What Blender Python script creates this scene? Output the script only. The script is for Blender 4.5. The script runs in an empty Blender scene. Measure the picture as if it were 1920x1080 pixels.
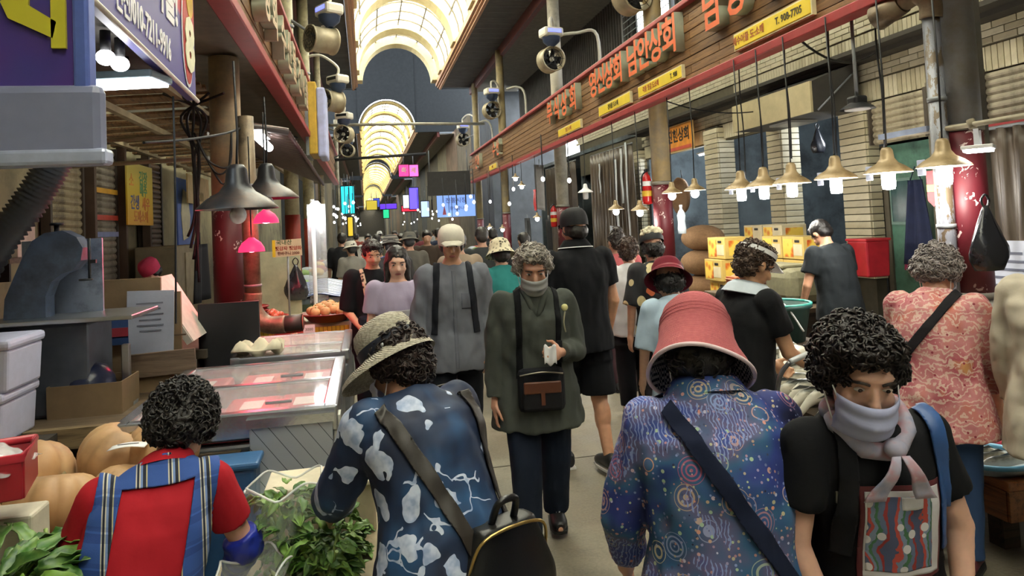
import bpy, bmesh, math, random
from mathutils import Vector, Matrix, noise
from math import sin, cos, pi, radians as R
random.seed(7)
S = bpy.context.scene
COL = S.collection

# ---------------------------------------------------------------- camera, calibrated from the photograph's vanishing points
FPX = 1350.0
CAM = Vector((0, 0, 1.68))
_y = Vector(((685-960)/FPX, -(432-360)/FPX, -1)).normalized()
_u = Vector((-.039, 1, 0)); _u = (_u - _y*_u.dot(_y)).normalized()
_x = _y.cross(_u)
cd = bpy.data.cameras.new('camera'); cam = bpy.data.objects.new('camera', cd); COL.objects.link(cam)
cd.sensor_width = 36; cd.lens = 36*FPX/1920; cd.shift_y = -180/1920; cd.clip_start = .05; cd.clip_end = 600
cam.matrix_world = Matrix.Translation(CAM) @ Matrix((_x, _y, _u)).to_4x4()
S.camera = cam
def ray(px, py):
    v = Vector(((px-960)/FPX, -(py-360)/FPX, -1)); return Vector((_x.dot(v), _y.dot(v), _u.dot(v)))
def aX(px, py, x): d = ray(px, py); return CAM + d*(x/d.x)
def aY(px, py, y): d = ray(px, py); return CAM + d*(y/d.y)
def aZ(px, py, z): d = ray(px, py); return CAM + d*((z-1.68)/d.z)

# ---------------------------------------------------------------- daylight, exposure
w = bpy.data.worlds.new('sky'); S.world = w; w.use_nodes = True
_nt = w.node_tree; _bg = _nt.nodes['Background']
_bg.inputs[0].default_value = (.93, .97, 1.0, 1); _bg.inputs[1].default_value = 7.0
S.view_settings.view_transform = 'Standard'; S.view_settings.look = 'None'
S.view_settings.gamma = 1; S.view_settings.use_curve_mapping = False
S.view_settings.exposure = 0.95

# ---------------------------------------------------------------- helpers: materials
MATS = {}
def rgb(c):
    if isinstance(c, str):
        c = c.lstrip('#'); c = c if len(c) == 6 else ''.join(q*2 for q in c); c = [int(c[i:i+2], 16)/255 for i in (0, 2, 4)]
        return tuple((x/12.92 if x <= .04045 else ((x+.055)/1.055)**2.4) for x in c) + (1,)
    return tuple(c)[:3] + (1,)
class NT:
    def __init__(s, name):
        s.m = bpy.data.materials.new(name); s.m.use_nodes = True; s.t = s.m.node_tree
        s.b = s.t.nodes['Principled BSDF']; s.out = s.t.nodes['Material Output']; s._tc = None
    def n(s, typ, **kw):
        nd = s.t.nodes.new(typ)
        for k, v in kw.items():
            if k.startswith('i_'): nd.inputs[k[2:].replace('_', ' ')].default_value = v
            else: setattr(nd, k, v)
        return nd
    def l(s, a, b): s.t.links.new(a, b)
    def tc(s, out='Object'):
        if not s._tc: s._tc = s.n('ShaderNodeTexCoord')
        return s._tc.outputs[out]
    def mapping(s, scale=(1, 1, 1), rot=(0, 0, 0), loc=(0, 0, 0), out='Object'):
        m = s.n('ShaderNodeMapping'); s.l(s.tc(out), m.inputs[0])
        m.inputs['Scale'].default_value = scale; m.inputs['Rotation'].default_value = rot; m.inputs['Location'].default_value = loc
        return m.outputs[0]
    def noise(s, vec, scale=5, detail=3, rough=.5, dist=0):
        n = s.n('ShaderNodeTexNoise'); s.l(vec, n.inputs['Vector'])
        n.inputs['Scale'].default_value = scale; n.inputs['Detail'].default_value = detail
        n.inputs['Roughness'].default_value = rough; n.inputs['Distortion'].default_value = dist
        return n.outputs
    def voro(s, vec, scale=5, feature='F1', rnd=1):
        n = s.n('ShaderNodeTexVoronoi', feature=feature); s.l(vec, n.inputs['Vector'])
        n.inputs['Scale'].default_value = scale; n.inputs['Randomness'].default_value = rnd
        return n.outputs
    def wave(s, vec, scale=5, dist=0, typ='BANDS', direction='X', detail=2, dscale=1):
        n = s.n('ShaderNodeTexWave', wave_type=typ); s.l(vec, n.inputs['Vector'])
        if typ == 'BANDS': n.bands_direction = direction
        n.inputs['Scale'].default_value = scale; n.inputs['Distortion'].default_value = dist
        n.inputs['Detail'].default_value = detail; n.inputs['Detail Scale'].default_value = dscale
        return n.outputs
    def ramp(s, fac, stops, const=False):
        n = s.n('ShaderNodeValToRGB'); s.l(fac, n.inputs[0]); cr = n.color_ramp
        if const: cr.interpolation = 'CONSTANT'
        while len(cr.elements) < len(stops): cr.elements.new(.5)
        for e, (p, c) in zip(cr.elements, stops): e.position = p; e.color = rgb(c)
        return n.outputs[0]
    def mix(s, fac, a, b, mode='MIX'):
        n = s.n('ShaderNodeMix', data_type='RGBA', blend_type=mode)
        for sock, v in ((n.inputs[0], fac), (n.inputs[6], a), (n.inputs[7], b)):
            if hasattr(v, 'is_linked'): s.l(v, sock)
            elif isinstance(v, (int, float)): sock.default_value = v
            else: sock.default_value = rgb(v)
        return n.outputs[2]
    def math(s, op, a, b=0):
        n = s.n('ShaderNodeMath', operation=op)
        for sock, v in ((n.inputs[0], a), (n.inputs[1], b)):
            if hasattr(v, 'is_linked'): s.l(v, sock)
            else: sock.default_value = v
        return n.outputs[0]
    def xyz(s, vec):
        n = s.n('ShaderNodeSeparateXYZ'); s.l(vec, n.inputs[0]); return n.outputs
    def fin(s, col=None, rough=.6, metal=0, bump=None, bs=.3, spec=.5, bd=.01):
        if col is not None:
            if hasattr(col, 'is_linked'): s.l(col, s.b.inputs['Base Color'])
            else: s.b.inputs['Base Color'].default_value = rgb(col)
        if hasattr(rough, 'is_linked'): s.l(rough, s.b.inputs['Roughness'])
        else: s.b.inputs['Roughness'].default_value = rough
        s.b.inputs['Metallic'].default_value = metal
        s.b.inputs['Specular IOR Level'].default_value = spec
        if bump is not None:
            n = s.n('ShaderNodeBump'); s.l(bump, n.inputs['Height']); n.inputs['Strength'].default_value = bs
            n.inputs['Distance'].default_value = bd; s.l(n.outputs[0], s.b.inputs['Normal'])
        return s.m
def mat(col, rough=.6, metal=0, var=.18, scale=7, bs=.12, spec=.5, emit=0, alpha=1, dirt=None, trans=0):
    """plain surface: base colour with a little cloudy variation and fine relief"""
    key = (str(col), rough, metal, var, scale, bs, spec, emit, alpha, dirt, trans)
    if key in MATS: return MATS[key]
    t = NT('surface_%03d' % len(MATS)); c = rgb(col)
    if emit:
        t.fin(c, rough); t.b.inputs['Emission Color'].default_value = c; t.b.inputs['Emission Strength'].default_value = emit
    else:
        o = t.tc(); n1 = t.noise(o, scale, 4, .6)
        a = tuple(x*(1-var) for x in c[:3]); b = tuple(min(1, x*(1+var)) for x in c[:3])
        col_ = t.ramp(n1[0], [(.3, a), (.7, b)])
        if dirt:
            n2 = t.noise(o, scale*.45, 6, .7); f = t.ramp(n2[0], [(.48, (0, 0, 0)), (.66, (1, 1, 1))])
            col_ = t.mix(f, col_, dirt)
        n3 = t.noise(o, scale*9, 2)
        t.fin(col_, rough, metal, n3[0], bs, spec, .004)
    if alpha < 1: t.b.inputs['Alpha'].default_value = alpha
    if trans: t.b.inputs['Transmission Weight'].default_value = trans
    MATS[key] = t.m; return t.m
def wood(base, dark, scale=(1, 14, 14), rough=.6, name='wood'):
    key = ('wood', str(base), str(dark), scale, rough)
    if key in MATS: return MATS[key]
    t = NT(name); v = t.mapping(scale); n = t.noise(v, 3, 6, .65, .6); n2 = t.noise(t.tc(), 1.7, 2)
    oi = t.n('ShaderNodeObjectInfo')
    c = t.ramp(n[0], [(.32, dark), (.5, base), (.72, tuple(min(1, x*1.35) for x in rgb(base)[:3]))])
    k = t.ramp(oi.outputs['Random'], [(0, (.72, .72, .72)), (1, (1.0, 1.0, 1.0))])
    c = t.mix(1.0, c, k, 'MULTIPLY')
    t.fin(c, rough, 0, n[0], .25); MATS[key] = t.m; return t.m
def glass(col=(.9, .95, .95), alpha=.25, rough=.05, name='glass'):
    key = ('glass', str(col), alpha, rough)
    if key in MATS: return MATS[key]
    t = NT(name); t.fin(col, rough, 0, spec=.8); t.b.inputs['Alpha'].default_value = alpha
    MATS[key] = t.m; return t.m
def emis(col, st):
    return mat(col, .5, emit=st)

# ---------------------------------------------------------------- helpers: meshes
def frame(z, up=Vector((0, 0, 1))):
    z = Vector(z).normalized(); up = Vector(up)
    if abs(z.dot(up)) > .98: up = Vector((0, 1, 0))
    x = up.cross(z).normalized(); y = z.cross(x)
    return x, y, z
class MB:
    def __init__(s): s.v = []; s.f = []; s.sm = []
    def add(s, vs, fs, smooth=False):
        o = len(s.v); s.v += [tuple(v) for v in vs]; s.f += [tuple(i+o for i in f) for f in fs]; s.sm += [smooth]*len(fs); return s
    def box(s, c, d, rot=None, taper=1, bev=0):
        c = Vector(c); hx, hy, hz = d[0]/2, d[1]/2, d[2]/2
        if bev:
            bev = min(bev, hx*.9, hy*.9, hz*.9)
            bm = bmesh.new(); bmesh.ops.create_cube(bm, size=1)
            for v in bm.verts:
                k = taper if v.co.z > 0 else 1
                v.co = Vector((v.co.x*d[0]*k, v.co.y*d[1]*k, v.co.z*d[2]))
            bmesh.ops.bevel(bm, geom=bm.edges[:], offset=bev, segments=2, affect='EDGES', profile=.5)
            vs = [v.co.copy() for v in bm.verts]; fs = [[v.index for v in f.verts] for f in bm.faces]; bm.free()
        else:
            vs = [Vector((x*hx*(taper if z > 0 else 1), y*hy*(taper if z > 0 else 1), z*hz)) for z in (-1, 1) for y in (-1, 1) for x in (-1, 1)]
            fs = [(0, 2, 3, 1), (4, 5, 7, 6), (0, 1, 5, 4), (2, 6, 7, 3), (0, 4, 6, 2), (1, 3, 7, 5)]
        if rot is not None:
            m = rot if isinstance(rot, Matrix) else Matrix.Rotation(rot, 3, 'Z'); vs = [m @ v for v in vs]
        return s.add([v+c for v in vs], fs)
    def ring(s, pts_list, caps=True, smooth=True, closed=True):
        """loft through a list of equal-length loops"""
        n = len(pts_list[0]); vs = [p for r in pts_list for p in r]; fs = []
        for i in range(len(pts_list)-1):
            for j in range(n if closed else n-1):
                k = (j+1) % n; fs.append((i*n+j, i*n+k, (i+1)*n+k, (i+1)*n+j))
        s.add(vs, fs, smooth)
        if caps:
            o = len(s.v)-len(vs); m = (len(pts_list)-1)*n
            s.f.append(tuple(o+i for i in reversed(range(n)))); s.f.append(tuple(o+m+i for i in range(n))); s.sm += [False, False]
        return s
    def cyl(s, p0, p1, r0, r1=None, n=16, caps=True, up=(0, 0, 1), el=1, smooth=True):
        r1 = r0 if r1 is None else r1; p0, p1 = Vector(p0), Vector(p1); x, y, z = frame(p1-p0, up)
        cs = [(cos(2*pi*i/n), sin(2*pi*i/n)) for i in range(n)]
        return s.ring([[p+x*(a*r)+y*(b*r*el) for a, b in cs] for p, r in ((p0, r0), (p1, r1))], caps, smooth)
    def tube(s, pts, r, n=8, caps=True):
        pts = [Vector(p) for p in pts]; rs = r if isinstance(r, (list, tuple)) else [r]*len(pts); loops = []; px = None
        for i, p in enumerate(pts):
            d = (pts[min(i+1, len(pts)-1)]-pts[max(i-1, 0)])
            if d.length < 1e-9: d = Vector((0, 0, 1))
            d.normalize()
            if px is None: x, y, _ = frame(d)
            else:
                x = px - d*px.dot(d)
                if x.length < 1e-6: x, y, _ = frame(d)
                x.normalize(); y = d.cross(x)
            px = x
            loops.append([p+x*(cos(2*pi*k/n)*rs[i])+y*(sin(2*pi*k/n)*rs[i]) for k in range(n)])
        return s.ring(loops, caps, True)
    def lathe(s, prof, c=(0, 0, 0), n=24, m=None, caps=False, smooth=True, wob=None):
        c = Vector(c); loops = []
        for r, z in prof:
            lp = []
            for i in range(n):
                a = 2*pi*i/n; rr = r if wob is None else r*(1+wob(a, r, z)); v = Vector((rr*cos(a), rr*sin(a), z))
                lp.append((m @ v if m is not None else v)+c)
            loops.append(lp)
        return s.ring(loops, caps, smooth)
    def ball(s, c, r, m=None, nu=16, nv=10):
        c = Vector(c); r = (r, r, r) if isinstance(r, (int, float)) else r; loops = []
        for j in range(nv+1):
            t = max(.02, min(pi-.02, pi*j/nv)); lp = []
            for i in range(nu):
                a = 2*pi*i/nu; v = Vector((r[0]*sin(t)*cos(a), r[1]*sin(t)*sin(a), -r[2]*cos(t)))
                lp.append((m @ v if m is not None else v)+c)
            loops.append(lp)
        return s.ring(loops, True, True)
    def cap(s, p0, p1, r0, r1, n=12):
        """tapered capsule"""
        p0, p1 = Vector(p0), Vector(p1); x, y, z = frame(p1-p0); loops = []
        for k in range(4): t = -pi/2+pi/2*(k+.15)/4; loops.append((p0+z*(sin(t)*r0), cos(t)*r0))
        for k in range(1, 5): t = pi/2*(k-.15)/4; loops.append((p1+z*(sin(t)*r1), cos(t)*r1))
        return s.ring([[p+x*(cos(2*pi*i/n)*r)+y*(sin(2*pi*i/n)*r) for i in range(n)] for p, r in loops], True, True)
    def prism(s, poly, d, o=(0, 0, 0), ax=(1, 0, 0), ay=(0, 0, 1)):
        """polygon (a,b) in plane ax,ay, extruded by d along ax x ay"""
        o = Vector(o); ax = Vector(ax); ay = Vector(ay); nz = ax.cross(ay)*d; n = len(poly)
        a = [o+ax*p[0]+ay*p[1] for p in poly]; b = [v+nz for v in a]
        fs = [tuple(reversed(range(n))), tuple(range(n, 2*n))]+[(i, (i+1) % n, n+(i+1) % n, n+i) for i in range(n)]
        return s.add(a+b, fs)
    def sheet(s, fn, nu, nv, th=.004):
        """thick sheet from fn(u,v)"""
        g = [[Vector(fn(i/nu, j/nv)) for j in range(nv+1)] for i in range(nu+1)]; top = []; bot = []
        for i in range(nu+1):
            for j in range(nv+1):
                a = g[min(i+1, nu)][j]-g[max(i-1, 0)][j]; b = g[i][min(j+1, nv)]-g[i][max(j-1, 0)]
                nn = a.cross(b); nn = nn.normalized() if nn.length > 1e-9 else Vector((0, 0, 1))
                top.append(g[i][j]+nn*th/2); bot.append(g[i][j]-nn*th/2)
        N = len(top); q = lambda i, j: i*(nv+1)+j; fs = []
        for i in range(nu):
            for j in range(nv):
                fs.append((q(i, j), q(i+1, j), q(i+1, j+1), q(i, j+1))); fs.append((N+q(i, j), N+q(i, j+1), N+q(i+1, j+1), N+q(i+1, j)))
        for i in range(nu):
            fs.append((q(i, 0), N+q(i, 0), N+q(i+1, 0), q(i+1, 0))); fs.append((q(i, nv), q(i+1, nv), N+q(i+1, nv), N+q(i, nv)))
        for j in range(nv):
            fs.append((q(0, j), q(0, j+1), N+q(0, j+1), N+q(0, j))); fs.append((q(nu, j), N+q(nu, j), N+q(nu, j+1), q(nu, j+1)))
        return s.add(top+bot, fs, True)
    def mesh(s, name):
        me = bpy.data.meshes.new(name); me.from_pydata(s.v, [], s.f)
        me.polygons.foreach_set('use_smooth', s.sm); me.update(); return me
    def build(s, name, m, parent=None, loc=None, rz=0):
        return link(name, s.mesh(name), m, parent, loc, rz)
def link(name, me, m, parent=None, loc=None, rz=0):
    if m is not None and not me.materials: me.materials.append(m)
    o = bpy.data.objects.new(name, me); COL.objects.link(o)
    if loc is not None: o.location = loc
    if rz: o.rotation_euler = (0, 0, rz)
    if parent is not None: o.parent = parent
    return o
def tag(o, label, cat, group=None, kind=None):
    if label: o['label'] = label
    if cat: o['category'] = cat
    if group: o['group'] = group
    if kind: o['kind'] = kind
    return o
def thing(name, label, cat, loc=(0, 0, 0), rz=0, group=None, rot=None):
    o = bpy.data.objects.new(name, None); COL.objects.link(o); o.location = loc; o.rotation_euler = rot or (0, 0, rz); o.empty_display_size = .1
    return tag(o, label, cat, group)
def dup(root, loc, rz=0, label=None, scale=None, rot=None):
    r = root.copy(); COL.objects.link(r); r.location = loc; r.rotation_euler = rot or (0, 0, rz)
    if scale: r.scale = (scale,)*3 if isinstance(scale, (int, float)) else scale
    if label: r['label'] = label
    for ch in list(root.children):
        c = ch.copy(); COL.objects.link(c); c.parent = r
        for g in ch.children:
            d = g.copy(); COL.objects.link(d); d.parent = c
    return r
def struct(o, label=None):
    o['kind'] = 'structure'
    if label: o['label'] = label
    return o
def sroot(name, label, loc=(0, 0, 0)):
    o = bpy.data.objects.new(name, None); COL.objects.link(o); o.location = loc; return struct(o, label)
TS = bpy.data.scenes.new('workbench')
_tc = {}
def text(name, s, size, ext, m, parent, M4, bold=0, align='CENTER', sx=1):
    key = (s, size, ext, bold, align, sx)
    if key not in _tc:
        c = bpy.data.curves.new('t', 'FONT'); c.body = s; c.size = size; c.extrude = ext; c.offset = bold
        c.align_x = align; c.align_y = 'CENTER'; c.resolution_u = 2
        o = bpy.data.objects.new('t', c); TS.collection.objects.link(o); vl = TS.view_layers[0]; vl.update()
        me = bpy.data.meshes.new_from_object(o.evaluated_get(vl.depsgraph))
        bpy.data.objects.remove(o); me.transform(Matrix.Diagonal((sx, 1, 1, 1))); me.materials.clear(); _tc[key] = me
    me = _tc[key].copy()
    o = link(name, me, m, parent); o.matrix_local = M4
    return o
def basis(o, x, y):
    x = Vector(x).normalized(); y = Vector(y).normalized(); z = x.cross(y)
    m = Matrix((x, y, z)).transposed().to_4x4(); m.translation = Vector(o); return m
def wire(name, pts, r, m, parent=None, sag=0, n=6, steps=10):
    if len(pts) == 2:
        a, b = Vector(pts[0]), Vector(pts[1]); pts = [a.lerp(b, i/steps)-Vector((0, 0, sag*4*(i/steps)*(1-i/steps))) for i in range(steps+1)]
    return MB().tube(pts, r, n).build(name, m, parent)
def bez(p, n=12):
    p = [Vector(q) for q in p]; out = []
    for i in range(len(p)-1):
        a = p[max(i-1, 0)]; b = p[i]; c = p[i+1]; d = p[min(i+2, len(p)-1)]
        for k in range(n):
            t = k/n; out.append(.5*((2*b)+(c-a)*t+(2*a-5*b+4*c-d)*t*t+(3*b-a-3*c+d)*t**3))
    return out+[p[-1]]
# ================================================================ STRUCTURE
XL, XR = -3.1, 6.1            # shop fronts left / right
# ---- floor
t = NT('wet_concrete'); o = t.tc(); n1 = t.noise(o, .9, 6, .65); n2 = t.noise(o, 6, 5, .7); n3 = t.noise(o, 60, 3)
c = t.ramp(n1[0], [(.3, '#5d574c'), (.5, '#766f60'), (.72, '#8d8472')])
c = t.mix(t.ramp(n2[0], [(.5, (0, 0, 0)), (.75, (.55, .55, .55))]), c, '#4a463e')
c = t.mix(t.ramp(n3[0], [(.4, (0, 0, 0)), (.8, (.3, .3, .3))]), c, '#a09782')
t.fin(c, t.ramp(n1[0], [(.35, (.28,)*3), (.65, (.6,)*3)]), 0, n3[0], .2)
M_FLOOR = t.m
b = MB()
for i in range(42): b.box((2, -10+i*5+2.5, -.05), (16, 4.985, .1))
struct(b.build('floor', M_FLOOR), 'grey-brown trodden concrete market floor')

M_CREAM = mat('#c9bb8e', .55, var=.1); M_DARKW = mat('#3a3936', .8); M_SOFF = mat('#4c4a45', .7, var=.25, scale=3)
M_REDB = mat('#9c2f31', .5, var=.12); M_REDW = mat('#8e2230', .45, var=.1); M_BLACK = mat('#16171a', .5)
M_STEEL = mat('#b9bcbf', .28, .9, var=.08); M_GREY = mat('#83878a', .5, .2); M_WHITE = mat('#e4e4e6', .5, var=.05)
M_POLE = mat('#b5ab8c', .55, dirt='#6d6654'); M_DUCT = mat('#8c7c66', .45, .4, dirt='#4c4236')

# ---- vaulted roof: sections of barrel vault with ribs, bars and milky panes
VX, VA, VB, VZ = 1.42, 1.52, 1.62, 7.3
t = NT('milky_polycarbonate'); tr = t.n('ShaderNodeBsdfTransparent'); tl = t.n('ShaderNodeBsdfTranslucent'); mx = t.n('ShaderNodeMixShader')
nz = t.noise(t.tc(), 2, 4); tl_c = t.ramp(nz[0], [(.3, '#efe9cf'), (.7, '#fffcf0')]); t.l(tl_c, tl.inputs[0])
tr.inputs[0].default_value = (.98, .97, .92, 1); mx.inputs[0].default_value = .6
t.l(tr.outputs[0], mx.inputs[1]); t.l(tl.outputs[0], mx.inputs[2]); t.l(mx.outputs[0], t.out.inputs[0]); M_PANE = t.m
def arc(a, k=1.0): return (VX-VA*k*cos(a), VZ+VB*k*sin(a))
def arch_band(b, y0, y1, r0, r1, n=20):
    loops = []
    for i in range(n+1):
        a = pi*i/n; p = arc(a, r0); q = arc(a, r1)
        loops.append([Vector((p[0], y0, p[1])), Vector((q[0], y0, q[1])), Vector((q[0], y1, q[1])), Vector((p[0], y1, p[1]))])
    b.ring(loops, True, False)
ceil = sroot('ceiling', 'barrel-vaulted skylight roof over the market lane')
NP = 6
def pane_mesh(b, y0, y1, k):
    a0, a1 = pi*(k+.03)/NP, pi*(k+.97)/NP; loops = []
    for i in range(4):
        a = a0+(a1-a0)*i/3; p = arc(a, 1.03); q = arc(a, 1.036)
        loops.append([Vector((p[0], y0, p[1])), Vector((p[0], y1, p[1])), Vector((q[0], y1, q[1])), Vector((q[0], y0, q[1]))])
    b.ring(loops, True, True)
pm = []
for k in range(NP):
    b = MB(); pane_mesh(b, .02, .98, k); me = b.mesh('vault_pane'); me.materials.append(M_PANE); pm.append(me)
SECT = [(-10, 28), (41, 73), (79, 113), (120, 164), (172, 200)]
for si, (y0, y1) in enumerate(SECT):
    rib = MB(); bar = MB(); far = MB(); y = y0
    while y <= y1+.01:
        arch_band(rib, max(y0, y-.42) if y > y0 else y, min(y1, y+.42) if y > y0 else y+.42, .93, 1.02); y += 4
    arch_band(rib, y1-.7, y1, .86, 1.03)
    for j in range(int(y1-y0)+1): arch_band(bar, y0+j-.02, y0+j+.02, 1.0, 1.03, 14)
    for k in range(NP+1):
        a = pi*k/NP; p = arc(a, 1.015); bar.box((p[0], (y0+y1)/2, p[1]), (.04, y1-y0, .04))
    rib.build('vault_rib', M_CREAM if si == 0 else mat('#a08a52', .55, var=.1), ceil); bar.build('glazing_bar', mat('#6b624e', .5), ceil)
    for j in range(int(y1-y0)):
        for k in range(NP):
            if si == 0 and 16 <= y0+j: link('vault_pane', pm[k], M_PANE, ceil, (0, y0+j, 0))
            else: pane_mesh(far, y0+j+.02, y0+j+.98, k)
    far.build('distant_panes', M_PANE, ceil)['kind'] = 'stuff'
    # cornice mouldings beside the vault, dark soffits and lower grey ceilings out to the shop walls
    cm = MB(); L = y1-y0; ym = (y0+y1)/2
    for s_ in (-1, 1):
        e = VX+s_*VA*.98
        for q, (dx, w_, z_) in enumerate(((.03, .07, 7.22), (.10, .07, 7.16), (.17, .09, 7.1))): cm.box((e+s_*dx, ym, z_+.04), (w_-.012, L, .18))
    cm.build('cornice_moulding', mat('#b98f6c', .5, var=.1), ceil)
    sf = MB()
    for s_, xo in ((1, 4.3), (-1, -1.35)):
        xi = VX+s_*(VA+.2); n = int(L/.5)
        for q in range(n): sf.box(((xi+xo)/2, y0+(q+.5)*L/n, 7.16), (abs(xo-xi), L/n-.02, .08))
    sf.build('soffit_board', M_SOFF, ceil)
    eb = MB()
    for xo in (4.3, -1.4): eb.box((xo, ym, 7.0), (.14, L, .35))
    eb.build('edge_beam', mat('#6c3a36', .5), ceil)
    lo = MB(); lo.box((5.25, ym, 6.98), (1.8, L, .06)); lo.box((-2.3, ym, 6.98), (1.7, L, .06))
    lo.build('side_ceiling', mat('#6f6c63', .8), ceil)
# roof over the cross streets: dark, higher
rd = MB()
for (a, b_) in ((28, 41), (73, 79), (113, 120), (164, 172)):
    rd.box((1.5, (a+b_)/2, 12.2), (16, b_-a+.4, .2))
rd.build('cross_street_roof', mat('#22262a', .8), ceil)
gw = MB()
for (ya, yo) in ((41, .1), (79, .1), (120, .1), (172, .1), (28, -.1), (73, -.1), (113, -.1)):
    y = ya-yo; n = 24
    for i in range(n):
        a0, a1 = pi*i/n, pi*(i+1)/n; p = arc(a0, 1.05); q = arc(a1, 1.05)
        gw.prism([(p[0], p[1]), (q[0], q[1]), (q[0], 12.2), (p[0], 12.2)], .08, (0, y, 0), (1, 0, 0), (0, 0, 1))
    gw.box((-3.42, y, 9.6), (6.6, .08, 5.0)); gw.box((6.98, y, 9.6), (8.0, .08, 5.0))
gw.build('gable_wall', mat('#23282c', .85), ceil)

# ---- right wall: corrugated upper storey, tiled band, shutters, pillars
wr = sroot('wall_right', 'right-hand shop wall with cream tiles below and dark corrugated sheet above')
M_COR = mat('#45433f', .7, var=.3, scale=3)
for i in range(22):                                         # corrugated sheets 1.1 m wide
    y0 = 3+i*1.1; b = MB(); z0 = 4.55
    if 13.0 < y0+.5 < 15.6: z1 = 5.5
    else: z1 = 7.0
    pts = []
    for k in range(6): pts += [(k*.18333, 0), (k*.18333+.06, 0), (k*.18333+.08, .05), (k*.18333+.16, .05)]
    b.ring([[Vector((XR-p[1], y0+p[0], z)) for p in pts] for z in (z0, z1)], False, False, False)
    b.box((XR+.06, y0+.55, (z0+z1)/2), (.04, 1.09, z1-z0)); b.build('corrugated_sheet', M_COR, wr)
wn = sroot('window_1', 'louvred clerestory window with daylight behind its slats')
b = MB()
for (y, z, dy, dz) in ((13.05, 6.25, .1, 1.5), (15.7, 6.25, .1, 1.5), (14.37, 5.52, 2.7, .08), (14.37, 6.98, 2.7, .08)): b.box((XR, y, z), (.14, dy, dz))
b.build('window_frame', M_GREY, wn)
b = MB().box((0, 0, 0), (.16, 2.55, .02), Matrix.Rotation(R(-35), 3, 'Y')); lm = b.mesh('louvre_slat'); lm.materials.append(mat('#9aa3a8', .4, .3))
for i in range(9): link('louvre_slat', lm, None, wn, (XR, 14.37, 5.62+i*.15))
# backing of the tiled band and its tiles
M_TILE = NT('cream_tile'); t = M_TILE; oi = t.n('ShaderNodeObjectInfo')
c = t.ramp(oi.outputs['Random'], [(0, '#a89f83'), (.5, '#bdb497'), (1, '#cdc5aa')]); n = t.noise(t.tc('Object'), 3, 5, .7)
c = t.mix(t.ramp(n[0], [(.5, (0, 0, 0)), (.8, (.6,)*3)]), c, '#7d745c'); M_TILE = t.fin(c, .38)
MB().box((XR+.13, 11.2, 3.76), (.1, 17.6, 1.64)).build('wall_backing', mat('#58523f', .8), wr)
tiles = []
def tile_rows(z0, rows, y0, y1, off=0):
    for r_ in range(rows):
        y = y0-(.14 if (r_+off) % 2 else 0)
        while y < y1: tiles.append(('h', y+.135, z0+r_*.072+.036)); y += .28
def soldier(z0, y0, y1):
    y = y0
    while y < y1: tiles.append(('v', y+.035, z0+.125)); y += .072
soldier(2.97, 2.6, 15); tile_rows(3.24, 3, 2.6, 15); soldier(3.57, 2.6, 11); tile_rows(3.84, 9, 2.6, 20)
hm = MB().box((0, 0, 0), (.03, .27, .064), bev=.004).mesh('wall_tile'); hm.materials.append(M_TILE)
vm = MB().box((0, 0, 0), (.03, .064, .25), bev=.004).mesh('wall_tile'); vm.materials.append(M_TILE)
def vis(q): y = q[1]; return abs(y-7.2)+(5 if y < 5 else 0)
tiles.sort(key=vis); rest = MB()
for i, (k, y, z) in enumerate(tiles):
    if i < 300: link('wall_tile', hm if k == 'h' else vm, None, wr, (XR+.07, y, z))
    else: rest.box((XR+.07, y, z), (.03, .27, .064) if k == 'h' else (.03, .064, .25))
rest.build('distant_tiles', M_TILE, wr)['kind'] = 'stuff'
MB().box((XR-.1, 8.8, 3.53), (.5, 12.4, .05)).box((XR+.0, 8.8, 3.48), (.3, 12.4, .05)).build('eave_ledge', mat('#3c3830', .8), wr)
# shop interiors behind: back wall and partitions
bk = MB(); bk.box((8.6, 12, 1.8), (.1, 26, 3.6))
for y in (2.5, 6.2, 7.75, 11.7, 15.0, 20, 25): bk.box((7.4, y, 1.8), (2.4, .12, 3.6))
bk.box((7.4, 12, 3.6), (2.5, 26, .1)); bk.build('shop_back_wall', mat('#5f6a70', .8, var=.25, scale=2, dirt='#3b4044'), wr)
def pillar(y0, y1, z1, label, x0=XR-.08, d=.3, z0=0.0):
    p = sroot('wall_pillar', label); M_BR = mat('#9c9580', .5, var=.25, dirt='#5f594a')
    MB().box((x0+d/2+.02, (y0+y1)/2, (z0+z1)/2), (d-.03, y1-y0-.03, z1-z0)).build('core', mat('#4a4538', .9), p)
    w_ = y1-y0; m1 = MB().box((0, 0, 0), (.03, w_, .078), bev=.004).mesh('brick'); m2 = MB().box((0, 0, 0), (d-.01, .03, .078), bev=.004).mesh('brick')
    for mm in (m1, m2): mm.materials.append(M_TILE)
    n = int((z1-z0)/.088)
    for i in range(n):
        z = z0+(i+.5)*.088
        if z < .75: continue
        link('brick', m1, None, p, (x0+.015, (y0+y1)/2, z)); link('brick', m2, None, p, (x0+d/2+.02, y0-.0, z))
    return p
pillar(7.72, 8.2, 2.96, 'cream brick pillar beside the green door')
pillar(9.55, 9.9, 2.96, 'cream brick pillar behind the beige hood')
pillar(11.45, 11.95, 3.2, 'cream brick pillar beside the orange shop sign')
pillar(15.1, 15.5, 3.2, 'cream brick pillar at the edge of the brown curtains')
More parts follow.
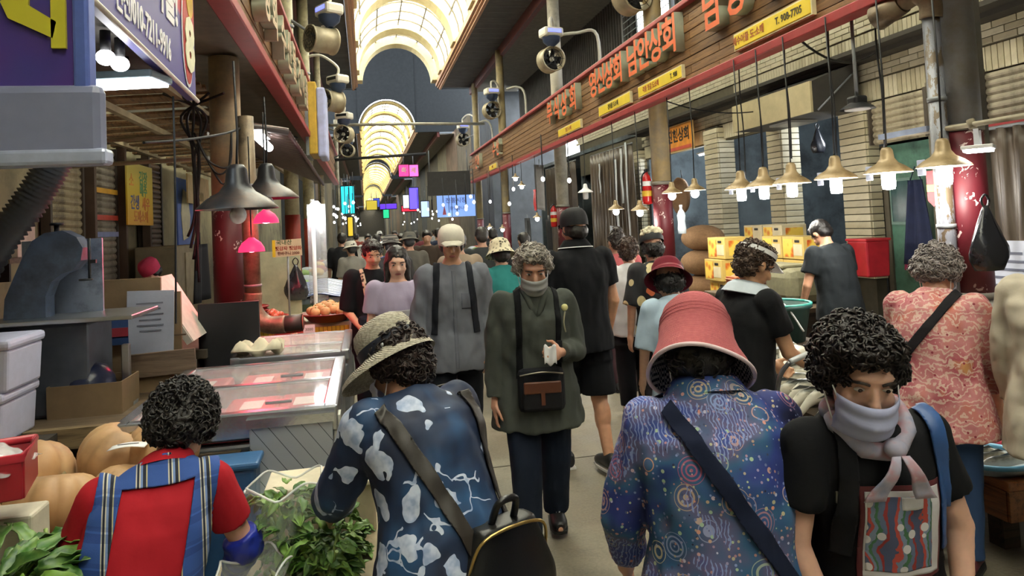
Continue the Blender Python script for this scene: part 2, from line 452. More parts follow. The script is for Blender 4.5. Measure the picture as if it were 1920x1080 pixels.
# roller shutters, each slat a part
def shutter(name, label, x, y0, y1, z0, z1, col, step=.075, face=-1, redbar=False):
    p = thing(name, label, 'shutter', (x, (y0+y1)/2, z0)); me = MB()
    prof = [(0, 0), (.018*face, step*.3), (.022*face, step*.55), (.006*face, step*.97), (-.012*face, step*.97), (-.012*face, 0)]
    me.prism([(a, b) for a, b in prof], y1-y0, (0, (y1-y0)/2, 0), (1, 0, 0), (0, 0, 1)); me = me.mesh('slat'); me.materials.append(mat(col, .5, .2, dirt='#5e5644'))
    n = int((z1-z0)/step)
    for i in range(n): link('slat', me, None, p, (0, 0, i*step))
    for s_ in (-1, 1): MB().box((-.01, s_*(y1-y0)/2, (z1-z0)/2), (.09, .05, z1-z0)).build('guide_rail', mat('#4a4238', .6), p)
    if redbar: MB().box((face*.03, 0, 0), (.05, y1-y0, .04)).build('bottom_bar', M_REDB, p)
    return p
shutter('roller_shutter', 'half-raised cream roller shutter above the green door', XR+.02, 6.78, 7.7, 2.42, 2.96, '#a69c83')
shutter('roller_shutter', 'half-raised roller shutter with red bottom bar above the brown curtain', XR+.02, 4.4, 6.05, 2.42, 2.96, '#8f8672', redbar=True)
MB().box((XR+.05, 6.42, 1.5), (.16, .7, 3.0)).build('pier', mat('#6e6858', .8), wr)

# ---- left wall
wl = sroot('wall_left', 'left-hand shop wall, patched plaster and boards')
M_PLAST = mat('#8d8465', .85, var=.2, scale=2, dirt='#5b5444')
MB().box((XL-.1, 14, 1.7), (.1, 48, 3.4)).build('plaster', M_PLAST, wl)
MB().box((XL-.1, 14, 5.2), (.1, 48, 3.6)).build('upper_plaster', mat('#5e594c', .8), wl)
# plank canopy under the left fascia, seen from below
M_PLK = wood('#8a6a45', '#4f3a24', (14, 1, 14))
pk = MB().box((0, 0, 0), (1.75, .17, .025)).mesh('canopy_plank'); pk.materials.append(M_PLK)
for i in range(46):
    if i % 9 == 4: continue
    link('canopy_plank', pk, None, wl, (-2.22, 4.8+i*.215, 2.95+.02*(i % 2))).rotation_euler = (0, R(-4), R(7))
b = MB()
for x in (-1.5, -2.2, -2.9): b.box((x, 10, 2.89), (.06, 12, .06))
b.build('canopy_joist', mat('#9a8c6c', .7), wl)
# added walls block daylight at both lane ends; far shop fronts between
ew = MB(); ew.box((1.5, -10.2, 4), (16, .2, 8.5)); ew.box((1.5, 200, 4), (16, .2, 9)); ew.build('light_blocker', mat('#4a4742', .9), sroot('wall_end_blocker', 'added walls blocking daylight at the ends of the market lane'))
sw = sroot('wall_far_right', 'far shop fronts along the right of the lane'); n = 0
cols = ['#57534a', '#6b6250', '#4c5054', '#6e5a48', '#41464c', '#7a7460']
for (x, s_) in ((5.2, 1), (-2.2, -1)):
    y = 29
    root = sw if s_ == 1 else sroot('wall_far_left', 'far shop fronts along the left of the lane')
    while y < 198:
        d = 5.5; k = random.choice(cols)
        MB().box((x+s_*1.5, y+d/2, 3.6), (3, d-.1, 7.1)).build('shop_front', mat(k, .8, var=.3, scale=1.5), root)
        y += d
MB().box((9.2, 9.0, 3.5), (.1, 38.5, 7)).box((XR+.9, -3.5, 3.5), (1.6, 13, 7)).build('outer_wall', mat('#55524b', .9), wr)
MB().box((XL-.6, -3, 3.5), (.8, 14, 7)).build('outer_wall', mat('#55524b', .9), wl)

# ---- signboard fascias: planks between red rails
M_FASC = wood('#8a6640', '#5e4128', (14, 1, 14), .6, 'fascia_wood')
def fascia(name, label, x, y0, y1, z0, z1, rows, face, sof=True):
    f = sroot(name, label); h = (z1-z0)/rows; L = 2.35
    me = MB().box((0, 0, 0), (.04, L-.008, h-.008), bev=.004).mesh('plank'); me.materials.append(M_FASC)
    n = int((y1-y0)/L)
    MB().box((x+face*.05, (y0+y1)/2, (z0+z1)/2), (.04, y1-y0, z1-z0)).build('backing_board', mat('#3b2a1c', .8), f)
    for r_ in range(rows):
        for k in range(n): link('plank', me, None, f, (x+.004*((r_*7+k*3) % 3-1), y0+(k+.5)*L+(L*.3 if r_ % 2 else 0), z0+(r_+.5)*h))
    MB().box((x-face*.02, (y0+y1)/2, z0-.02), (.16, y1-y0+.1, .09), bev=.01).build('rail', M_REDB, f)
    MB().box((x-face*.0, (y0+y1)/2, z1+.03), (.18, y1-y0+.1, .06), bev=.01).build('rail', mat('#a9494a', .5), f)
    MB().box((x+face*.05, (y0+y1)/2, z1+.09), (.12, y1-y0+.1, .05)).build('coping', mat('#a8a294', .5), f)
    if sof: MB().box((x+face*.5, (y0+y1)/2, z0+.02), (.95, y1-y0, .03)).build('fascia_soffit', mat('#6f6657', .7), f)
    return f
fascia('trim_1', 'brown plank signboard fascia with red rails along the right side', 3.95, 2.6, 26.1, 3.28, 4.22, 9, 1, False)
fascia('trim_2', 'brown plank signboard fascia with red rails along the left side', -.92, 4.9, 25.0, 3.32, 4.25, 8, -1)

# ---- columns
t = NT('red_flower_wrap'); o = t.mapping((1, 1, 1)); v = t.voro(o, 7.5); n = t.noise(o, 13, 3, .5, 2.5)
k = t.math('MULTIPLY', t.math('LESS_THAN', v[0], .42), t.math('GREATER_THAN', n[0], .58))
k2 = t.math('MULTIPLY', k, t.math('GREATER_THAN', t.xyz(v[1])[0], .3))
M_WRAP = t.fin(t.mix(k2, t.mix(t.noise(o, 3)[0], '#4c1019', '#661a26'), '#c9b4b0'), .5)
def column(label, x, y, top, zr0=1.0, zr1=2.12, ucol='#9d9686', lcol='#a79a86', rr=.135):
    c_ = thing('lane_column', label, 'column', (x, y, 0), 0, 'columns along the lane'); del c_['group']
    ml = mat(lcol, .6, dirt='#5b5044', scale=5); mu = mat(ucol, .5, dirt='#7c766a', scale=3)
    MB().lathe([(rr*1.1, 0), (rr*1.1, .05), (rr, .06), (rr, zr0)], n=28, caps=True).build('lower_shaft', ml, c_)
    MB().lathe([(rr+.004, zr0), (rr+.004, zr1)], n=28, caps=True).build('flower_wrap', M_WRAP, c_)
    MB().lathe([(rr, zr1), (rr*.97, top)], n=28, caps=True).build('upper_shaft', mu, c_)
    MB().lathe([(rr+.012, zr0-.03), (rr+.012, zr0+.02)], n=28, caps=True).lathe([(rr+.012, zr1-.02), (rr+.012, zr1+.03)], n=28, caps=True).build('band', mat('#6f6a60', .5), c_)
    return c_
column('lane column with faded red wrap and white peeling foot beside the taped drainpipe', 4.22, 4.4, 7.0, 1.02, 2.2, '#8e9096', '#c9c6bf')
column('cream lane column with red wrap and fire extinguisher by the orange shop sign', 4.22, 9.75, 7.0, 1.0, 2.15, '#a8936a')
column('cream lane column with red foot beside the blue coat', 4.22, 15.1, 7.0, 1.0, 2.0, '#b9b3a2')
column('slim cream lane column beyond the hanging grey boards', 4.22, 21.5, 7.0, .4, 2.0, '#a3936b', rr=.12)
column('slim cream lane column at the end of the plank fascia', 4.22, 26.6, 7.0, .4, 1.9, '#a3936b', rr=.12)
column('lane column wrapped in red with white flowers beside the black lamps', -1.2, 6.85, 3.3, .93, 2.02, '#b39c7a')
for (y, l) in ((12.7, 'cream pole rising behind the horn speaker'), (16.5, 'cream pole rising beside the yellow panel')):
    c_ = thing('roof_pole', l, 'column', (-1.2, y, 0)); MB().cyl((0, 0, 0), (0, 0, 7.0), .12, n=18).build('shaft', mat('#a39a78', .5, dirt='#6d6654'), c_)
    MB().cyl((0, 0, .6), (0, 0, 2.0), .126, n=18).build('red_wrap', mat('#9c3a2c', .5), c_)
    for z in (3.3, 5.2): MB().cyl((0, 0, z), (0, 0, z+.05), .135, n=18).build('clamp_ring', M_GREY, c_)
for (y, l) in ((21.4, 'thin white pole standing past the lit bulb rack'), (35, 'far thin white pole near the cyan lit sign')):
    c_ = thing('roof_pole', l, 'column', (-1.2, y, 0)); MB().cyl((0, 0, 0), (0, 0, 7.0), .09, n=14).build('shaft', M_POLE, c_)
    MB().cyl((0, 0, 0), (0, 0, .04), .16, n=14).build('base_plate', M_GREY, c_)
# ================================================================ RIGHT SIDE
def letter_mats(o, m_face, m_side, n=Vector((-1, 0, 0))):
    """front faces one colour, returns of the channel letter another"""
    me = o.data; me.materials.clear(); me.materials.append(m_face); me.materials.append(m_side)
    for p in me.polygons: p.material_index = 0 if p.normal.z > .7 else 1
M_ORG = mat('#d9642f', .45, var=.08); M_RET = mat('#9da08c', .4, .2, var=.1); M_YEL = mat('#e2c62c', .45, var=.06); M_YTXT = mat('#7a5a1e', .5)
def sign_letters(word, ys, zc, size, label, x=3.93, face=-1, mf=M_ORG):
    g = thing('channel_letter_sign', label, 'sign', (x, sum(ys)/len(ys), zc))
    for ch, y in zip(word, ys):
        if face < 0: M4 = basis((-.06, y-g.location.y, 0), (0, -1, 0), (0, 0, 1))
        else: M4 = basis((.06, y-g.location.y, 0), (0, 1, 0), (0, 0, 1))
        o = text('letter', ch, size, .06, None, g, M4, .014); letter_mats(o, mf, M_RET)
    return g
def yellow_panel(txt, y0, y1, z0, z1, label, m_t=M_YTXT, x=3.9, face=-1):
    g = thing('yellow_sign_panel', label, 'sign', (x, (y0+y1)/2, (z0+z1)/2)); h = z1-z0
    MB().box((0, 0, 0), (.05, abs(y1-y0), h), bev=.008).build('panel', M_YEL, g)
    MB().box((.005, 0, 0), (.045, abs(y1-y0)+.03, h+.025)).build('edge_frame', mat('#cfc7a0', .5), g)
    for (s, dy, m) in txt:
        text('lettering', s, h*.62, .001, m, g, basis((face*.0275, dy, 0), (0, -1 if face < 0 else 1, 0), (0, 0, 1)), .002, sx=.9)
    return g
M_TXR = mat('#a8552a', .5); M_TXB = mat('#3a3018', .5)
sign_letters('부식상회', [14.3, 13.75, 13.2, 12.6], 3.89, .5, 'distant orange channel letters above the farthest yellow panel of four')
sign_letters('영신상회', [11.4, 11.0, 10.6, 10.2], 3.9, .47, 'orange channel letters directly left of the bright louvred window')
sign_letters('남안상회', [9.6, 9.18, 8.75, 8.32], 3.9, .5, 'orange four-letter channel sign under the louvred window')
sign_letters('남양상회', [7.2, 6.68, 6.1, 5.55], 3.92, .52, 'orange channel letters above the yellow panel reading 908-7705')
sign_letters('수산', [20.9, 20.3], 3.85, .5, 'far brown-orange channel letters near the slim cream column')
sign_letters('건어', [24.4, 23.9], 3.8, .5, 'farthest orange channel letters at the end of the plank fascia')
yellow_panel([('젓갈 도·소매', 0, M_TXR)], 12.45, 13.95, 3.36, 3.5, 'small yellow panel below the distant orange letters')
yellow_panel([('건어물 도소매', 0, M_TXB)], 9.95, 11.37, 3.38, 3.53, 'yellow panel with small dark lettering, middle one of the row')
yellow_panel([('각종 젓갈 도소매', .25, M_TXR), ('T. 908', -.5, M_TXB)], 8.18, 9.6, 3.375, 3.52, 'long yellow panel with reddish lettering under the four-letter sign')
yellow_panel([('제수어물 도·소매', .38, M_TXR), ('T. 908-7705', -.33, M_TXB)], 5.55, 6.87, 3.385, 3.54, 'bright yellow panel reading 908-7705')
yellow_panel([('어패류', 0, M_TXR)], 21.0, 22.2, 3.36, 3.5, 'tiny far yellow panel at the end of the fascia')

# ---- hanging lamps
M_SHADE = mat('#9c8763', .4, .2, var=.2, dirt='#6b5635'); M_INSIDE = mat('#e8e4d6', .4)
BULB = emis((1, .98, .93), 14)
def lamp(label, x, y, zrim, r=.17, wire_top=3.28, kind='tall', lit=True, power=22, shade=M_SHADE, group=None, card=True, inside=M_INSIDE):
    L = thing('hanging_lamp', label, 'lamp', (x, y, zrim), 0, group)
    k = r/.17
    MB().lathe([(r, 0), (r*.97, .012), (.125*k, .045*k), (.075*k, .075*k), (.05*k, .11*k), (.042*k, .17*k), (.03*k, .19*k), (.004, .195*k)], n=28).build('shade', shade, L)
    MB().lathe([(r*.985, .001), (.12*k, .04*k), (.07*k, .07*k), (.045*k, .1*k)], n=28).build('shade_lining', inside, L)
    MB().cyl((0, 0, .08*k), (0, 0, .0), .03, n=14).build('socket', mat('#c9c4b8', .5), L)
    if kind == 'tall': MB().lathe([(.005, -.125), (.042, -.12), (.048, -.09), (.048, .01), (.03, .03)], n=16).build('bulb', BULB if lit else M_WHITE, L)
    else: MB().ball((0, 0, -.035), (.05, .05, .055)).build('bulb', BULB if lit else M_WHITE, L)
    h = wire_top-zrim
    wire('cord', [(0, 0, .19*k), (.01, .0, h*.5), (0, 0, h)], .007, M_BLACK, L)
    if card: MB().box((-.02, r*1.05, .01), (.012, .07, .11), bev=.004).build('hanging_card', mat('#b9c2e0', .4), L)
    if lit:
        ld = bpy.data.lights.new('lamp_glow', 'POINT'); ld.energy = power; ld.color = (1, .95, .86); ld.shadow_soft_size = .05
        lo = bpy.data.objects.new('lamp_glow', ld); COL.objects.link(lo); lo.parent = L; lo.location = (0, 0, -.19)
    return L
for y, l in ((4.23, 'tan enamel lamp with long bright bulb hanging in front of the taped drainpipe'), (4.77, 'tan enamel lamp with lit tube bulb in front of the green door'),
             (5.39, 'tan enamel lamp with lit tube bulb in front of the cream brick pillar'), (6.03, 'tan enamel lamp with lit bulb left of the brick-pillar lamp'),
             (6.51, 'tan enamel lamp with lit bulb, second from the shop opening end of the row'), (6.95, 'small tan enamel lamp with lit bulb at the far end of the near row')):
    lamp(l, 3.84, y*.985, 1.921, power=10)
for y, z, l in ((8.04, 1.97, 'small tan lamp with round lit bulb below the orange shop sign'), (8.7, 1.97, 'bare-looking lit bulb lamp beside the red column wrap'),
                (9.84, 1.78, 'small lamp with lit bulb beside the fire extinguisher'), (10.85, 1.82, 'small lamp with lit bulb in front of the brown curtain')):
    lamp(l, 3.9, y, z, .13, kind='round', power=9, card=False)
lamp('unlit white lamp dangling before the brown curtain', 3.9, 12.4, 2.17, .14, lit=False, shade=M_WHITE, card=False)
for x, y, z, l in ((3.9, 18.4, 2.87, 'far lit globe lamp under the fascia'), (3.9, 16.2, 1.79, 'far lit globe lamp beside the red hanging ties'), (3.9, 17.7, 2.62, 'tiny far lit bulb under the grey board'),
                   (3.7, 19.5, 1.55, 'far lit globe lamp above the crowd'), (3.6, 21, 1.6, 'far lit globe lamp beside the slim column')):
    lamp(l, x, y, z, .1, kind='round', power=6, card=False)
# dark work lamp on its pole
L = thing('pole_lamp', 'dark hanging floodlight on a grey pole above the brick pillar', 'lamp', aX(1608, 205, 4.0))
MB().cyl((0, 0, .1), (0, 0, .75), .014).build('pole', M_GREY, L); MB().box((0, 0, .06), (.12, .12, .1), bev=.02).build('housing', M_BLACK, L)
MB().lathe([(.14, 0), (.12, .02), (.05, .06)], n=20).build('hood', M_BLACK, L); MB().cyl((0, 0, -.005), (0, 0, .005), .1).build('lens', M_WHITE, L)
# square LED flood by the column
L = thing('led_floodlight', 'square lit LED floodlight panel held by brackets at the red column', 'lamp', aX(1835, 285, 4.0)); L.rotation_euler = (0, 0, R(40))
MB().box((0, 0, .01), (.2, .16, .02), bev=.005).build('panel', emis((1, .99, .95), 6), L); MB().box((0, 0, .03), (.22, .18, .025), bev=.005).build('housing', M_WHITE, L)
for s_ in (-1, 1): MB().box((s_*.08, 0, .09), (.012, .03, .12)).build('bracket', mat('#cfd3de', .4), L)
# drop wires hanging from the fascia rail
for (px, py0, py1, l) in ((1385, 120, 330, 'thin black cord hanging left of the lamp row'), (1418, 105, 330, 'black cord dropping to the small far lamp'), (1470, 78, 300, 'knotted black cord beside the beige hood'), (1552, 48, 300, 'black cord crossing the brick pillar'), (1640, 12, 280, 'black cord hanging beside the dark floodlight')):
    a = aX(px, py0, 4.06); c_ = a.copy(); c_.z = aX(px, py1, 4.06).z
    w_ = wire('drop_cable', bez([a, a.lerp(c_, .3)+Vector((0, .012, 0)), a.lerp(c_, .62)-Vector((0, .015, 0)), c_], 5), .008, M_BLACK); tag(w_, l, 'cable')
w_ = wire('slack_cable', [aX(1500, 75, 4.1), aX(1640, 100, 5.3)], .012, M_BLACK, sag=.15); tag(w_, 'slack black cable strung from the red rail to the tiled wall', 'cable')
w_ = wire('slack_cable', [aX(1250, 190, 4.1), aX(1440, 205, 5.6)], .009, M_BLACK, sag=.1); tag(w_, 'thin sagging cable strung across to the beige hood', 'cable')
# ---- taped drainpipe with elbow
P = thing('drainpipe', 'peeling taped drainpipe with a brown elbow beside the red column', 'pipe', (4.02, 4.38, 0))
t = NT('peeling_tape'); n = t.noise(t.mapping((1, 1, .35)), 14, 5, .7); M_TAPE = t.fin(t.ramp(n[0], [(.35, '#5c4f3e'), (.45, '#7e8088'), (.6, '#9a9da3'), (.68, '#c8c9c9')], True), .4, .3, n[0], .5)
MB().cyl((0, 0, 0), (0, 0, 3.02), .058, n=20).build('pipe', M_TAPE, P)
MB().tube(bez([(0, 0, 3.0), (-.0, .0, 3.12), (-.02, .08, 3.2), (-.05, .2, 3.18)], 6), [.075]*19, 16).build('elbow', M_DUCT, P)
MB().tube([(-.05, .2, 3.18), (-.1, .42, 3.12)], [.085, .1], 16).build('outlet', M_DUCT, P)
for z in (.6, 1.5, 2.4): MB().cyl((0, 0, z), (0, 0, z+.03), .064, n=20).build('clamp', M_GREY, P)
P = thing('steel_post', 'slim grey-brown steel post right of the red column', 'post', (4.75, 4.75, 0)); MB().box((0, 0, 1.8), (.06, .06, 3.6)).build('post', mat('#6d6a62', .5), P); MB().box((0, 0, .01), (.14, .14, .02)).build('foot', M_GREY, P)
P = thing('hanging_rail', 'rope-bound rail running across the red column', 'rail', (0, 0, 0))
MB().tube([(4.03, 4.9, 2.22), (4.03, 4.45, 2.2), (4.03, 3.4, 2.19)], .018, 8).build('rope_bar', mat('#9c9480', .7), P); MB().box((4.02, 4.72, 2.22), (.05, .5, .04)).build('flat_bar', mat('#8f9bb5', .4), P)
for y in (4.1, 4.4): MB().tube([(4.03, y, 2.17), (4.03, y+.02, 2.23)], .026, 8).build('knot', mat('#7c735f', .8), P)
# hanging black bag
def bag(name, label, loc, wd, ht, m, cat='bag', dp=.5, tilt=0):
    B = thing(name, label, cat, loc, tilt); b = MB(); loops = []
    for i in range(12):
        v = i/11; z = -v*ht; rx = wd*.5*(.12+.88*min(1, (v*1.5)**.9))*(1-.25*max(0, v-.8)/.2); ry = rx*dp
        loops.append([Vector((rx*cos(a)*(1+.1*sin(5*a+v*7)), ry*sin(a)*(1+.12*cos(4*a-v*5)), z)) for a in [2*pi*k/22 for k in range(22)]])
    b.ring(loops).build('pouch', m, B)
    MB().tube(bez([(0, 0, -.03), (-.03, 0, .03), (0, 0, .07), (.03, 0, .03), (0, 0, -.03)], 4), .008, 6).build('knot_loop', m, B)
    return B
M_BAG = mat('#23242b', .25, spec=.7); bag('plastic_bag', 'bulging black plastic bag hung on the red column', aX(1843, 385, 4.02)+Vector((-.08, -.1, 0)), .27, .42, M_BAG)
bag('plastic_bag', 'small black plastic bag hanging in the shop beside the brick pillar', aX(1532, 240, 6.4), .22, .36, M_BAG)
# ---- shops on the right
D = sroot('door_1', 'worn green metal door beside the cream brick pillar'); DX = 6.25
MB().box((DX, 7.23, 1.2), (.05, 1.0, 2.4)).build('door_leaf', mat('#4f7a68', .5, dirt='#39564b'), D)
MB().box((DX-.03, 7.42, 1.72), (.03, .34, .55)).build('window_surround', mat('#6f8d84', .5), D); MB().box((DX-.045, 7.42, 1.72), (.012, .28, .48)).build('pane', mat('#2e5152', .2), D)
MB().box((DX-.02, 6.82, 1.2), (.06, .1, 2.4)).build('door_jamb', mat('#3c5a4e', .6), D); MB().box((DX-.02, 7.66, 1.2), (.06, .1, 2.4)).build('door_jamb', mat('#5c5648', .6), D)
MB().box((DX-.05, 6.95, 1.05), (.04, .03, .14), bev=.006).build('door_handle', M_GREY, D)
A = thing('hanging_apron', 'navy blue apron hanging before the green door', 'apron', (6.05, 6.98, 1.0))
MB().sheet(lambda u, v: ((.03*sin(u*11)), (u-.5)*(.16+.3*v), (1-v)*.95), 16, 12, .012).build('cloth', mat('#1d2748', .8), A)
MB().tube([(0, -.08, .95), (0, 0, 1.1), (0, .08, .95)], .006).build('neck_strap', mat('#1d2748', .8), A)
A = thing('pennant', 'dark red pennant with a yellow band beside the drainpipe', 'pennant', aX(1748, 320, 4.15))
MB().prism([(-.055, 0), (.055, 0), (.055, -.22), (0, -.27), (-.055, -.22)], .008, (0, 0, 0), (0, -1, 0), (0, 0, 1)).build('cloth', mat('#7a1f26', .6), A)
MB().box((-.012, 0, -.13), (.004, .1, .05)).build('yellow_band', mat('#d9d53c', .5), A)
A = thing('dustpan', 'pink plastic dustpan hanging on the green door', 'dustpan', (6.18, 7.3, .93)); MB().box((0, 0, .07), (.04, .17, .17), taper=.8, bev=.01).build('pan', mat('#b03468', .4), A); MB().cyl((0, 0, .15), (0, 0, .32), .012).build('handle', mat('#b03468', .4), A)
H = thing('range_hood', 'beige metal canopy hood over the shop opening', 'hood', (5.4, 8.7, 2.86))
MB().prism([(0, 0), (0, .38), (.65, .62), (.65, 0)], 1.9, (0, 1.0, 0), (1, 0, 0), (0, 0, 1)).build('hood_body', mat('#3d3b36', .6), H)
MB().box((-.015, .05, .19), (.03, 1.9, .38)).build('front_panel', mat('#b8ac86', .5, var=.1), H)
MB().tube([(.05, -.92, .02), (.6, -.92, .5)], .012).build('brace', M_GREY, H); MB().box((.3, 0, -.02), (.4, .5, .03)).build('light_tray', mat('#8c8c86', .4), H)
F = thing('tube_light', 'lit fluorescent tubes inside the carton shop', 'light', (7.0, 8.9, 2.95)); MB().cyl((0, -.3, 0), (0, .3, 0), .018).build('tube', emis((.95, 1, 1), 3), F); MB().box((0, 0, .03), (.08, .66, .03)).build('batten', M_WHITE, F)
F = thing('tube_light', 'lit fluorescent tubes in the blue-walled shop', 'light', (6.7, 13.0, 2.88)); MB().cyl((0, -.5, 0), (0, .5, 0), .02).build('tube', emis((.95, .98, 1), 9), F); MB().box((0, 0, .03), (.09, 1.1, .03)).build('batten', M_WHITE, F)
G = thing('shop_sign', 'orange shop sign with dark lettering hung under the eave', 'sign', (5.95, 12.78, 3.16)); MB().box((0, 0, 0), (.06, 1.1, .48), bev=.01).build('board', mat('#d78a22', .5), G)
text('lettering', '진현상회', .27, .002, mat('#2a1a0c', .5), G, basis((-.033, 0, .03), (0, -1, 0), (0, 0, 1)), .008); MB().box((-.002, 0, -.2), (.061, 1.08, .06)).build('red_stripe', mat('#c4503a', .5), G)
MB().box((0, 0, 0), (.04, 1.16, .52)).build('frame', mat('#c9a468', .5), G)
# curtains
def curtain(name, label, x, y0, y1, z0, z1, m, folds, amp=.05, strips=None):
    c_ = thing(name, label, 'curtain', (x, (y0+y1)/2, z0)); L = y1-y0
    MB().sheet(lambda u, v: (amp*sin(u*folds*2*pi+.6*sin(v*3+u*9))*(1-.4*v), (u-.5)*L, v*(z1-z0)), folds*8, 8, .006).build('cloth', m, c_)
    MB().cyl((0, -L/2-.05, z1-z0+.01), (0, L/2+.05, z1-z0+.01), .015).build('rod', M_GREY, c_)
    for (dy, w_, h0, h1) in strips or []: MB().sheet(lambda u, v: (-.07+.01*sin(v*9), dy+(u-.5)*w_, h0+v*(h1-h0)), 4, 8, .004).build('light_gap_strip', mat('#d6dde0', .3), c_)  # pale strips painted for light showing through the curtain gaps
    return c_
t = NT('plastic_curtain'); n = t.noise(t.mapping((1, 9, .4)), 3, 4); M_CURT = t.fin(t.ramp(n[0], [(.35, '#4b4136'), (.55, '#72675a'), (.75, '#8d857a')]), .3)
curtain('plastic_curtain', 'grey-brown plastic curtain behind the hanging black bag', 5.4, 4.3, 5.75, .5, 2.3, M_CURT, 9)
curtain('plastic_curtain', 'tall brown plastic curtain with light slits painted as pale strips behind the row of small lamps', 5.6, 14.4, 17.2, .4, 3.25, M_CURT, 12, .07, [(-.9, .12, 1.6, 2.8), (-.5, .16, .7, 2.6), (-1.2, .1, .6, 2.9), (.6, .1, 1.9, 2.6)])
curtain('plastic_curtain', 'dark brown curtain beyond the column with the blue coat', 5.3, 17.6, 20.6, .4, 3.2, mat('#4a4034', .6), 9, .06)
G = thing('hanging_board', 'grey board hanging askew under the fascia', 'board', (4.6, 18.6, 1.95)); MB().sheet(lambda u, v: (.03*sin(u*5), (u-.5)*.9, v*1.2+.1*u), 8, 8, .012).build('board', mat('#6f6c68', .5), G); MB().tube([(0, 0, 1.2), (0, 0, 1.4)], .01).build('hook', M_GREY, G)
# shop furniture: cartons
t = NT('melon_print'); v = t.voro(t.mapping((1, 1, 1)), 9); k = t.ramp(v[0], [(0, '#a8371c'), (.25, '#cc6a24'), (.42, '#dda63a'), (.5, '#e7c655')]); M_MELON = t.fin(k, .55)
M_CART = mat('#c9ae62', .6, var=.1); M_CARTW = mat('#cfc4a0', .6, var=.1)
def carton(label, loc, s=(.36, .46, .27), base=None, rz=0):
    c_ = thing('fruit_carton', label, 'box', loc, rz); a, b_, h = s
    MB().box((0, 0, h/2), s, bev=.006).build('carton_body', base or M_CART, c_)
    MB().box((-a/2-.002, b_*.22, h*.5), (.004, b_*.46, h*.8)).build('fruit_print', M_MELON, c_); MB().box((-a/2-.002, -b_*.24, h*.42), (.004, b_*.4, h*.5)).build('white_panel', M_CARTW, c_)
    MB().box((-a/2-.003, -b_*.22, h*.8), (.006, .09, .03), bev=.003).build('hand_hole', M_BLACK, c_); MB().box((0, -b_/2-.002, h*.5), (a*.7, .004, h*.7)).build('fruit_print', M_MELON, c_)
    MB().box((0, 0, h+.001), (a*.98, .06, .003)).build('packing_tape', mat('#c2a86a', .3), c_)
ct = [('topmost yellow fruit carton beside the brown sacks', 4.6, 8.6, 1.1), ('second yellow fruit carton from the top beside the brown sacks', 4.55, 8.62, .82), ('third yellow fruit carton from the top beside the brown sacks', 4.6, 8.6, .54), ('lowest yellow fruit carton of the stack beside the brown sacks', 4.58, 8.6, .26)]
for l, x, y, z in ct: carton(l, (x, y, z))
MB().box((4.6, 8.6, .13), (.5, .6, .26), bev=.01).build('pallet_crate', wood('#6b563a', '#3f3020'))
tag(bpy.data.objects['pallet_crate'], 'low wooden crate under the stack of yellow cartons', 'crate')
for i in range(4):
    for j in range(2):
        carton(['bottom', 'second-lowest', 'third-lowest', 'topmost'][i]+(' pale fruit carton of the stack beside the dark pillar' if j else ' pale fruit carton in the stack against the blue shop wall'), (5.5, 8.75+j*.5, .35+i*.29), base=M_CARTW)
for i in range(4):
    for j in range(2): carton(['lowest', 'lower middle', 'upper middle', 'top'][i]+(' yellow carton at the red-crate side of the double stack' if j == 0 else ' yellow carton at the dark-pillar side of the double stack'), (5.0, 7.55+j*.44, .3+i*.27), (.32, .42, .26))
T = thing('shop_table', 'low brown shop table under the carton stacks', 'table', (5.25, 8.3, 0)); MB().box((0, 0, .27), (1.1, 2.0, .05)).build('table_top', wood('#5f4a32', '#3a2c1c'), T)
for dx in (-.5, .5):
    for dy in (-.9, .9): MB().box((dx, dy, .13), (.06, .06, .26)).build('leg', wood('#5f4a32', '#3a2c1c'), T)
M_SACK = mat('#8a6a4a', .85, scale=30)
for i, l in enumerate(('bottom brown sack of the pile by the red column', 'lower middle brown sack of the pile by the red column', 'upper middle brown sack of the pile by the red column', 'rounded brown sack on top of the pile by the red column')):
    s_ = thing('grain_sack', l, 'sack', (5.0+.03*(i % 2), 10.2, .02+i*.37)); MB().ball((0, 0, .19), (.3, .42, .2), nu=20, nv=12).build('sack_body', M_SACK if i else mat('#6b2530', .8), s_); MB().cyl((0, -.4, .19), (0, -.46, .2), .03, .06).build('tied_neck', M_SACK, s_)
R_ = thing('crate_stack', 'red plastic crate behind the bending shopkeeper', 'crate', (5.5, 7.12, .9)); MB().box((0, 0, .2), (.28, .3, .4), taper=1.08, bev=.02).build('crate_shell', mat('#a3202c', .4), R_); MB().box((0, 0, .41), (.32, .35, .03), bev=.01).build('rim', mat('#b52a34', .4), R_)
R_ = thing('wall_banner', 'red wall banner with yellow discs beside the brick pillar', 'banner', (6.55, 8.35, 1.3)); MB().box((0, 0, .4), (.02, .4, .9)).build('cloth', mat('#8e1f26', .6), R_)
for z in (.2, .45, .7): MB().cyl((-.012, 0, z), (-.018, 0, z), .1, n=20, el=.6).build('yellow_disc', mat('#c98a34', .5), R_)
C_ = thing('shop_counter', 'long dark wooden counter behind the fish stall', 'counter', (4.2, 7.0, 0)); MB().box((0, 0, .36), (.5, 1.9, .72)).build('base', wood('#4d4136', '#2e261e'), C_); MB().box((0, 0, .745), (.56, 2.0, .05), bev=.01).build('worktop', wood('#6b5a44', '#43362a'), C_)
C_ = thing('green_sack', 'olive canvas sack slumped on the shop counter', 'sack', (4.15, 6.6, .77)); MB().box((0, 0, .17), (.45, .8, .34), taper=.8, bev=.09).build('sack_body', mat('#5d5a42', .85, scale=25), C_); MB().box((0, .1, .35), (.3, .5, .04), bev=.015).build('folded_top', mat('#6a664c', .85), C_)
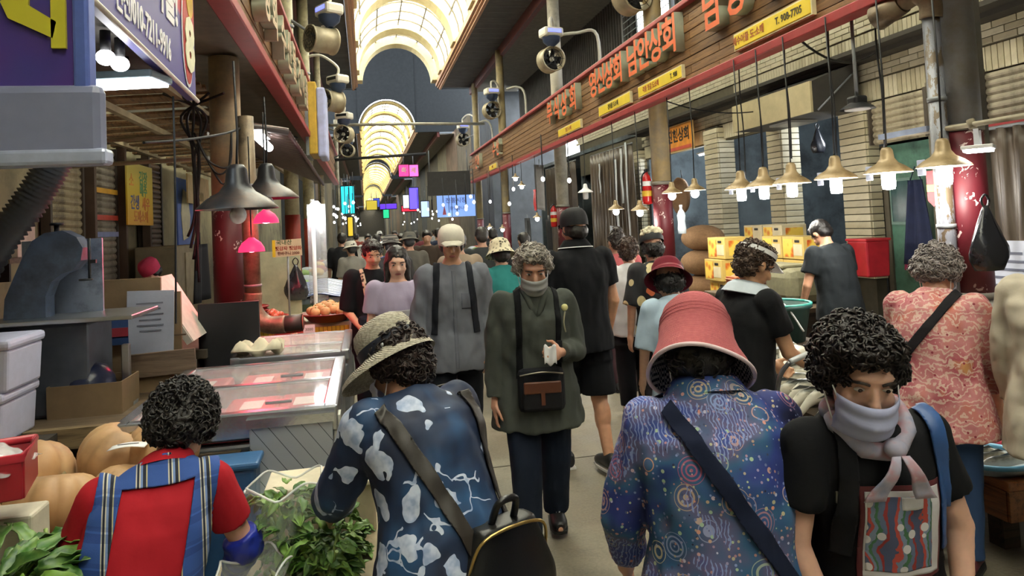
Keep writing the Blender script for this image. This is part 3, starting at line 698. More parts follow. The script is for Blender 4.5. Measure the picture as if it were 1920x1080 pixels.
C_ = thing('small_box', 'small orange box on the shop counter', 'box', (4.05, 7.4, .77)); MB().box((0, 0, .1), (.2, .2, .2), bev=.004).build('box_body', mat('#b5613c', .6), C_); MB().box((-.02, 0, .205), (.2, .2, .008), Matrix.Rotation(R(-20), 3, 'Y')).build('lid_flap', mat('#c67a50', .6), C_)
# wall fan and hanging props in the blue shop
for (x_, y_, z_, e_) in ((7.0, 8.9, 2.75, 45), (6.9, 13.0, 2.7, 70)):
    ld = bpy.data.lights.new('tube_glow', 'POINT'); ld.energy = e_; ld.color = (.9, .96, 1); ld.shadow_soft_size = .15; lo = bpy.data.objects.new('tube_glow', ld); COL.objects.link(lo); lo.location = (x_, y_, z_)
F = thing('wicker_tray', 'round wicker winnowing tray hung in the blue shop', 'tray', (6.0, 12.9, 2.05)); MB().lathe([(.01, 0), (.3, .02), (.34, .08), (.36, .08), (.33, 0), (.3, -.01), (.01, -.02)], n=28, m=Matrix.Rotation(R(-90), 3, 'Y')).build('basket', mat('#8b6a4c', .8, scale=40), F); MB().tube([(0, 0, .34), (0, .02, .5)], .008).build('loop', M_BLACK, F)
F = thing('water_bottle', 'clear blue-white plastic bottle hanging by the red column', 'bottle', aX(1278, 415, 4.3)); MB().lathe([(.01, -.17), (.055, -.17), (.06, -.1), (.05, 0), (.06, .08), (.045, .13), (.02, .17), (.02, .2)], n=16, caps=True).build('bottle_body', glass((.75, .85, .95), .75), F); MB().cyl((0, 0, .2), (0, 0, .23), .022).build('cap', M_WHITE, F)
for (px, py, x, l, c_) in ((1150, 442, 4.6, 'white paper notice clipped among the stalls', '#cfd6e4'), (1410, 405, 7.4, 'white bordered notice on the blue shop wall', '#b9c6cc')):
    N_ = thing('paper_notice', l, 'notice', aX(px, py, x)); MB().box((0, 0, 0), (.008, .34, .36), Matrix.Rotation(R(4), 3, 'X')).build('sheet', mat(c_, .6, var=.05), N_)
    for i in range(5): MB().box((-.006, .02*(i % 2), .1-i*.05), (.003, .22-.03*(i % 3), .012)).build('print_line', mat('#5b6780', .6), N_)
    MB().box((-.006, 0, .16), (.006, .05, .02)).build('clip', M_GREY, N_)
N_ = thing('menu_board', 'pale bluish notice board leaning behind the gray-haired woman', 'board', (4.6, 4.38, .93)); MB().box((0, 0, .22), (.02, .7, .46)).build('board', mat('#b6bccb', .5, var=.06), N_); MB().box((-.012, 0, -.02), (.03, .72, .03)).build('ledge', M_GREY, N_)
for i in range(5): MB().box((-.012, .1-.04*(i % 3), .36-i*.06), (.003, .3+.05*(i % 2), .018)).build('writing', mat('#5d6274', .6), N_)
text('number', '18', .09, .001, mat('#333745', .5), N_, basis((-.013, -.12, .24), (0, -1, 0), (0, 0, 1)), .002)
N_ = thing('stall_cabinet', 'grey stall cabinet carrying the pale notice board', 'cabinet', (4.85, 4.6, 0)); MB().box((0, 0, .45), (.5, 1.0, .88)).build('body', mat('#8b919c', .5), N_); MB().box((-.26, 0, .45), (.02, .9, .7)).build('door', mat('#9aa0ab', .5), N_)
# fire extinguishers strapped to columns
def exting(label, x, y, z):
    e = thing('fire_extinguisher', label, 'extinguisher', (x, y, z)); MB().lathe([(.005, 0), (.07, .01), (.075, .05), (.075, .36), (.05, .42), (.025, .45), (.025, .48)], n=20, caps=True).build('cylinder', mat('#b31f22', .3), e)
    MB().box((0, 0, .5), (.03, .1, .04)).build('valve', M_BLACK, e); MB().tube(bez([(0, -.03, .49), (-.09, -.06, .42), (-.1, -.05, .2)], 6), .012, 8).build('hose', M_BLACK, e)
    MB().lathe([(.076, .12), (.076, .2)], n=20).build('yellow_label', mat('#d9b13a', .5), e); MB().lathe([(.076, .27), (.076, .34)], n=20).build('white_label', M_WHITE, e)
exting('red fire extinguisher strapped to the column by the orange sign', 4.06, 9.92, 1.86); exting('red fire extinguisher on the column near the blue coat', 4.06, 15.3, 1.55)
for (px, py, x, l, c_, wd) in ((1088, 440, 4.0, 'blue coat hanging beside the white column', '#28448a', .3), (1030, 450, 4.0, 'black sheet hanging beside the far red column foot', '#1d1e22', .3), (990, 440, 4.3, 'bundle of black bags hanging in the dark stall', '#202326', .5)):
    p = aX(px, py, x); A = thing('hanging_cloth', l, 'cloth', (p.x, p.y, p.z-.4)); MB().sheet(lambda u, v: (.04*sin(u*9+v*2), (u-.5)*wd*(1-.45*v), v*.85), 14, 10, .02).build('cloth', mat(c_, .7), A); MB().tube([(0, 0, .84), (.0, 0, .95)], .01).build('hook', M_GREY, A)
A = thing('hanging_ties', 'red ties dangling beside the far globe lamp', 'ribbon', aX(1003, 375, 3.95))
for s_ in (-1, 0, 1): MB().sheet(lambda u, v: (.01*sin(v*8), s_*.09+(u-.5)*.06, -v*.5+.25), 2, 6, .01).build('ribbon', mat('#b5262c', .6), A)

# ---- misting fans high on the poles
M_FANW = mat('#cfcabd', .4, var=.06); M_FANB = mat('#31405c', .4); M_DRUM = mat('#a59a80', .45, .2)
def mist_fan(label, drum, box_, pole, rz, r=.25, ln=.3, led=True):
    f = thing('misting_fan', label, 'fan', drum); d = Vector(drum); bx_ = Vector(box_)-d; pl = Vector(pole)-d; m = Matrix.Rotation(rz, 3, 'Z')
    ax = m @ Vector((0, -1, 0)); b = MB(); x, y, z = frame(ax)
    loops = []
    for (rr, q) in ((r*1.06, -ln/2), (r*1.06, -ln/2+.03), (r*.97, -ln/2+.035), (r*.97, ln/2-.035), (r*1.06, ln/2-.03), (r*1.06, ln/2), (r*.96, ln/2), (r*.92, 0), (r*.96, -ln/2), (r*1.06, -ln/2)):
        loops.append([ax*q+x*(cos(2*pi*k/28)*rr)+y*(sin(2*pi*k/28)*rr) for k in range(28)])
    b.ring(loops, False).build('drum', M_DRUM, f)
    for k in range(5):
        a = 2*pi*k/5; u = x*cos(a)+y*sin(a); v = x*-sin(a)+y*cos(a)
        MB().sheet(lambda s_, t_: u*(r*(.15+.75*s_))+v*((t_-.5)*r*.5)+ax*((t_-.5)*.08), 3, 3, .006).build('blade', M_BLACK, f)
    MB().cyl(ax*-.06, ax*.07, r*.18, n=14).build('hub', mat('#d2cfc4', .4), f)
    g = MB()
    for k in range(1, 4): g.tube([ax*(ln/2)+x*(cos(2*pi*q/20)*r*k/4+0)+y*(sin(2*pi*q/20)*r*k/4) for q in range(21)], .005, 5)
    for k in range(8): a = 2*pi*k/8; g.tube([ax*(ln/2), ax*(ln/2)+(x*cos(a)+y*sin(a))*r], .004, 5)
    g.build('grille', M_BLACK, f)
    MB().box(bx_, (.44, .34, .2), m, bev=.05).build('control_box', M_FANW, f); MB().box(bx_+m @ Vector((0, -.172, .015)), (.3, .01, .07), m).build('display', emis((.12, .14, .75), 1.6) if led else M_BLACK, f)
    MB().lathe([(.19, 0), (.17, -.1), (.06, -.2)], bx_+Vector((0, 0, -.09)), n=18, m=m).build('nozzle_cone', M_FANB, f); MB().tube([bx_+Vector((0, 0, -.25)), Vector((0, 0, r))], .022, 8).build('stem', M_FANW, f)
    MB().tube(bez([pl, pl+Vector((0, 0, .35)), pl.lerp(bx_, .5)+Vector((0, 0, .5)), bx_+Vector((0, 0, .3)), bx_+Vector((0, 0, .1))], 6), .03, 10).build('arm', M_FANW, f)
    MB().tube([pl+Vector((0, 0, -.2)), Vector((0, 0, 0))], .025, 8).build('bracket', M_GREY, f)
mist_fan('misting fan with blue display on the column right of the dark corrugated wall', aX(1033, 112, 3.9), aX(1033, 62, 3.9), (4.22, 15.0, 5.3), R(12))
mist_fan('misting fan with blue display on the slim cream column', aX(922, 207, 3.9), aX(922, 172, 3.9), (4.22, 21.5, 5.3), R(12))
mist_fan('misting fan on the last column of the plank fascia', aX(868, 262, 3.9), aX(868, 237, 3.9), (4.22, 26.6, 5.3), R(10))
mist_fan('misting fan at the column before the louvred window', aX(1185, -8, 3.9), aX(1185, -70, 3.9), (4.22, 9.75, 5.2), R(15))
mist_fan('misting fan with tilted beige drum on the near left pole', aY(603, 75, 12.4), aY(617, 20, 12.4), (-1.2, 12.7, 5.6), R(-58), .22, .46)
mist_fan('misting fan with dark display on the second left pole', aY(622, 190, 16.4), aY(633, 150, 16.4), (-1.2, 16.5, 5.2), R(-50), .24, .4, False)
mist_fan('small misting fan beyond the second left pole', aY(645, 252, 20.5), aY(645, 218, 20.5), (-1.2, 21.4, 5.0), R(-25), .24, .3, False)
mist_fan('distant misting fan above the left stalls', aY(652, 282, 27), aY(652, 262, 27), (-1.2, 28, 4.6), R(-10), .24, .3, False)
for (p, l) in (([(4.2, 14.9, 5.7), (4.6, 14.7, 5.7), (5.0, 14.5, 5.6), (5.0, 14.5, 4.3)], 'white bent pipe arm dropping to the fascia beside the misting fan'), ([(4.2, 20.5, 5.6), (4.5, 20.4, 5.65), (4.7, 20.3, 5.4), (4.7, 20.3, 4.3)], 'white bent pipe arm behind the slim column'), ([(4.2, 26, 5.4), (4.5, 26, 5.5), (4.7, 26, 5.2), (4.7, 26, 4.3)], 'far bent pipe arm at the last column')):
    tag(MB().tube(bez(p, 6), .035, 10).build('bent_pipe', mat('#b9b7ac', .4), None), l, 'pipe')
tag(MB().tube([(-1.1, 24, 5.15), (1.5, 24, 5.15), (4.1, 24, 5.1)], .05, 10).build('cross_pipe', mat('#8f8c80', .4)), 'grey pipe spanning the lane below the second vault', 'pipe')
tag(MB().tube([(-1.1, 30, 4.6), (2.6, 30, 4.75)], .06, 10).build('cross_beam', mat('#2f2d2b', .6)), 'dark beam spanning the lane before the far vaults', 'beam')

# ---- fish stall
S_ = thing('fish_stall', 'low dark fish stall table along the right of the lane', 'table', (2.56, 4.2, 0)); M_DKW = wood('#473a2c', '#2a2119')
MB().box((0, 0, .58), (.64, 1.8, .06)).build('table_top', M_DKW, S_)
for dx in (-.27, .27):
    for dy in (-.84, .84): MB().box((dx, dy, .28), (.07, .07, .56)).build('leg', M_DKW, S_)
MB().box((-.28, 0, .3), (.03, 1.6, .5)).build('front_board', mat('#2a2724', .7), S_)
t = NT('fish_skin'); o = t.tc(); zc = t.xyz(o)[2]; n = t.noise(t.mapping((3, 9, 9)), 5, 3)
f_ = t.math('ADD', t.math('MULTIPLY', zc, 14), t.math('MULTIPLY', n[0], .6)); M_FISH = t.fin(t.ramp(f_, [(.1, '#d8d3c4'), (.5, '#b9b4a4'), (.72, '#5d5f58'), (.95, '#3a3f40')]), .28)
def fish_mesh(L, r, bend=0):
    b = MB(); loops = []; N = 13
    prof = [.05, .55, .85, 1, 1, .95, .88, .78, .64, .48, .32, .2, .16]
    for i in range(N):
        u = i/(N-1); x_ = (u-.35)*L; z_ = -bend*max(0, u-.45)**2*L; rr = prof[i]*r
        loops.append([Vector((x_, cos(2*pi*k/12)*rr*.62, z_+sin(2*pi*k/12)*rr)) for k in range(12)])
    b.ring(loops); xe = .65*L; ze = -bend*.55**2*L
    b.prism([(xe-.02, ze), (xe+.07*L*2, ze+r*1.0), (xe+.05*L*2, ze), (xe+.07*L*2, ze-r*1.0)], .006, (0, .003, 0), (1, 0, 0), (0, 0, 1))
    b.prism([(-.02*L, r*.9), (.2*L, r*1.25), (.3*L, r*.8)], .004, (0, .002, 0), (1, 0, 0), (0, 0, 1)); return b.mesh('fish_body')
def eye_mesh(L, r):
    b = MB()
    for s_ in (-1, 1): b.ball((-.35*L+.09*L, s_*r*.42, r*.2), r*.16, nu=8, nv=6)
    return b.mesh('eyes')
FM = [fish_mesh(.46, .05, 2.6), fish_mesh(.42, .045, .3), fish_mesh(.5, .042, 3.2)]; EMs = [eye_mesh(.46, .05), eye_mesh(.42, .045), eye_mesh(.5, .042)]
for m_ in FM: m_.materials.append(M_FISH)
for m_ in EMs: m_.materials.append(M_BLACK)
def fish(k, loc, rot, label, group):
    f = thing('whole_fish', label, 'fish', loc, group=group, rot=rot); link('fish_body', FM[k], None, f); link('eyes', EMs[k], None, f); return f
for i in range(18): fish(random.choice((0, 2)), (2.38+random.uniform(-.03, .03), 3.36+i*.095, .67+.02*(i % 2)), (0, R(random.uniform(-4, 4)), R(180+random.uniform(-6, 6))), 'silver fish with its tail draped over the front edge of the fish stall', 'fish draped over the stall edge')
for r_ in range(2):
    for i in range(12): fish(1, (2.6+r_*.16+random.uniform(-.02, .02), 3.45+i*.135, .7+.035*r_), (R(random.uniform(-25, 25)), R(random.uniform(-8, 3)), R(160+random.uniform(-35, 35))), 'silver fish lying flat in the heap on the fish stall', 'fish heaped on the stall')
for i in range(6): fish(0, (2.6+random.uniform(-.05, .1), 3.6+i*.24, .8), (R(random.uniform(-60, 60)), 0, R(random.uniform(100, 240))), 'silver fish sprawled on top of the stall heap', 'fish on top of the heap')
B_ = thing('green_basket', 'dark green plastic basket with cords behind the fish heap', 'basket', (3.3, 5.42, .62)); MB().lathe([(.01, 0), (.2, 0), (.25, .26), (.27, .27), (.27, .3), (.24, .29), (.19, .03), (.01, .02)], n=28).build('basket_shell', mat('#1d4440', .5), B_)
MB().tube([(cos(a)*.26, sin(a)*.26, .3) for a in [2*pi*k/24 for k in range(25)]], .012, 8).build('teal_rim', mat('#3f9c92', .4), B_); MB().tube(bez([(-.26, 0, .3), (-.1, -.2, .34), (.05, -.27, .1)], 6), .008).build('white_cord', M_WHITE, B_)
B_ = thing('dark_bag', 'crumpled clear and black bag at the back of the fish stall', 'bag', (2.75, 5.4, .62)); MB().ball((0, 0, .15), (.28, .14, .14), nu=20, nv=12).build('bag_body', M_BAG, B_); MB().sheet(lambda u, v: ((u-.5)*.5, -.1+.04*sin(u*14), .16+v*.14+.02*sin(u*9)), 14, 6, .004).build('clear_wrap', glass((.85, .88, .9), .5), B_)
S2 = thing('basket_stand', 'low dark stand under the green basket', 'stand', (3.02, 5.4, 0)); MB().box((0, 0, .59), (1.1, .5, .05)).build('top', M_DKW, S2)
for dx in (-.5, .5): MB().box((dx, 0, .28), (.06, .45, .56)).build('leg', M_DKW, S2)
# ---- shopping trolley
C_ = thing('shopping_cart', 'wire shopping trolley with curved grey handle beside the fish stall', 'cart', (2.02, 3.1, 0)); M_CHR = mat('#7d7f82', .3, .8)
for s_ in (-1, 1): MB().tube(bez([(s_*.16, .12, .06), (s_*.16, .05, .6), (s_*.15, 0, .88), (s_*.1, -.02, .97)], 6), .011, 8).build('side_tube', M_CHR, C_)
MB().tube(bez([(-.1, -.02, .97), (0, -.03, 1.0), (.1, -.02, .97)], 6), .014, 8).build('handle', mat('#b9bcc0', .3), C_)
for k in range(6): MB().tube([(-.17, .1, .15+k*.09), (-.17, -.25, .15+k*.09), (.17, -.25, .15+k*.09), (.17, .1, .15+k*.09)], .004, 5).build('basket_wire', M_CHR, C_)
for k in range(5): MB().tube([(-.17+k*.085, -.25, .12), (-.17+k*.085, -.25, .62)], .004, 5).build('basket_wire', M_CHR, C_)
MB().tube(bez([(-.17, -.25, .66), (0, -.28, .72), (.17, -.25, .66)], 6), .012, 8).build('front_bar', mat('#9fa3a6', .3, .6), C_)
for s_ in (-1, 1): MB().cyl((s_*.18, .12, .06), (s_*.2, .12, .06), .06, n=18).build('wheel', M_BLACK, C_)
# ---- low bench with baskets
B_ = thing('plank_bench', 'low orange-brown plank bench carrying round fish trays', 'bench', (3.45, 3.55, 0)); M_BN = wood('#96592f', '#5e3519', (14, 1, 14), .35)
for i in range(5): MB().box((-.44+i*.22, 0, .33), (.212, 1.28, .045), bev=.005).build('plank', M_BN, B_)
MB().box((-.53, 0, .24), (.05, 1.26, .14)).build('apron_board', M_BN, B_); MB().box((0, -.62, .24), (1.1, .05, .14)).build('apron_board', M_BN, B_)
for dx in (-.45, .45):
    for dy in (-.5, .5): MB().box((dx, dy, .09), (.09, .09, .18)).build('leg', M_DKW, B_)
def tray(label, loc, col, m_in):
    t_ = thing('fish_tray', label, 'tray', loc); MB().lathe([(.01, .004), (.17, .004), (.195, .05), (.19, .045), (.165, .012), (.01, .012)], n=32).build('tray_dish', mat('#8f98a0', .3), t_)
    MB().tube([(cos(a)*.195, sin(a)*.195, .05) for a in [2*pi*k/32 for k in range(33)]], .013, 8).build('rim', mat(col, .35), t_)
    for k in range(4): link('fish', FM[1], None, t_, (-.02, -.09+.06*k, .05)).scale = (.72,)*3
    return t_
tray('round fish tray with light blue rim on the plank bench', (3.0, 3.12, .355), '#5f9fc4', None); tray('round fish tray with pink-red rim on the plank bench', (3.25, 3.45, .355), '#c2485e', None); tray('round fish tray with pale rim behind the pink one', (3.6, 3.3, .355), '#a9c4d6', None)
# ================================================================ LEFT SIDE
# ---- near hanging sign, purple-blue, with pale lower panel
G = thing('hanging_sign', 'purple-blue hanging sign with yellow lettering and pale lower panel', 'sign', (-.95, 2.4, 1.92))
t = NT('purple_sign'); n = t.noise(t.tc(), 2.5, 2); zz = t.xyz(t.tc())[2]; c = t.mix(t.ramp(n[0], [(.35, (0,)*3), (.65, (1,)*3)]), '#3b3f86', '#54307e'); M_PUR = t.fin(c, .35)
MB().box((-.06, 0, .43), (.42, .05, .5), bev=.012).build('board', M_PUR, G); MB().box((.128, 0, .43), (.045, .07, .52), bev=.01).build('side_frame', mat('#5f74c0', .35, .3), G)
MB().box((-.04, -.02, .12), (.46, .06, .24), bev=.03).build('lower_panel', mat('#7b809a', .35, var=.15, scale=3), G)
MB().box((-.04, -.02, .02), (.48, .075, .05), bev=.012).build('bottom_tray', mat('#a9b2cc', .3, .3), G)
M_YL = mat('#c3bb34', .4, var=.05)
MB().prism([(-.02, .30), (.02, .30), (.02, .75), (-.02, .75)], .012, (.07, -.026, .05), (1, 0, 0), (0, 0, 1)).build('letter_stroke', M_YL, G)
MB().prism([(-.12, .44), (-.1, .39), (.02, .33), (.03, .38), (-.045, .43), (-.045, .6), (-.085, .6), (-.085, .47)], .012, (.035, -.026, .05), (1, 0, 0), (0, 0, 1)).build('letter_stroke', M_YL, G)
MB().box((-.17, -.03, .36), (.03, .05, .26), bev=.006).build('tube_bracket', mat('#b9c0d6', .3), G)
for s_ in (-.2, .08): MB().tube([(s_, 0, .66), (s_, 0, 1.5)], .008).build('hanger_rod', M_GREY, G)
# ---- phone-number banner box with lamps under its canopy
G = thing('phone_banner', 'purple box banner with white phone number 010-7211-9916', 'sign', (-1.0, 3.4, 2.56))
t = NT('banner_print'); xx = t.xyz(t.mapping((1, 1, 1))); y_, z_ = xx[1], xx[2]
nn = t.noise(t.tc(), 3, 2)
s1 = t.math('ADD', t.math('SUBTRACT', z_, .42), t.math('MULTIPLY', nn[0], .2))
c = t.ramp(s1, [(0, '#5c5596'), (.06, '#4a4280'), (.1, '#b8304c'), (.19, '#c04a3a'), (.22, '#8a4a80'), (.4, '#6a6cae')]); M_BAN = t.fin(c, .4)
MB().prism([(-1.3, .08), (1.25, -.04), (1.25, .85), (-1.3, .85)], .05, (-.03, 0, 0), (0, 1, 0), (0, 0, 1)).build('banner_face', M_BAN, G)
MB().tube([(.03, -1.3, .075), (.03, 1.25, -.045)], .012, 8).build('edge_trim', mat('#d8cfc4', .4), G)
M_WT = mat('#e9e6ea', .4, var=.03)
sl = Vector((0, 1, -.047))
text('phone_number', '신선/010-7211-9916', .17, .002, M_WT, G, basis((.023, .24, .135), sl, (0, .047, 1)), .003, sx=.62)
text('lettering', '국산깐마늘!', .3, .002, M_WT, G, basis((.023, .3, .42), sl, (0, .047, 1)), .01, sx=.75)
e_ = [(cos(a)*.13, sin(a)*.32) for a in [2*pi*k/24 for k in range(24)]]
MB().prism(e_, .004, (.023, 1.05, .32), (0, 1, 0), (0, 0, 1)).build('emblem_outline', M_WT, G)
MB().prism([(a*.88, b*.94) for a, b in e_], .004, (.026, 1.05, .32), (0, 1, 0), (0, 0, 1)).build('emblem_red', mat('#b5342f', .4), G)
MB().prism([(a*.6+.05, b*.3+.2) for a, b in e_], .004, (.029, 1.05, .32), (0, 1, 0), (0, 0, 1)).build('emblem_yellow', mat('#d9b23e', .4), G)
text('emblem_figure', '8', .42, .002, mat('#e3e0c0', .4), G, basis((.034, 1.07, .24), (0, 1, 0), (0, 0, 1)), .02)
MB().box((-.6, 0, .1), (1.15, 2.5, .04)).build('canopy_underside', mat('#57524c', .7, var=.25, dirt='#33302d'), G)
MB().box((-1.0, 0, .5), (.04, 2.5, .8)).build('back_panel', mat('#4a463f', .7), G)
L = thing('led_floodlight', 'bright rectangular LED floodlight under the phone-number banner', 'lamp', (-1.17, 3.98, 2.49), R(-12))
MB().box((0, 0, 0), (.34, .2, .02), bev=.005).build('panel', emis((.85, .97, 1), 9), L); MB().box((0, 0, .025), (.37, .23, .04), bev=.01).build('housing', mat('#6d7f8a', .4), L); MB().tube([(0, 0, .04), (0, 0, .14)], .015).build('mount', M_BLACK, L)
for (px, py, l) in ((198, 108, 'round lit bulb under the banner canopy, nearer the hanging sign'), (225, 120, 'round lit bulb under the banner canopy, nearer the floodlight')):
    L = thing('bare_bulb', l, 'lamp', aZ(px, py, 2.5)); MB().ball((0, 0, 0), (.04, .04, .035)).build('bulb', emis((1, 1, 1), 8), L); MB().cyl((0, 0, .03), (0, 0, .12), .022).build('socket', M_BLACK, L)
w_ = wire('sagging_wire', bez([(-1.35, 4.9, 2.3), (-1.2, 5.4, 2.38), (-1.05, 6.0, 2.5), (-1.0, 6.5, 2.62)]), .01, M_BLACK); tag(w_, 'black wire sagging from the banner corner to the lamp column', 'wire')
w_ = wire('sagging_wire', bez([(-1.05, 4.4, 2.5), (-1.05, 4.4, 2.2), (-1.06, 4.42, 1.8), (-1.08, 4.45, 1.2)]), .006, M_BLACK); tag(w_, 'thin black wire hanging straight down from the banner', 'wire')
B_ = thing('wire_bundle', 'tangled bundle of black wires tied down the red column', 'wire', (-1.43, 6.72, 0))
for k in range(5): MB().tube(bez([(-.02*k, -.02, 1.3+.1*k), (.02*sin(k), -.04, 1.9), (.03*cos(k*2), -.03, 2.4), (.05*k-.1, -.05, 2.75), (.3-.12*k, -.3, 2.9)], 6), .012, 6).build('strand', M_BLACK, B_)
for k in range(3): MB().tube(bez([(0, -.05, 2.6), (.12+.05*k, -.1, 2.35-.1*k), (.28, -.05, 2.3), (.3, 0, 2.6)], 6), .009, 6).build('loop', M_BLACK, B_)
# horizontal pipes under the plank canopy
for z, l in ((2.62, 'upper grey conduit running along the plank canopy'), (2.4, 'lower grey conduit running along the plank canopy')): tag(MB().tube([(-2.9, 7.4, z), (-1.36, 6.9, z)], .02, 8).build('conduit_pipe', mat('#a09880', .5)), l, 'pipe')
# ---- left fascia letters, awning, box sign
sign_letters('상회', [6.6, 7.15], 3.78, .5, 'pale channel letters at the near end of the left fascia', x=-.89, face=1, mf=mat('#b59a78', .5))
sign_letters('수산물', [7.9, 8.5, 9.1], 3.74, .5, 'pale channel letters in the middle of the left fascia', x=-.89, face=1, mf=mat('#b59a78', .5))
sign_letters('건어물', [9.8, 10.4, 11.0], 3.72, .5, 'pale channel letters at the far end of the left fascia', x=-.89, face=1, mf=mat('#b59a78', .5))
G = thing('box_sign', 'yellow and white box sign projecting from the left fascia', 'sign', (-.7, 12.6, 2.95)); MB().box((-.08, 0, .62), (.14, .9, 1.2), bev=.02).build('yellow_side', mat('#c9a63c', .45), G); MB().box((.06, 0, .55), (.14, .9, 1.15), bev=.03).build('white_side', mat('#b6bde6', .4), G); MB().box((-.17, 0, .62), (.05, .95, 1.24)).build('bracket', M_GREY, G)
A = thing('corrugated_awning', 'dark corrugated metal awning sloping over the lamp column', 'awning', (0, 0, 0))
def awn(u, v):
    a = Vector((-1.62, 7.15, 2.84)).lerp(Vector((-1.55, 10.5, 2.84)), u); b2 = Vector((-.72, 7.5, 2.72)).lerp(Vector((-.7, 13.2, 2.55)), u)
    p = a.lerp(b2, v); p.z += .03*sin(u*2*pi*26); return p
MB().sheet(awn, 208, 4, .006).build('corrugated_sheet', mat('#5a4640', .35, .4, var=.2), A); MB().tube([(-.72, 7.5, 2.7), (-.7, 13.2, 2.53)], .025, 6).build('front_bar', mat('#4a2c2a', .5), A); MB().tube([(-1.62, 7.15, 2.82), (-.72, 7.5, 2.7)], .03, 6).build('end_bar', mat('#3a2f2c', .5), A)
L = thing('tube_light', 'bright slanted tube light under the corrugated awning', 'light', (-.98, 7.55, 2.62)); MB().cap((-.02, -.3, .03), (.02, .35, -.02), .045, .045).build('tube', emis((1, 1, .98), 9), L); MB().box((0, 0, .07), (.1, .5, .04)).build('fitting', M_WHITE, L)
# black enamel lamps and red lamps
M_BLKL = mat('#2b2c30', .35, .3, dirt='#4b3a30')
lamp('large black enamel lamp shade in front of the red flowered column', -.75, 4.6, 1.845, .24, 2.75, 'round', False, shade=M_BLKL, card=False, inside=M_BLKL)
lamp('black enamel lamp shade hanging behind the larger black one', -.73, 5.8, 1.96, .24, 2.75, 'round', False, shade=M_BLKL, card=False, inside=M_BLKL)
def red_lamp(label, loc, r):
    L = thing('red_lamp', label, 'lamp', loc); MB().lathe([(r, 0), (r*.95, .03), (r*.7, .07), (r*.3, .1), (.02, .11)], n=24).build('shade', emis((.8, .02, .09), 1.1), L)
    MB().ball((0, 0, .03), (r*.5, r*.5, .035)).build('bulb', emis((1, .25, .35), 9), L); wire('cord', [(0, 0, .1), (0, 0, .9)], .006, M_BLACK, L)
    ld = bpy.data.lights.new('lamp_glow', 'POINT'); ld.energy = 5; ld.color = (1, .05, .1); ld.shadow_soft_size = .06; lo = bpy.data.objects.new('lamp_glow', ld); COL.objects.link(lo); lo.parent = L; lo.location = (0, 0, -.03)
red_lamp('glowing pink-red lamp under the black lamp shades', aY(499, 418, 6.1), .1); red_lamp('glowing red lamp beside the brown stove pipe', aY(472, 472, 5.9), .1)
# stove pipe with elbow
P = thing('stove_pipe', 'brown sheet-metal stove pipe with an elbow and open end', 'pipe', (-.95, 6.45, 0)); b = MB()
MB().tube([(-.02, 0, 2.7), (0, 0, 1.18)], .068, 16).build('vertical_run', M_DUCT, P)
MB().tube(bez([(0, 0, 1.2), (.0, 0, 1.05), (.1, -.02, .93), (.26, -.04, .92)], 6), .075, 16).build('elbow', M_DUCT, P); MB().tube([(.24, -.04, .92), (.4, -.06, .93)], .068, 16).build('outlet', mat('#4b4440', .5, .4), P); MB().cyl((.4, -.06, .93), (.405, -.06, .93), .06).build('rust_mouth', mat('#a0564a', .7), P)
for z in (1.25, 1.6, 2.1): MB().cyl((0, 0, z), (0, 0, z+.02), .074).build('seam_ring', M_GREY, P)
# ---- chest freezer with glass lids
M_FRM = mat('#aeb0b4', .25, .85, var=.1)
Z = thing('chest_freezer', 'stainless chest freezer with red-lit glass lids', 'freezer', (-.63, 4.1, 0))
for (c_, d) in (((0, 0, .42), (.93, 1.28, .66)),): MB().box(c_, d, bev=.015).build('body', mat('#8d9094', .3, .7), Z)
for s_ in (-1, 1): MB().box((s_*.44, 0, .83), (.07, 1.32, .12), bev=.01).build('side_rail', M_FRM, Z)
for y in (-.63, .0, .63): MB().box((0, y, .83), (.86, .06, .12), bev=.01).build('cross_rail', M_FRM, Z)
MB().box((0, 0, .77), (.85, 1.25, .02)).build('inner_floor', mat('#b0242a', .5), Z)
for y in (-.31, .32): MB().box((0, y, .88), (.84, .56, .012)).build('glass_lid', glass((.85, .88, .9), .22), Z)
for y in (-.31, .32): MB().box((.2, y-.2, .895), (.12, .03, .015), bev=.004).build('lid_handle', M_FRM, Z)
FZ = [('red-wrapped frozen pack lying nearest the panel end of the chest freezer', -.3, -.3), ('red-wrapped frozen pack beside the side rail in the chest freezer', .05, -.3), ('red-wrapped frozen pack in the near corner of the chest freezer', .3, -.3), ('red-wrapped frozen pack at the column corner of the chest freezer', -.3, .33), ('red-wrapped frozen pack in the middle of the far lid', .02, .33), ('red-wrapped frozen pack under the bright end of the far lid', .3, .33)]
for l, x, y in FZ:
    k = thing('frozen_pack', l, 'food pack', (-.63+x, 4.1+y, .782)); MB().box((0, 0, .03), (.26, .4, .06), bev=.02).build('wrapper', mat('#c21f2c', .3), k); MB().box((0, 0, .062), (.1, .16, .003)).build('sticker', mat('#e7d6d0', .4), k)
t = NT('printed_film'); xyz = t.xyz(t.tc()); d_ = t.math('ADD', t.math('MULTIPLY', xyz[0], 1.0), t.math('MULTIPLY', xyz[2], .75)); wv = t.math('FRACT', t.math('MULTIPLY', d_, 14)); ln_ = t.math('LESS_THAN', wv, .045)
nn = t.noise(t.mapping((60, 1, 16)), 3, 3); band = t.math('LESS_THAN', t.math('ABSOLUTE', t.math('ADD', t.math('SUBTRACT', xyz[2], .0), t.math('MULTIPLY', xyz[0], -.2))), .016); tx = t.math('MULTIPLY', band, t.math('GREATER_THAN', nn[0], .52))
M_FILM = t.fin(t.mix(t.math('MAXIMUM', ln_, tx), '#a7aeb8', '#3c4048'), .35, .3)
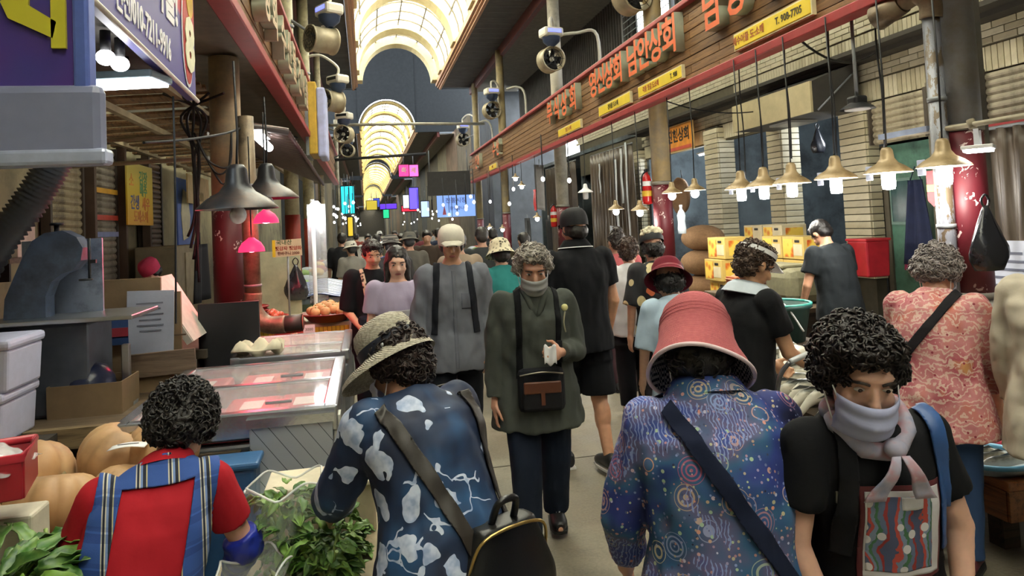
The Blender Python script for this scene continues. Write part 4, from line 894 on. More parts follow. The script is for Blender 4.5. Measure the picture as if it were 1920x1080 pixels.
MB().box((.27, -.665, .52), (.36, .03, .62), bev=.004).build('film_panel', M_FILM, Z); MB().box((.27, -.67, .845), (.38, .05, .04)).build('panel_cap', M_FRM, Z); MB().box((-.2, -.66, .48), (.5, .02, .5)).build('cardboard_guard', mat('#4d4232', .8), Z)
MB().box((.47, -.6, .42), (.03, .1, .84)).build('corner_post', mat('#b5b7ae', .4), Z)
Z = thing('chest_freezer', 'second stainless freezer with sliding lids behind the red-lit one', 'freezer', (-.5, 5.35, 0)); MB().box((0, 0, .42), (.72, .95, .8), bev=.015).build('body', mat('#8d9094', .3, .7), Z)
for s_ in (-1, 1): MB().box((s_*.34, 0, .88), (.06, .98, .07), bev=.01).build('side_rail', M_FRM, Z)
for y in (-.46, -.1, .46): MB().box((0, y, .88), (.7, .05, .06), bev=.01).build('cross_rail', M_FRM, Z)
MB().box((0, 0, .9), (.66, .9, .012)).build('glass_lid', glass((.8, .82, .8), .5), Z)
for k in range(3): MB().box((.05, -.3+k*.25, .86), (.5, .16, .05), bev=.015).build('ice_tray', mat('#b9b7aa', .4), Z)
MB().sheet(lambda u, v: (-.36+.3*u, -.5+.25*v, .92+.06*sin(u*9)*sin(v*7)+.03), 12, 10, .01).build('crumpled_cloth', mat('#c9c1a8', .8), Z)
# ---- butcher's counter at the left
T = thing('work_counter', 'wooden work counter with plank edge under the band saw', 'counter', (-1.75, 4.75, 0)); M_CW = wood('#6d5b45', '#43372a', (1, 14, 14))
MB().box((0, .05, .36), (1.15, 1.3, .7)).build('base', mat('#3a332c', .8), T); MB().box((0, 0, .735), (1.2, 1.45, .05)).build('worktop', M_CW, T); MB().box((0, -.74, .72), (1.2, .05, .1)).build('edge_plank', wood('#8b7757', '#5e4c36', (1, 14, 14)), T)
Sw = thing('band_saw', 'blue-grey band saw with a rounded casting and knob', 'machine', (-1.74, 4.5, .76)); M_SAW = mat('#5d6a80', .45, .4, var=.15, dirt='#4a4f5a')
MB().prism([(-.15, .5), (.06, .5), (.06, .64), (.09, .72), (.14, .76), (.2, .78), (.24, .83), (.25, .9), (.22, .96), (.15, 1.0), (.06, .99), (-.0, .95), (-.05, .86), (-.1, .74), (-.14, .64)], .12, (-.05, .02, 0), (1, 0, 0), (0, 0, 1)).build('head_casting', M_SAW, Sw)
MB().box((.02, .12, .72), (.42, .02, .46)).build('guard_plate', mat('#99a4ba', .4, .5, dirt='#565c66'), Sw); MB().box((.0, .0, .25), (.5, .4, .5), bev=.02).build('pedestal', mat('#565d68', .5, .4), Sw); MB().box((.12, -.02, .515), (.75, .5, .025), bev=.005).build('saw_table', M_STEEL, Sw)
MB().cyl((.05, -.04, .98), (.05, -.04, 1.03), .014).cyl((.05, -.04, 1.03), (.05, -.04, 1.045), .035).build('tension_knob', M_BLACK, Sw); MB().cyl((.22, -.06, .72), (.22, -.06, .95), .008).cyl((.2, -.06, .715), (.2, -.06, .725), .035).build('blade_guide', M_BLACK, Sw); MB().box((.24, -.06, .82), (.03, .02, .02)).build('latch', M_BLACK, Sw)
D_ = thing('flexible_duct', 'black ribbed flexible duct curving down the left wall', 'duct', (0, 0, 0)); pts = bez([aY(112, 285, 4.3), aY(85, 335, 4.3), aY(45, 395, 4.3), aY(-10, 465, 4.3), aY(-60, 560, 4.4)], 16)
MB().tube(pts, [.082+.009*(1 if k % 2 else -1) for k in range(len(pts))], 18).build('hose', mat('#3b3c40', .5), D_); MB().tube([pts[0], pts[0]+Vector((.02, 0, .12))], .095, 18).build('collar', M_GREY, D_)
def styro(label, loc, lid=True):
    s_ = thing('foam_box', label, 'box', loc); m = mat('#c9cbe4', .6, var=.05, scale=20); MB().box((0, 0, .1), (.5, .36, .2), taper=1.04, bev=.015).build('box_body', m, s_)
    if lid: MB().box((0, 0, .222), (.54, .4, .05), bev=.018).build('lid', m, s_)
    return s_
styro('upper white foam box on the pile beside the band saw', (-1.9, 3.95, 1.005)); styro('lower white foam box on the pile beside the band saw', (-1.93, 3.95, .76))
T = thing('box_stand', 'dark stand carrying the foam boxes', 'stand', (-1.9, 3.85, 0)); MB().box((0, 0, .72), (.75, .3, .07)).build('top', mat('#39332c', .8), T)
for dx in (-.33, .33): MB().box((dx, 0, .34), (.06, .25, .68)).build('leg', mat('#39332c', .8), T)
M_CB = mat('#7a654a', .8, var=.12)
K = thing('open_carton', 'open brown carton holding a dark bowl beside the steel post', 'box', (-1.5, 4.42, .76)); a, b_, h = .36, .3, .17
for (c_, d) in (((0, -b_/2, h/2), (a, .008, h)), ((0, b_/2, h/2), (a, .008, h)), ((-a/2, 0, h/2), (.008, b_, h)), ((a/2, 0, h/2), (.008, b_, h))): MB().box(c_, d).build('wall_panel', M_CB, K)
MB().box((0, 0, .005), (a, b_, .01)).build('bottom', M_CB, K)
K = thing('dark_bowl', 'overturned dark blue bowl resting in the open carton', 'bowl', (-1.53, 4.42, .78)); MB().lathe([(.14, 0), (.142, .08), (.13, .16), (.09, .22), (.02, .25), (.004, .25)], n=28).build('bowl', mat('#1f2846', .3), K); MB().lathe([(.14, .06), (.148, .07), (.148, .09), (.14, .1)], n=28).build('rim', mat('#3b4a6a', .3), K)
K = thing('steel_post', 'short steel post standing on the work counter', 'post', (-1.36, 4.5, .76)); MB().box((0, 0, .17), (.04, .04, .34), bev=.004).build('post', M_STEEL, K); MB().box((0, 0, .01), (.09, .09, .02)).build('foot', M_GREY, K)
K = thing('cardboard_panel', 'tall brown cardboard panel behind the paper poster', 'cardboard', (-1.42, 5.1, .76)); MB().prism([(-.28, 0), (.22, 0), (.22, .58), (.1, .58), (.1, .68), (-.28, .68)], .03, (0, 0, 0), (1, 0, 0), (0, 0, 1)).build('panel', M_CB, K); MB().box((0, -.035, .3), (.5, .004, .01)).build('fold', mat('#5d4c38', .8), K)
K = thing('paper_poster', 'pale paper poster with small print and a red-blue stripe', 'poster', (-1.45, 5.02, .98)); MB().box((.08, 0, .18), (.28, .008, .4), Matrix.Rotation(R(2), 3, 'Y')).build('sheet', mat('#a3a8b8', .7, var=.06), K); MB().box((-.13, -.004, .13), (.16, .008, .16)).build('blue_field', mat('#2d4573', .6), K); MB().box((-.13, -.012, .13), (.16, .006, .055)).build('red_stripe', mat('#8e2a36', .6), K)
for i in range(6): MB().box((.08, -.006, .3-i*.035), (.16-.03*(i % 2), .003, .01)).build('print_line', mat('#70737f', .6), K)
K = thing('blackboard', 'matte black board standing left of the flowered column', 'board', (-1.0, 5.62, 0)); MB().box((0, 0, .6), (.42, .04, 1.2)).build('panel', mat('#191a1d', .6), K); MB().box((0, .1, .02), (.4, .25, .04)).build('foot', M_BLACK, K)
K = thing('wooden_board', 'brown wooden board leaning on the work counter', 'board', (-1.22, 4.72, .79)); MB().box((0, 0, .15), (.36, .03, .14), Matrix.Rotation(R(-2), 3, 'Y')).build('board', wood('#6e5c4c', '#4a3d31', (1, 14, 14)), K); MB().box((.0, .03, .04), (.3, .03, .12)).build('backing', M_CB, K)
K = thing('foam_sheet', 'white foam sheet leaning at a slant behind the cardboard', 'sheet', (-1.3, 5.45, .9)); MB().box((0, 0, .3), (.05, .5, .5), Matrix.Rotation(R(-30), 3, 'Y')).build('sheet', mat('#c9c7bd', .6), K); MB().box((.0, -.25, .3), (.04, .03, .5), Matrix.Rotation(R(-30), 3, 'Y')).build('edge', mat('#a9a79d', .6), K)
K = thing('side_stand', 'dark stand behind the cardboard panel', 'stand', (-1.6, 5.9, 0)); MB().box((0, 0, .85), (.9, .7, .06)).build('top', mat('#4a4238', .8), K)
for dx in (-.4, .4): MB().box((dx, 0, .41), (.05, .6, .82)).build('leg', mat('#3a342c', .8), K)
for l, x, y, c_ in (('white carton with red mark on the shelf behind the band saw', -2.75, 6.3, '#c8bfae'),):
    K = thing('white_carton', l, 'box', (x, y, 1.6)); MB().box((0, 0, .13), (.3, .3, .26), bev=.005).build('carton_body', mat(c_, .7), K); MB().box((.0, -.152, .15), (.03, .004, .12)).build('red_mark', mat('#b23a34', .6), K)
K = thing('wall_shelf', 'plain wooden wall shelf holding the white carton', 'shelf', (-2.8, 6.3, 1.56)); MB().box((0, 0, .02), (.5, .8, .04)).build('board', M_CW, K)
for dy in (-.3, .3): MB().box((-.15, dy, -.08), (.2, .03, .16)).build('bracket', M_BLACK, K)
# ---- shutters and posters on the left wall
shutter('roller_shutter', 'cream roller shutter behind the band saw', XL+.03, 7.9, 8.75, .5, 2.75, '#a39776', .08, 1)
SS = shutter('roller_shutter', 'cream roller shutter with coloured stripes beside the yellow poster', XL+.03, 8.95, 9.85, .5, 2.85, '#9c9484', .08, 1)
for z, c_, l in ((2.3, '#c9962c', 'yellow'), (1.98, '#b0402f', 'red'), (1.78, '#7b84a8', 'blue')): MB().box((.04, 0, z-.5), (.012, .86, .06)).build('painted_strip', mat(c_, .5), SS)
shutter('slat_screen', 'brown wooden slat screen right of the yellow poster', XL+.03, 11.0, 11.9, .5, 2.85, '#6e4f30', .075, 1)
for y in (8.85, 9.92, 10.95): MB().box((XL+.1, y, 1.5), (.1, .07, 3.0)).build('upright', mat('#5b4a3a', .6), wl)
G = thing('yellow_poster', 'tall yellow poster with green, blue and orange Korean lettering', 'poster', (-2.9, 10.3, 1.9)); t = NT('poster_yellow'); zz = t.xyz(t.tc())[2]; t_m = t.fin(t.ramp(zz, [(0, '#d9a02c'), (.4, '#d8b838'), (.8, '#cdbf66')]), .5)
MB().box((0, 0, .39), (.02, 1.1, .8)).build('sheet', t_m, G)
for s, z, sz, c_, dy in (('김장', .6, .2, '#5f9a6a', .12), ('배추', .44, .18, '#5f9a6a', .12), ('소', .55, .2, '#d98a3c', -.38), ('간생', .27, .2, '#4a5490', -.25), ('새우', .26, .19, '#d0703c', .22), ('도매소매', .09, .17, '#cc7a2a', .0)): text('lettering', s, sz, .001, mat(c_, .5), G, basis((.012, dy, z), (0, 1, 0), (0, 0, 1)), .004)
G = thing('map_poster', 'blue poster with a pale map hanging by the striped cloths', 'poster', (-2.6, 11.4, 1.56)); MB().box((0, 0, .5), (.02, .95, 1.0)).build('sheet', mat('#3f62ae', .5), G); MB().prism([(-.2, .1), (.15, .15), (.25, .45), (.1, .8), (-.15, .85), (-.3, .5)], .006, (.012, 0, 0), (0, 1, 0), (0, 0, 1)).build('map_shape', mat('#c9c39a', .5), G)
G = thing('board_sign', 'beige board sign with faded numerals near the wire bundle', 'sign', (-2.45, 11.6, 2.2)); MB().box((0, 0, .2), (.02, 1.4, .42)).build('board', mat('#bda471', .6), G); text('numerals', '1200', .2, .001, mat('#8d7a4d', .6), G, basis((.013, .1, .1), (0, 1, 0), (0, 0, 1)), .004)
A = thing('hanging_apron', 'black apron hanging beside the flowered column', 'apron', (-1.9, 9.0, .95)); MB().sheet(lambda u, v: (.04*sin(u*9), (u-.5)*(.75-.3*v), v*.66), 14, 8, .02).build('cloth', mat('#1b1b1e', .7), A); MB().tube([(0, 0, .65), (0, 0, .8)], .008).build('strap', M_BLACK, A)
K = thing('back_cabinet', 'grey cabinet under the yellow poster', 'cabinet', (-2.62, 10.6, 0)); MB().box((0, 0, .8), (.5, 1.4, 1.6), bev=.02).build('body', mat('#8c8064', .6), K); MB().box((.255, 0, .8), (.02, .6, 1.4)).build('door', mat('#a39678', .6), K)
K = thing('vendor_table', 'cluttered table beside the vendor in pink headscarf', 'table', (-1.75, 7.25, 0)); MB().box((0, 0, .85), (.8, .9, .05)).build('table_top', mat('#8e8b78', .6), K)
for dx in (-.35, .35):
    for dy in (-.4, .4): MB().box((dx, dy, .41), (.05, .05, .82)).build('leg', M_GREY, K)
# ---- vegetable stand beyond the freezers
M_BASK = mat('#9e2f2b', .4, var=.1); M_BLUEB = mat('#27458e', .4)
V = thing('vegetable_stand', 'stepped vegetable stand with yellow grid front beside the stove pipe', 'stand', (-.62, 7.45, 0))
MB().box((0, 0, .3), (.9, 1.5, .6)).build('base', mat('#6b6455', .7), V); MB().box((0, .2, .8), (.9, 1.1, .05)).build('shelf', mat('#a79f86', .6), V); MB().box((0, -.7, .62), (.92, .14, .05)).build('shelf', mat('#a79f86', .6), V)
t = NT('yellow_grid'); x3 = t.xyz(t.tc()); g1 = t.math('LESS_THAN', t.math('FRACT', t.math('MULTIPLY', x3[0], 26)), .2); M_GRID = t.fin(t.mix(g1, '#c9b02e', '#8c7a1c'), .5)
MB().box((0, -.36, .7), (.9, .02, .18)).build('grid_front', M_GRID, V); MB().box((.46, -.1, .65), (.03, 1.2, .5)).build('end_frame', mat('#9aa0a0', .4), V)
def bowl(label, loc, r, m, h=.08, fill=None, fr=.035, n=9, name='plastic_bowl'):
    b_ = thing(name, label, 'bowl', loc); MB().lathe([(.01, 0), (r*.7, 0), (r, h), (r*1.06, h), (r*1.06, h+.012), (r*.97, h+.01), (r*.66, .012), (.01, .012)], n=24).build('bowl_shell', m, b_)
    MB().tube([(cos(a)*r*1.04, sin(a)*r*1.04, h+.006) for a in [2*pi*k/24 for k in range(25)]], .008, 6).build('rim', m, b_); return b_
def heap(kind, cat, label, group, c_, r, m, n, rr, zs, stem=None):
    base = None
    for k in range(n):
        a = k*2.4; q = r*math.sqrt((k+.3)/n)*.8; lay = max(0, 1-(q/r))*zs
        p = Vector((c_[0]+q*cos(a), c_[1]+q*sin(a), c_[2]+rr*.9+lay))
        if base is None:
            base = thing(kind, label, cat, p, 0, group); MB().ball((0, 0, 0), (rr, rr, rr*.9), nu=10, nv=7).build('flesh', m, base); MB().cyl((0, 0, rr*.8), (0, 0, rr*1.08), rr*.14, rr*.08, n=6).build('stem', stem or mat('#6b7a34', .6), base)
        else: dup(base, p, k*1.3)
M_TOM = mat('#b5301f', .3, var=.2); M_ONI = mat('#c68d5a', .35, var=.25); M_GAR = mat('#d8cbb2', .5, var=.15)
bowl('red bowl heaped with small tomatoes at the back shelf', (-.9, 7.15, .83), .15, M_BASK); heap('tomato', 'tomato', 'small tomato heaped in the red bowl at the back shelf', 'tomatoes in the back bowl', (-.9, 7.15, .87), .13, mat('#c7553a', .35), 12, .036, .06)
bowl('wide dark red tray heaped with potatoes', (-.38, 7.2, .83), .24, mat('#7c2a22', .4), .07); heap('potato', 'potato', 'pale brown potato heaped in the wide red tray', 'potatoes in the wide tray', (-.38, 7.2, .86), .22, mat('#c99a68', .6, var=.2), 22, .05, .09)
bowl('small red bowl of onions on the lower step', (-.66, 6.75, .65), .12, M_BASK, .06); heap('onion', 'onion', 'brown onion in the small red bowl on the lower step', 'onions on the lower step', (-.66, 6.75, .68), .1, M_ONI, 8, .04, .05)
bowl('red bowl of persimmons on the lower step', (-.4, 6.72, .65), .13, M_BASK, .06); heap('persimmon', 'fruit', 'orange fruit in the red bowl on the lower step', 'orange fruit on the lower step', (-.4, 6.72, .68), .11, mat('#c4622c', .35, var=.2), 9, .042, .05)
bowl('small dark blue bowl on the lower step of the stand', (-.5, 6.98, .65), .08, M_BLUEB, .05)
for i in range(6): bowl(['bottom', 'second', 'third', 'fourth', 'fifth', 'topmost'][i]+' red bowl of the stack on the vegetable stand', (-.72, 6.98, .655+i*.03), .13, M_BASK, .055)
for i in range(5): bowl(['bottom', 'second', 'third', 'fourth', 'topmost'][i]+' red bowl of the tall stack beside the stove pipe', (-1.02, 6.95, .83+i*.035), .12, mat('#8a2a26', .4), .06)
C_ = thing('price_card', 'white price card stuck among the vegetables', 'card', (-.52, 6.65, .78)); MB().box((0, 0, .05), (.1, .004, .08)).build('card', M_WHITE, C_); MB().cyl((0, 0, -.12), (0, 0, .01), .004).build('stick', M_GREY, C_); text('price', '3000', .035, .0005, M_TXB, C_, basis((0, -.003, .05), (1, 0, 0), (0, 0, 1)))
C_ = thing('price_board', 'white and yellow price board with green and red lettering', 'sign', (-.78, 7.62, 1.45)); MB().box((0, 0, .09), (.28, .015, .17), Matrix.Rotation(R(-2), 3, 'Y')).build('board', mat('#cfc6a4', .6), C_); MB().box((-.13, -.004, .09), (.03, .016, .17)).build('yellow_edge', M_YEL, C_); MB().cyl((0, .01, -.6), (0, .01, .02), .01).build('stake', M_GREY, C_)
text('lettering', '국내산', .055, .0005, mat('#3d6b45', .5), C_, basis((-.03, -.01, .145), (1, 0, 0), (0, 0, 1)), .001); text('lettering', '햇감자 햇양파', .045, .0005, mat('#9c3a2c', .5), C_, basis((.01, -.01, .085), (1, 0, 0), (0, 0, 1)), .001); text('lettering', '한바구니 2000', .036, .0005, mat('#5a3a2c', .5), C_, basis((.01, -.01, .035), (1, 0, 0), (0, 0, 1)), .001)
P_ = thing('fish_table', 'table of blue-backed mackerel covered by a striped sheet', 'table', (-.68, 8.95, 0)); MB().box((0, 0, .92), (.85, 1.2, .06)).build('table_top', mat('#6f7a86', .5), P_)
for dx in (-.38, .38):
    for dy in (-.5, .5): MB().box((dx, dy, .45), (.05, .05, .9)).build('leg', M_GREY, P_)
t = NT('striped_tarp'); wv = t.wave(t.mapping((1, 3.2, 1), (0, 0, .3)), 2.2, 3, 'BANDS', 'Y'); M_TARP = t.fin(t.ramp(wv[0], [(.2, '#c5cde0'), (.45, '#9fb0d6'), (.55, '#3a4f94'), (.8, '#20305e')]), .35)
MB().sheet(lambda u, v: ((u-.5)*.95, (v-.5)*1.3, .98+.1*v+.02*sin(u*12)+.02*sin(v*17)), 18, 18, .01).build('striped_sheet', M_TARP, P_)
L = thing('bulb_rack', 'glowing cluster of bulbs in a clear plastic rack on a white pole', 'lamp', (-.53, 8.2, 0)); MB().cyl((-.03, 0, 0), (-.03, 0, 2.05), .022).build('pole', M_WHITE, L); MB().lathe([(.02, -.17), (.07, -.13), (.085, -.05), (.07, .05), (.03, .1)], (.0, 0, 1.93), n=18, caps=True).build('bulb', emis((1, 1, 1), 8), L); MB().sheet(lambda u, v: (-.1+.2*u, .12+.02*sin(u*9), .9+1.1*v), 10, 10, .003).build('plastic_sheet', glass((.6, .62, .65), .3), L)
ld = bpy.data.lights.new('lamp_glow', 'POINT'); ld.energy = 3; ld.shadow_soft_size = .08; lo = bpy.data.objects.new('lamp_glow', ld); COL.objects.link(lo); lo.parent = L; lo.location = (.12, -.12, 1.9)
P_ = thing('post_cabinet', 'tall pale post-like cabinet panel beyond the price board', 'panel', (-.95, 8.12, 0)); MB().box((0, 0, .75), (.5, .05, 1.5)).build('panel', mat('#a7a78c', .6), P_); MB().box((0, .1, .02), (.4, .25, .04)).build('foot', M_GREY, P_)
bag('plastic_bag', 'black plastic bag hanging before the pale panel', (-.75, 8.1, 1.35), .25, .38, M_BAG)

# ---- foreground produce
t = NT('pumpkin_skin'); n = t.noise(t.tc(), 6, 4, .6); n2 = t.noise(t.tc(), 1.6, 3); c = t.ramp(n[0], [(.3, '#9c7a58'), (.5, '#b8946c'), (.75, '#c9ab82')]); c = t.mix(t.ramp(n2[0], [(.45, (0,)*3), (.7, (.8,)*3)]), c, '#b97f45'); M_PUMP = t.fin(c, .55, 0, n[0], .15)
def pumpkin(label, loc, r, h, rot=(0, 0, 0)):
    p = thing('pumpkin', label, 'pumpkin', loc, rot=rot); prof = []
    for i in range(15):
        a = pi*i/14; rr = max(.012, sin(a)**.8*r); z = h*.5*(1-cos(a)) ; z -= .22*h*math.exp(-(rr/(r*.33))**2)*(1 if i > 7 else -1); prof.append((rr, z))
    MB().lathe(prof, n=66, wob=lambda a, q, z: -.085*abs(cos(a*5.5+.4))**5*min(1, q/(r*.5)), caps=True).build('flesh', M_PUMP, p)
    MB().tube([(0, 0, h*.76), (.01, 0, h*.86), (.03, .01, h*.93)], [.022, .015, .018], 8).build('stem', mat('#7d6a45', .8), p); return p
PY = 3.1
T = thing('pumpkin_shelf', 'low crate shelf under the pumpkins', 'shelf', (-1.25, 3.22, 0)); MB().box((0, 0, .555), (.95, .72, .04)).build('board', M_CW, T)
for dx in (-.42, .42): MB().box((dx, 0, .27), (.05, .66, .54)).build('side', mat('#3f372c', .8), T)
pumpkin('ribbed tan pumpkin sitting lowest against the red shirt', (-1.2, 3.06, .58), .17, .24, (R(-18), 0, 0)); pumpkin('large tan pumpkin behind the red garlic basket', (-1.38, 3.33, .58), .2, .3, (R(-35), R(-10), .4))
pumpkin('round orange-tan pumpkin on the top of the heap', (-1.130, 3.420, 0.630), .165, .28, (0, R(25), .2)); pumpkin('tan pumpkin tucked behind the dark curly hair', (-0.910, 3.420, 0.650), .15, .26, (R(10), 0, .9)); pumpkin('half-hidden tan pumpkin between the heap and the red shirt', (-.98, 3.14, .58), .15, .22, (R(-10), R(15), 0))
pumpkin('orange pumpkin at the bottom under the garlic basket', (-1.47, 3.02, .575), .13, .19, (0, 0, .5))
K = thing('note_slip', 'small white paper slip lying on a pumpkin', 'note', (-.98, 3.24, .845)); MB().sheet(lambda u, v: ((u-.5)*.14, (v-.5)*.07, .01*sin(u*3)), 6, 4, .002).build('slip', M_WHITE, K); MB().box((0, 0, .012), (.08, .004, .002)).build('ink_line', M_BLACK, K)
T = thing('produce_table', 'low foam-topped produce table under the leafy greens', 'table', (-1.17, 2.32, 0)); MB().box((0, 0, .64), (.62, .6, .1), bev=.01).build('table_top', mat('#b3a78a', .7), T); MB().box((0, 0, .3), (.5, .5, .6)).build('crate_base', mat('#51483a', .8), T)
def crate(label, loc, s, col):
    c_ = thing('plastic_basket', label, 'basket', loc, R(14)); a, b_, h = s; m = mat(col, .35, var=.1)
    for (p, d) in (((0, -b_/2, h/2), (a, .012, h)), ((0, b_/2, h/2), (a, .012, h)), ((-a/2, 0, h/2), (.012, b_, h)), ((a/2, 0, h/2), (.012, b_, h))): MB().box(p, d, bev=.003).build('side', m, c_)
    MB().box((0, 0, .008), (a, b_, .016)).build('bottom', m, c_)
    MB().tube([(-a/2, -b_/2, h), (a/2, -b_/2, h), (a/2, b_/2, h), (-a/2, b_/2, h), (-a/2, -b_/2, h)], .014, 8).build('rim', mat('#b8303c', .35), c_); return c_
crate('red plastic basket filled with wrapped garlic', (-1.205, 2.52, .93), (.3, .24, .12), '#9c1f2c')
K = thing('basket_riser', 'dark block raising the red garlic basket', 'block', (-1.3, 2.52, .69)); MB().box((0, 0, .12), (.16, .2, .23)).build('block', mat('#4a3d34', .8), K); MB().box((0, 0, .237), (.18, .22, .004)).build('mat', mat('#5d5146', .8), K)
base = None
for k in range(30):
    a = k*2.4; q = .1*math.sqrt(k/30); p = Vector((-1.205+q*cos(a)*1.15, 2.52+q*sin(a)*.9, .98+.08*(1-q/.1)+.012*(k % 3)))
    if base is None:
        base = thing('garlic_clove', 'pale garlic clove in the wrapped heap of the red basket', 'garlic', p, 0, 'garlic in the red basket'); MB().lathe([(.002, -.02), (.014, -.014), (.016, 0), (.01, .016), (.002, .026)], n=10, caps=True).build('clove', M_GAR, base); MB().cyl((0, 0, -.024), (0, 0, -.018), .006, n=6).build('root_end', mat('#9c8564', .7), base)
    else: dup(base, p, rot=(random.uniform(0, 3), random.uniform(0, 3), k))
K = thing('cling_film', 'clear crinkled film stretched over the garlic', 'film', (-1.205, 2.52, 1.01)); MB().sheet(lambda u, v: ((u-.5)*.3, (v-.5)*.24, .09*sin(u*pi)*sin(v*pi)+.008*sin(u*31)*sin(v*27)), 20, 20, .002).build('film', glass((.85, .87, .9), .28), K)
t = NT('leaf_green'); oi = t.n('ShaderNodeObjectInfo'); n = t.noise(t.tc(), 30, 3); c = t.ramp(oi.outputs['Random'], [(0, '#1f4419'), (.5, '#3c6a26'), (1, '#6b8f38')]); c = t.mix(t.ramp(n[0], [(.4, (0,)*3), (.7, (.4,)*3)]), c, '#8fae5a'); M_LEAF = t.fin(c, .45)
def leaf_mesh(L, w_, curl, wav=.12):
    def f(u, v):
        s_ = (v-.5)*2; ww = w_*sin(pi*min(1, u*.93+.07))**.7; return (u*L, s_*ww*.5+0, .25*abs(s_)*ww+wav*w_*sin(u*14+s_*2)*abs(s_)-curl*u*u*L)
    me = MB().sheet(f, 8, 4, .002).mesh('leaf'); me.materials.append(M_LEAF); return me
LM = [leaf_mesh(.13, .055, .35), leaf_mesh(.17, .06, .6), leaf_mesh(.1, .05, .1)]; LMs = [leaf_mesh(.06, .035, .3), leaf_mesh(.05, .03, .6)]
M_STALK = mat('#8fa65c', .5)
def greens(label, loc, n, spread, ht, lms, dirv=None, name='leafy_greens'):
    g = thing(name, label, 'greens', loc)
    for k in range(n):
        a = random.uniform(0, 2*pi); q = spread*math.sqrt(random.random()); h = ht*random.random()
        o = link('leaf', random.choice(lms), None, g, (q*cos(a), q*sin(a), h)); o.rotation_euler = (random.uniform(-.7, .7), random.uniform(-.9, .5), a+random.uniform(-.6, .6) if dirv is None else dirv+random.uniform(-.8, .8))
    for k in range(6): a = k*1.05; MB().tube(bez([(0, 0, 0), (spread*.4*cos(a), spread*.4*sin(a), ht*.4), (spread*.8*cos(a), spread*.8*sin(a), ht*.8)], 4), .006, 6).build('stalk', M_STALK, g)
    return g
greens('heap of dark leafy greens on the foam-topped table', (-1.02, 2.2, .69), 70, .17, .13, LM); greens('leafy greens spilling beside the blue oversleeve', (-.95, 2.42, .69), 30, .1, .16, LM)
K = thing('foam_box', 'open pale foam box with blue print under the pumpkins', 'box', (-1.22, 2.66, .69)); MB().box((0, 0, .07), (.3, .14, .14), bev=.01).build('box_body', mat('#c2bba8', .6), K); MB().box((0, -.072, .06), (.12, .004, .03)).build('blue_print', mat('#2f4a8a', .5), K)
T = thing('produce_table', 'low produce table under the bags of greens', 'table', (-.27, 2.72, 0)); MB().box((0, 0, .5), (.55, .75, .05)).build('table_top', mat('#9a8c70', .7), T)
for dx in (-.24, .24):
    for dy in (-.33, .33): MB().box((dx, dy, .24), (.05, .05, .48)).build('leg', M_DKW, T)
K = thing('foam_box', 'pale foam box edge behind the bag of greens', 'box', (-.2, 2.98, .53)); MB().box((0, 0, .09), (.4, .22, .18), bev=.01).build('box_body', mat('#cdbfa2', .6), K); MB().box((0, 0, .185), (.42, .24, .02), bev=.006).build('rim', mat('#d8ccb2', .6), K)
M_FILMP = glass((.8, .85, .84), .2, .12)
def produce_bag(label, loc, r, h, tilt=0):
    b_ = thing('produce_bag', label, 'bag', loc, tilt); loops = []
    for i in range(14):
        v = i/13; rr = r*(.55+.75*v)*(1-.15*v*v); loops.append([Vector((rr*cos(a)*(1+.09*sin(6*a+v*5)), rr*.85*sin(a)*(1+.09*cos(5*a-v*8)), v*h+.02*sin(4*a)*v)) for a in [2*pi*k/40 for k in range(40)]])
    MB().ring(loops, False).build('film', M_FILMP, b_)
    MB().tube([p for p in loops[-1]]+[loops[-1][0]], .004, 5).build('rolled_edge', glass((.9, .93, .93), .5, .1), b_); return b_
produce_bag('clear plastic bag holding bunched green tops', (-.3, 2.62, .53), .12, .3, .3); greens('bunch of leafy green tops standing in the clear bag', (-.3, 2.62, .55), 150, .09, .26, LMs, name='bunched_greens')
greens('loose green herbs heaped beside the clear bag', (-.17, 2.5, .53), 140, .1, .16, LMs, name='herb_heap'); greens('lettuce heap between the herb bags', (-.12, 2.72, .53), 70, .08, .14, LMs, name='lettuce')
produce_bag('flattened clear bag of pale stalks at the table edge', (-.38, 2.42, .53), .11, .12, 1.0)
base = None
for k in range(14):
    p = Vector((-.4+.012*k, 2.4+.03*sin(k*2), .55+.012*(k % 4)))
    if base is None: base = thing('bean_stalk', 'pale green stalk lying in the flattened bag', 'vegetable', p, 0, 'pale stalks in the flattened bag'); MB().tube([(-.0, -.09, 0), (.01, 0, .006), (0, .1, 0)], [.008, .009, .005], 8).build('stalk', mat('#b9bf92', .5), base)
    else: dup(base, p, random.uniform(-.5, .5))
K = thing('blue_bin', 'blue plastic bin standing against the freezer', 'bin', (-.6, 3.27, 0)); MB().box((0, 0, .36), (.22, .14, .72), taper=1.05, bev=.02).build('bin_body', mat('#2c5380', .45), K); MB().box((0, 0, .73), (.26, .18, .03), bev=.01).build('lid', mat('#34608f', .4), K)
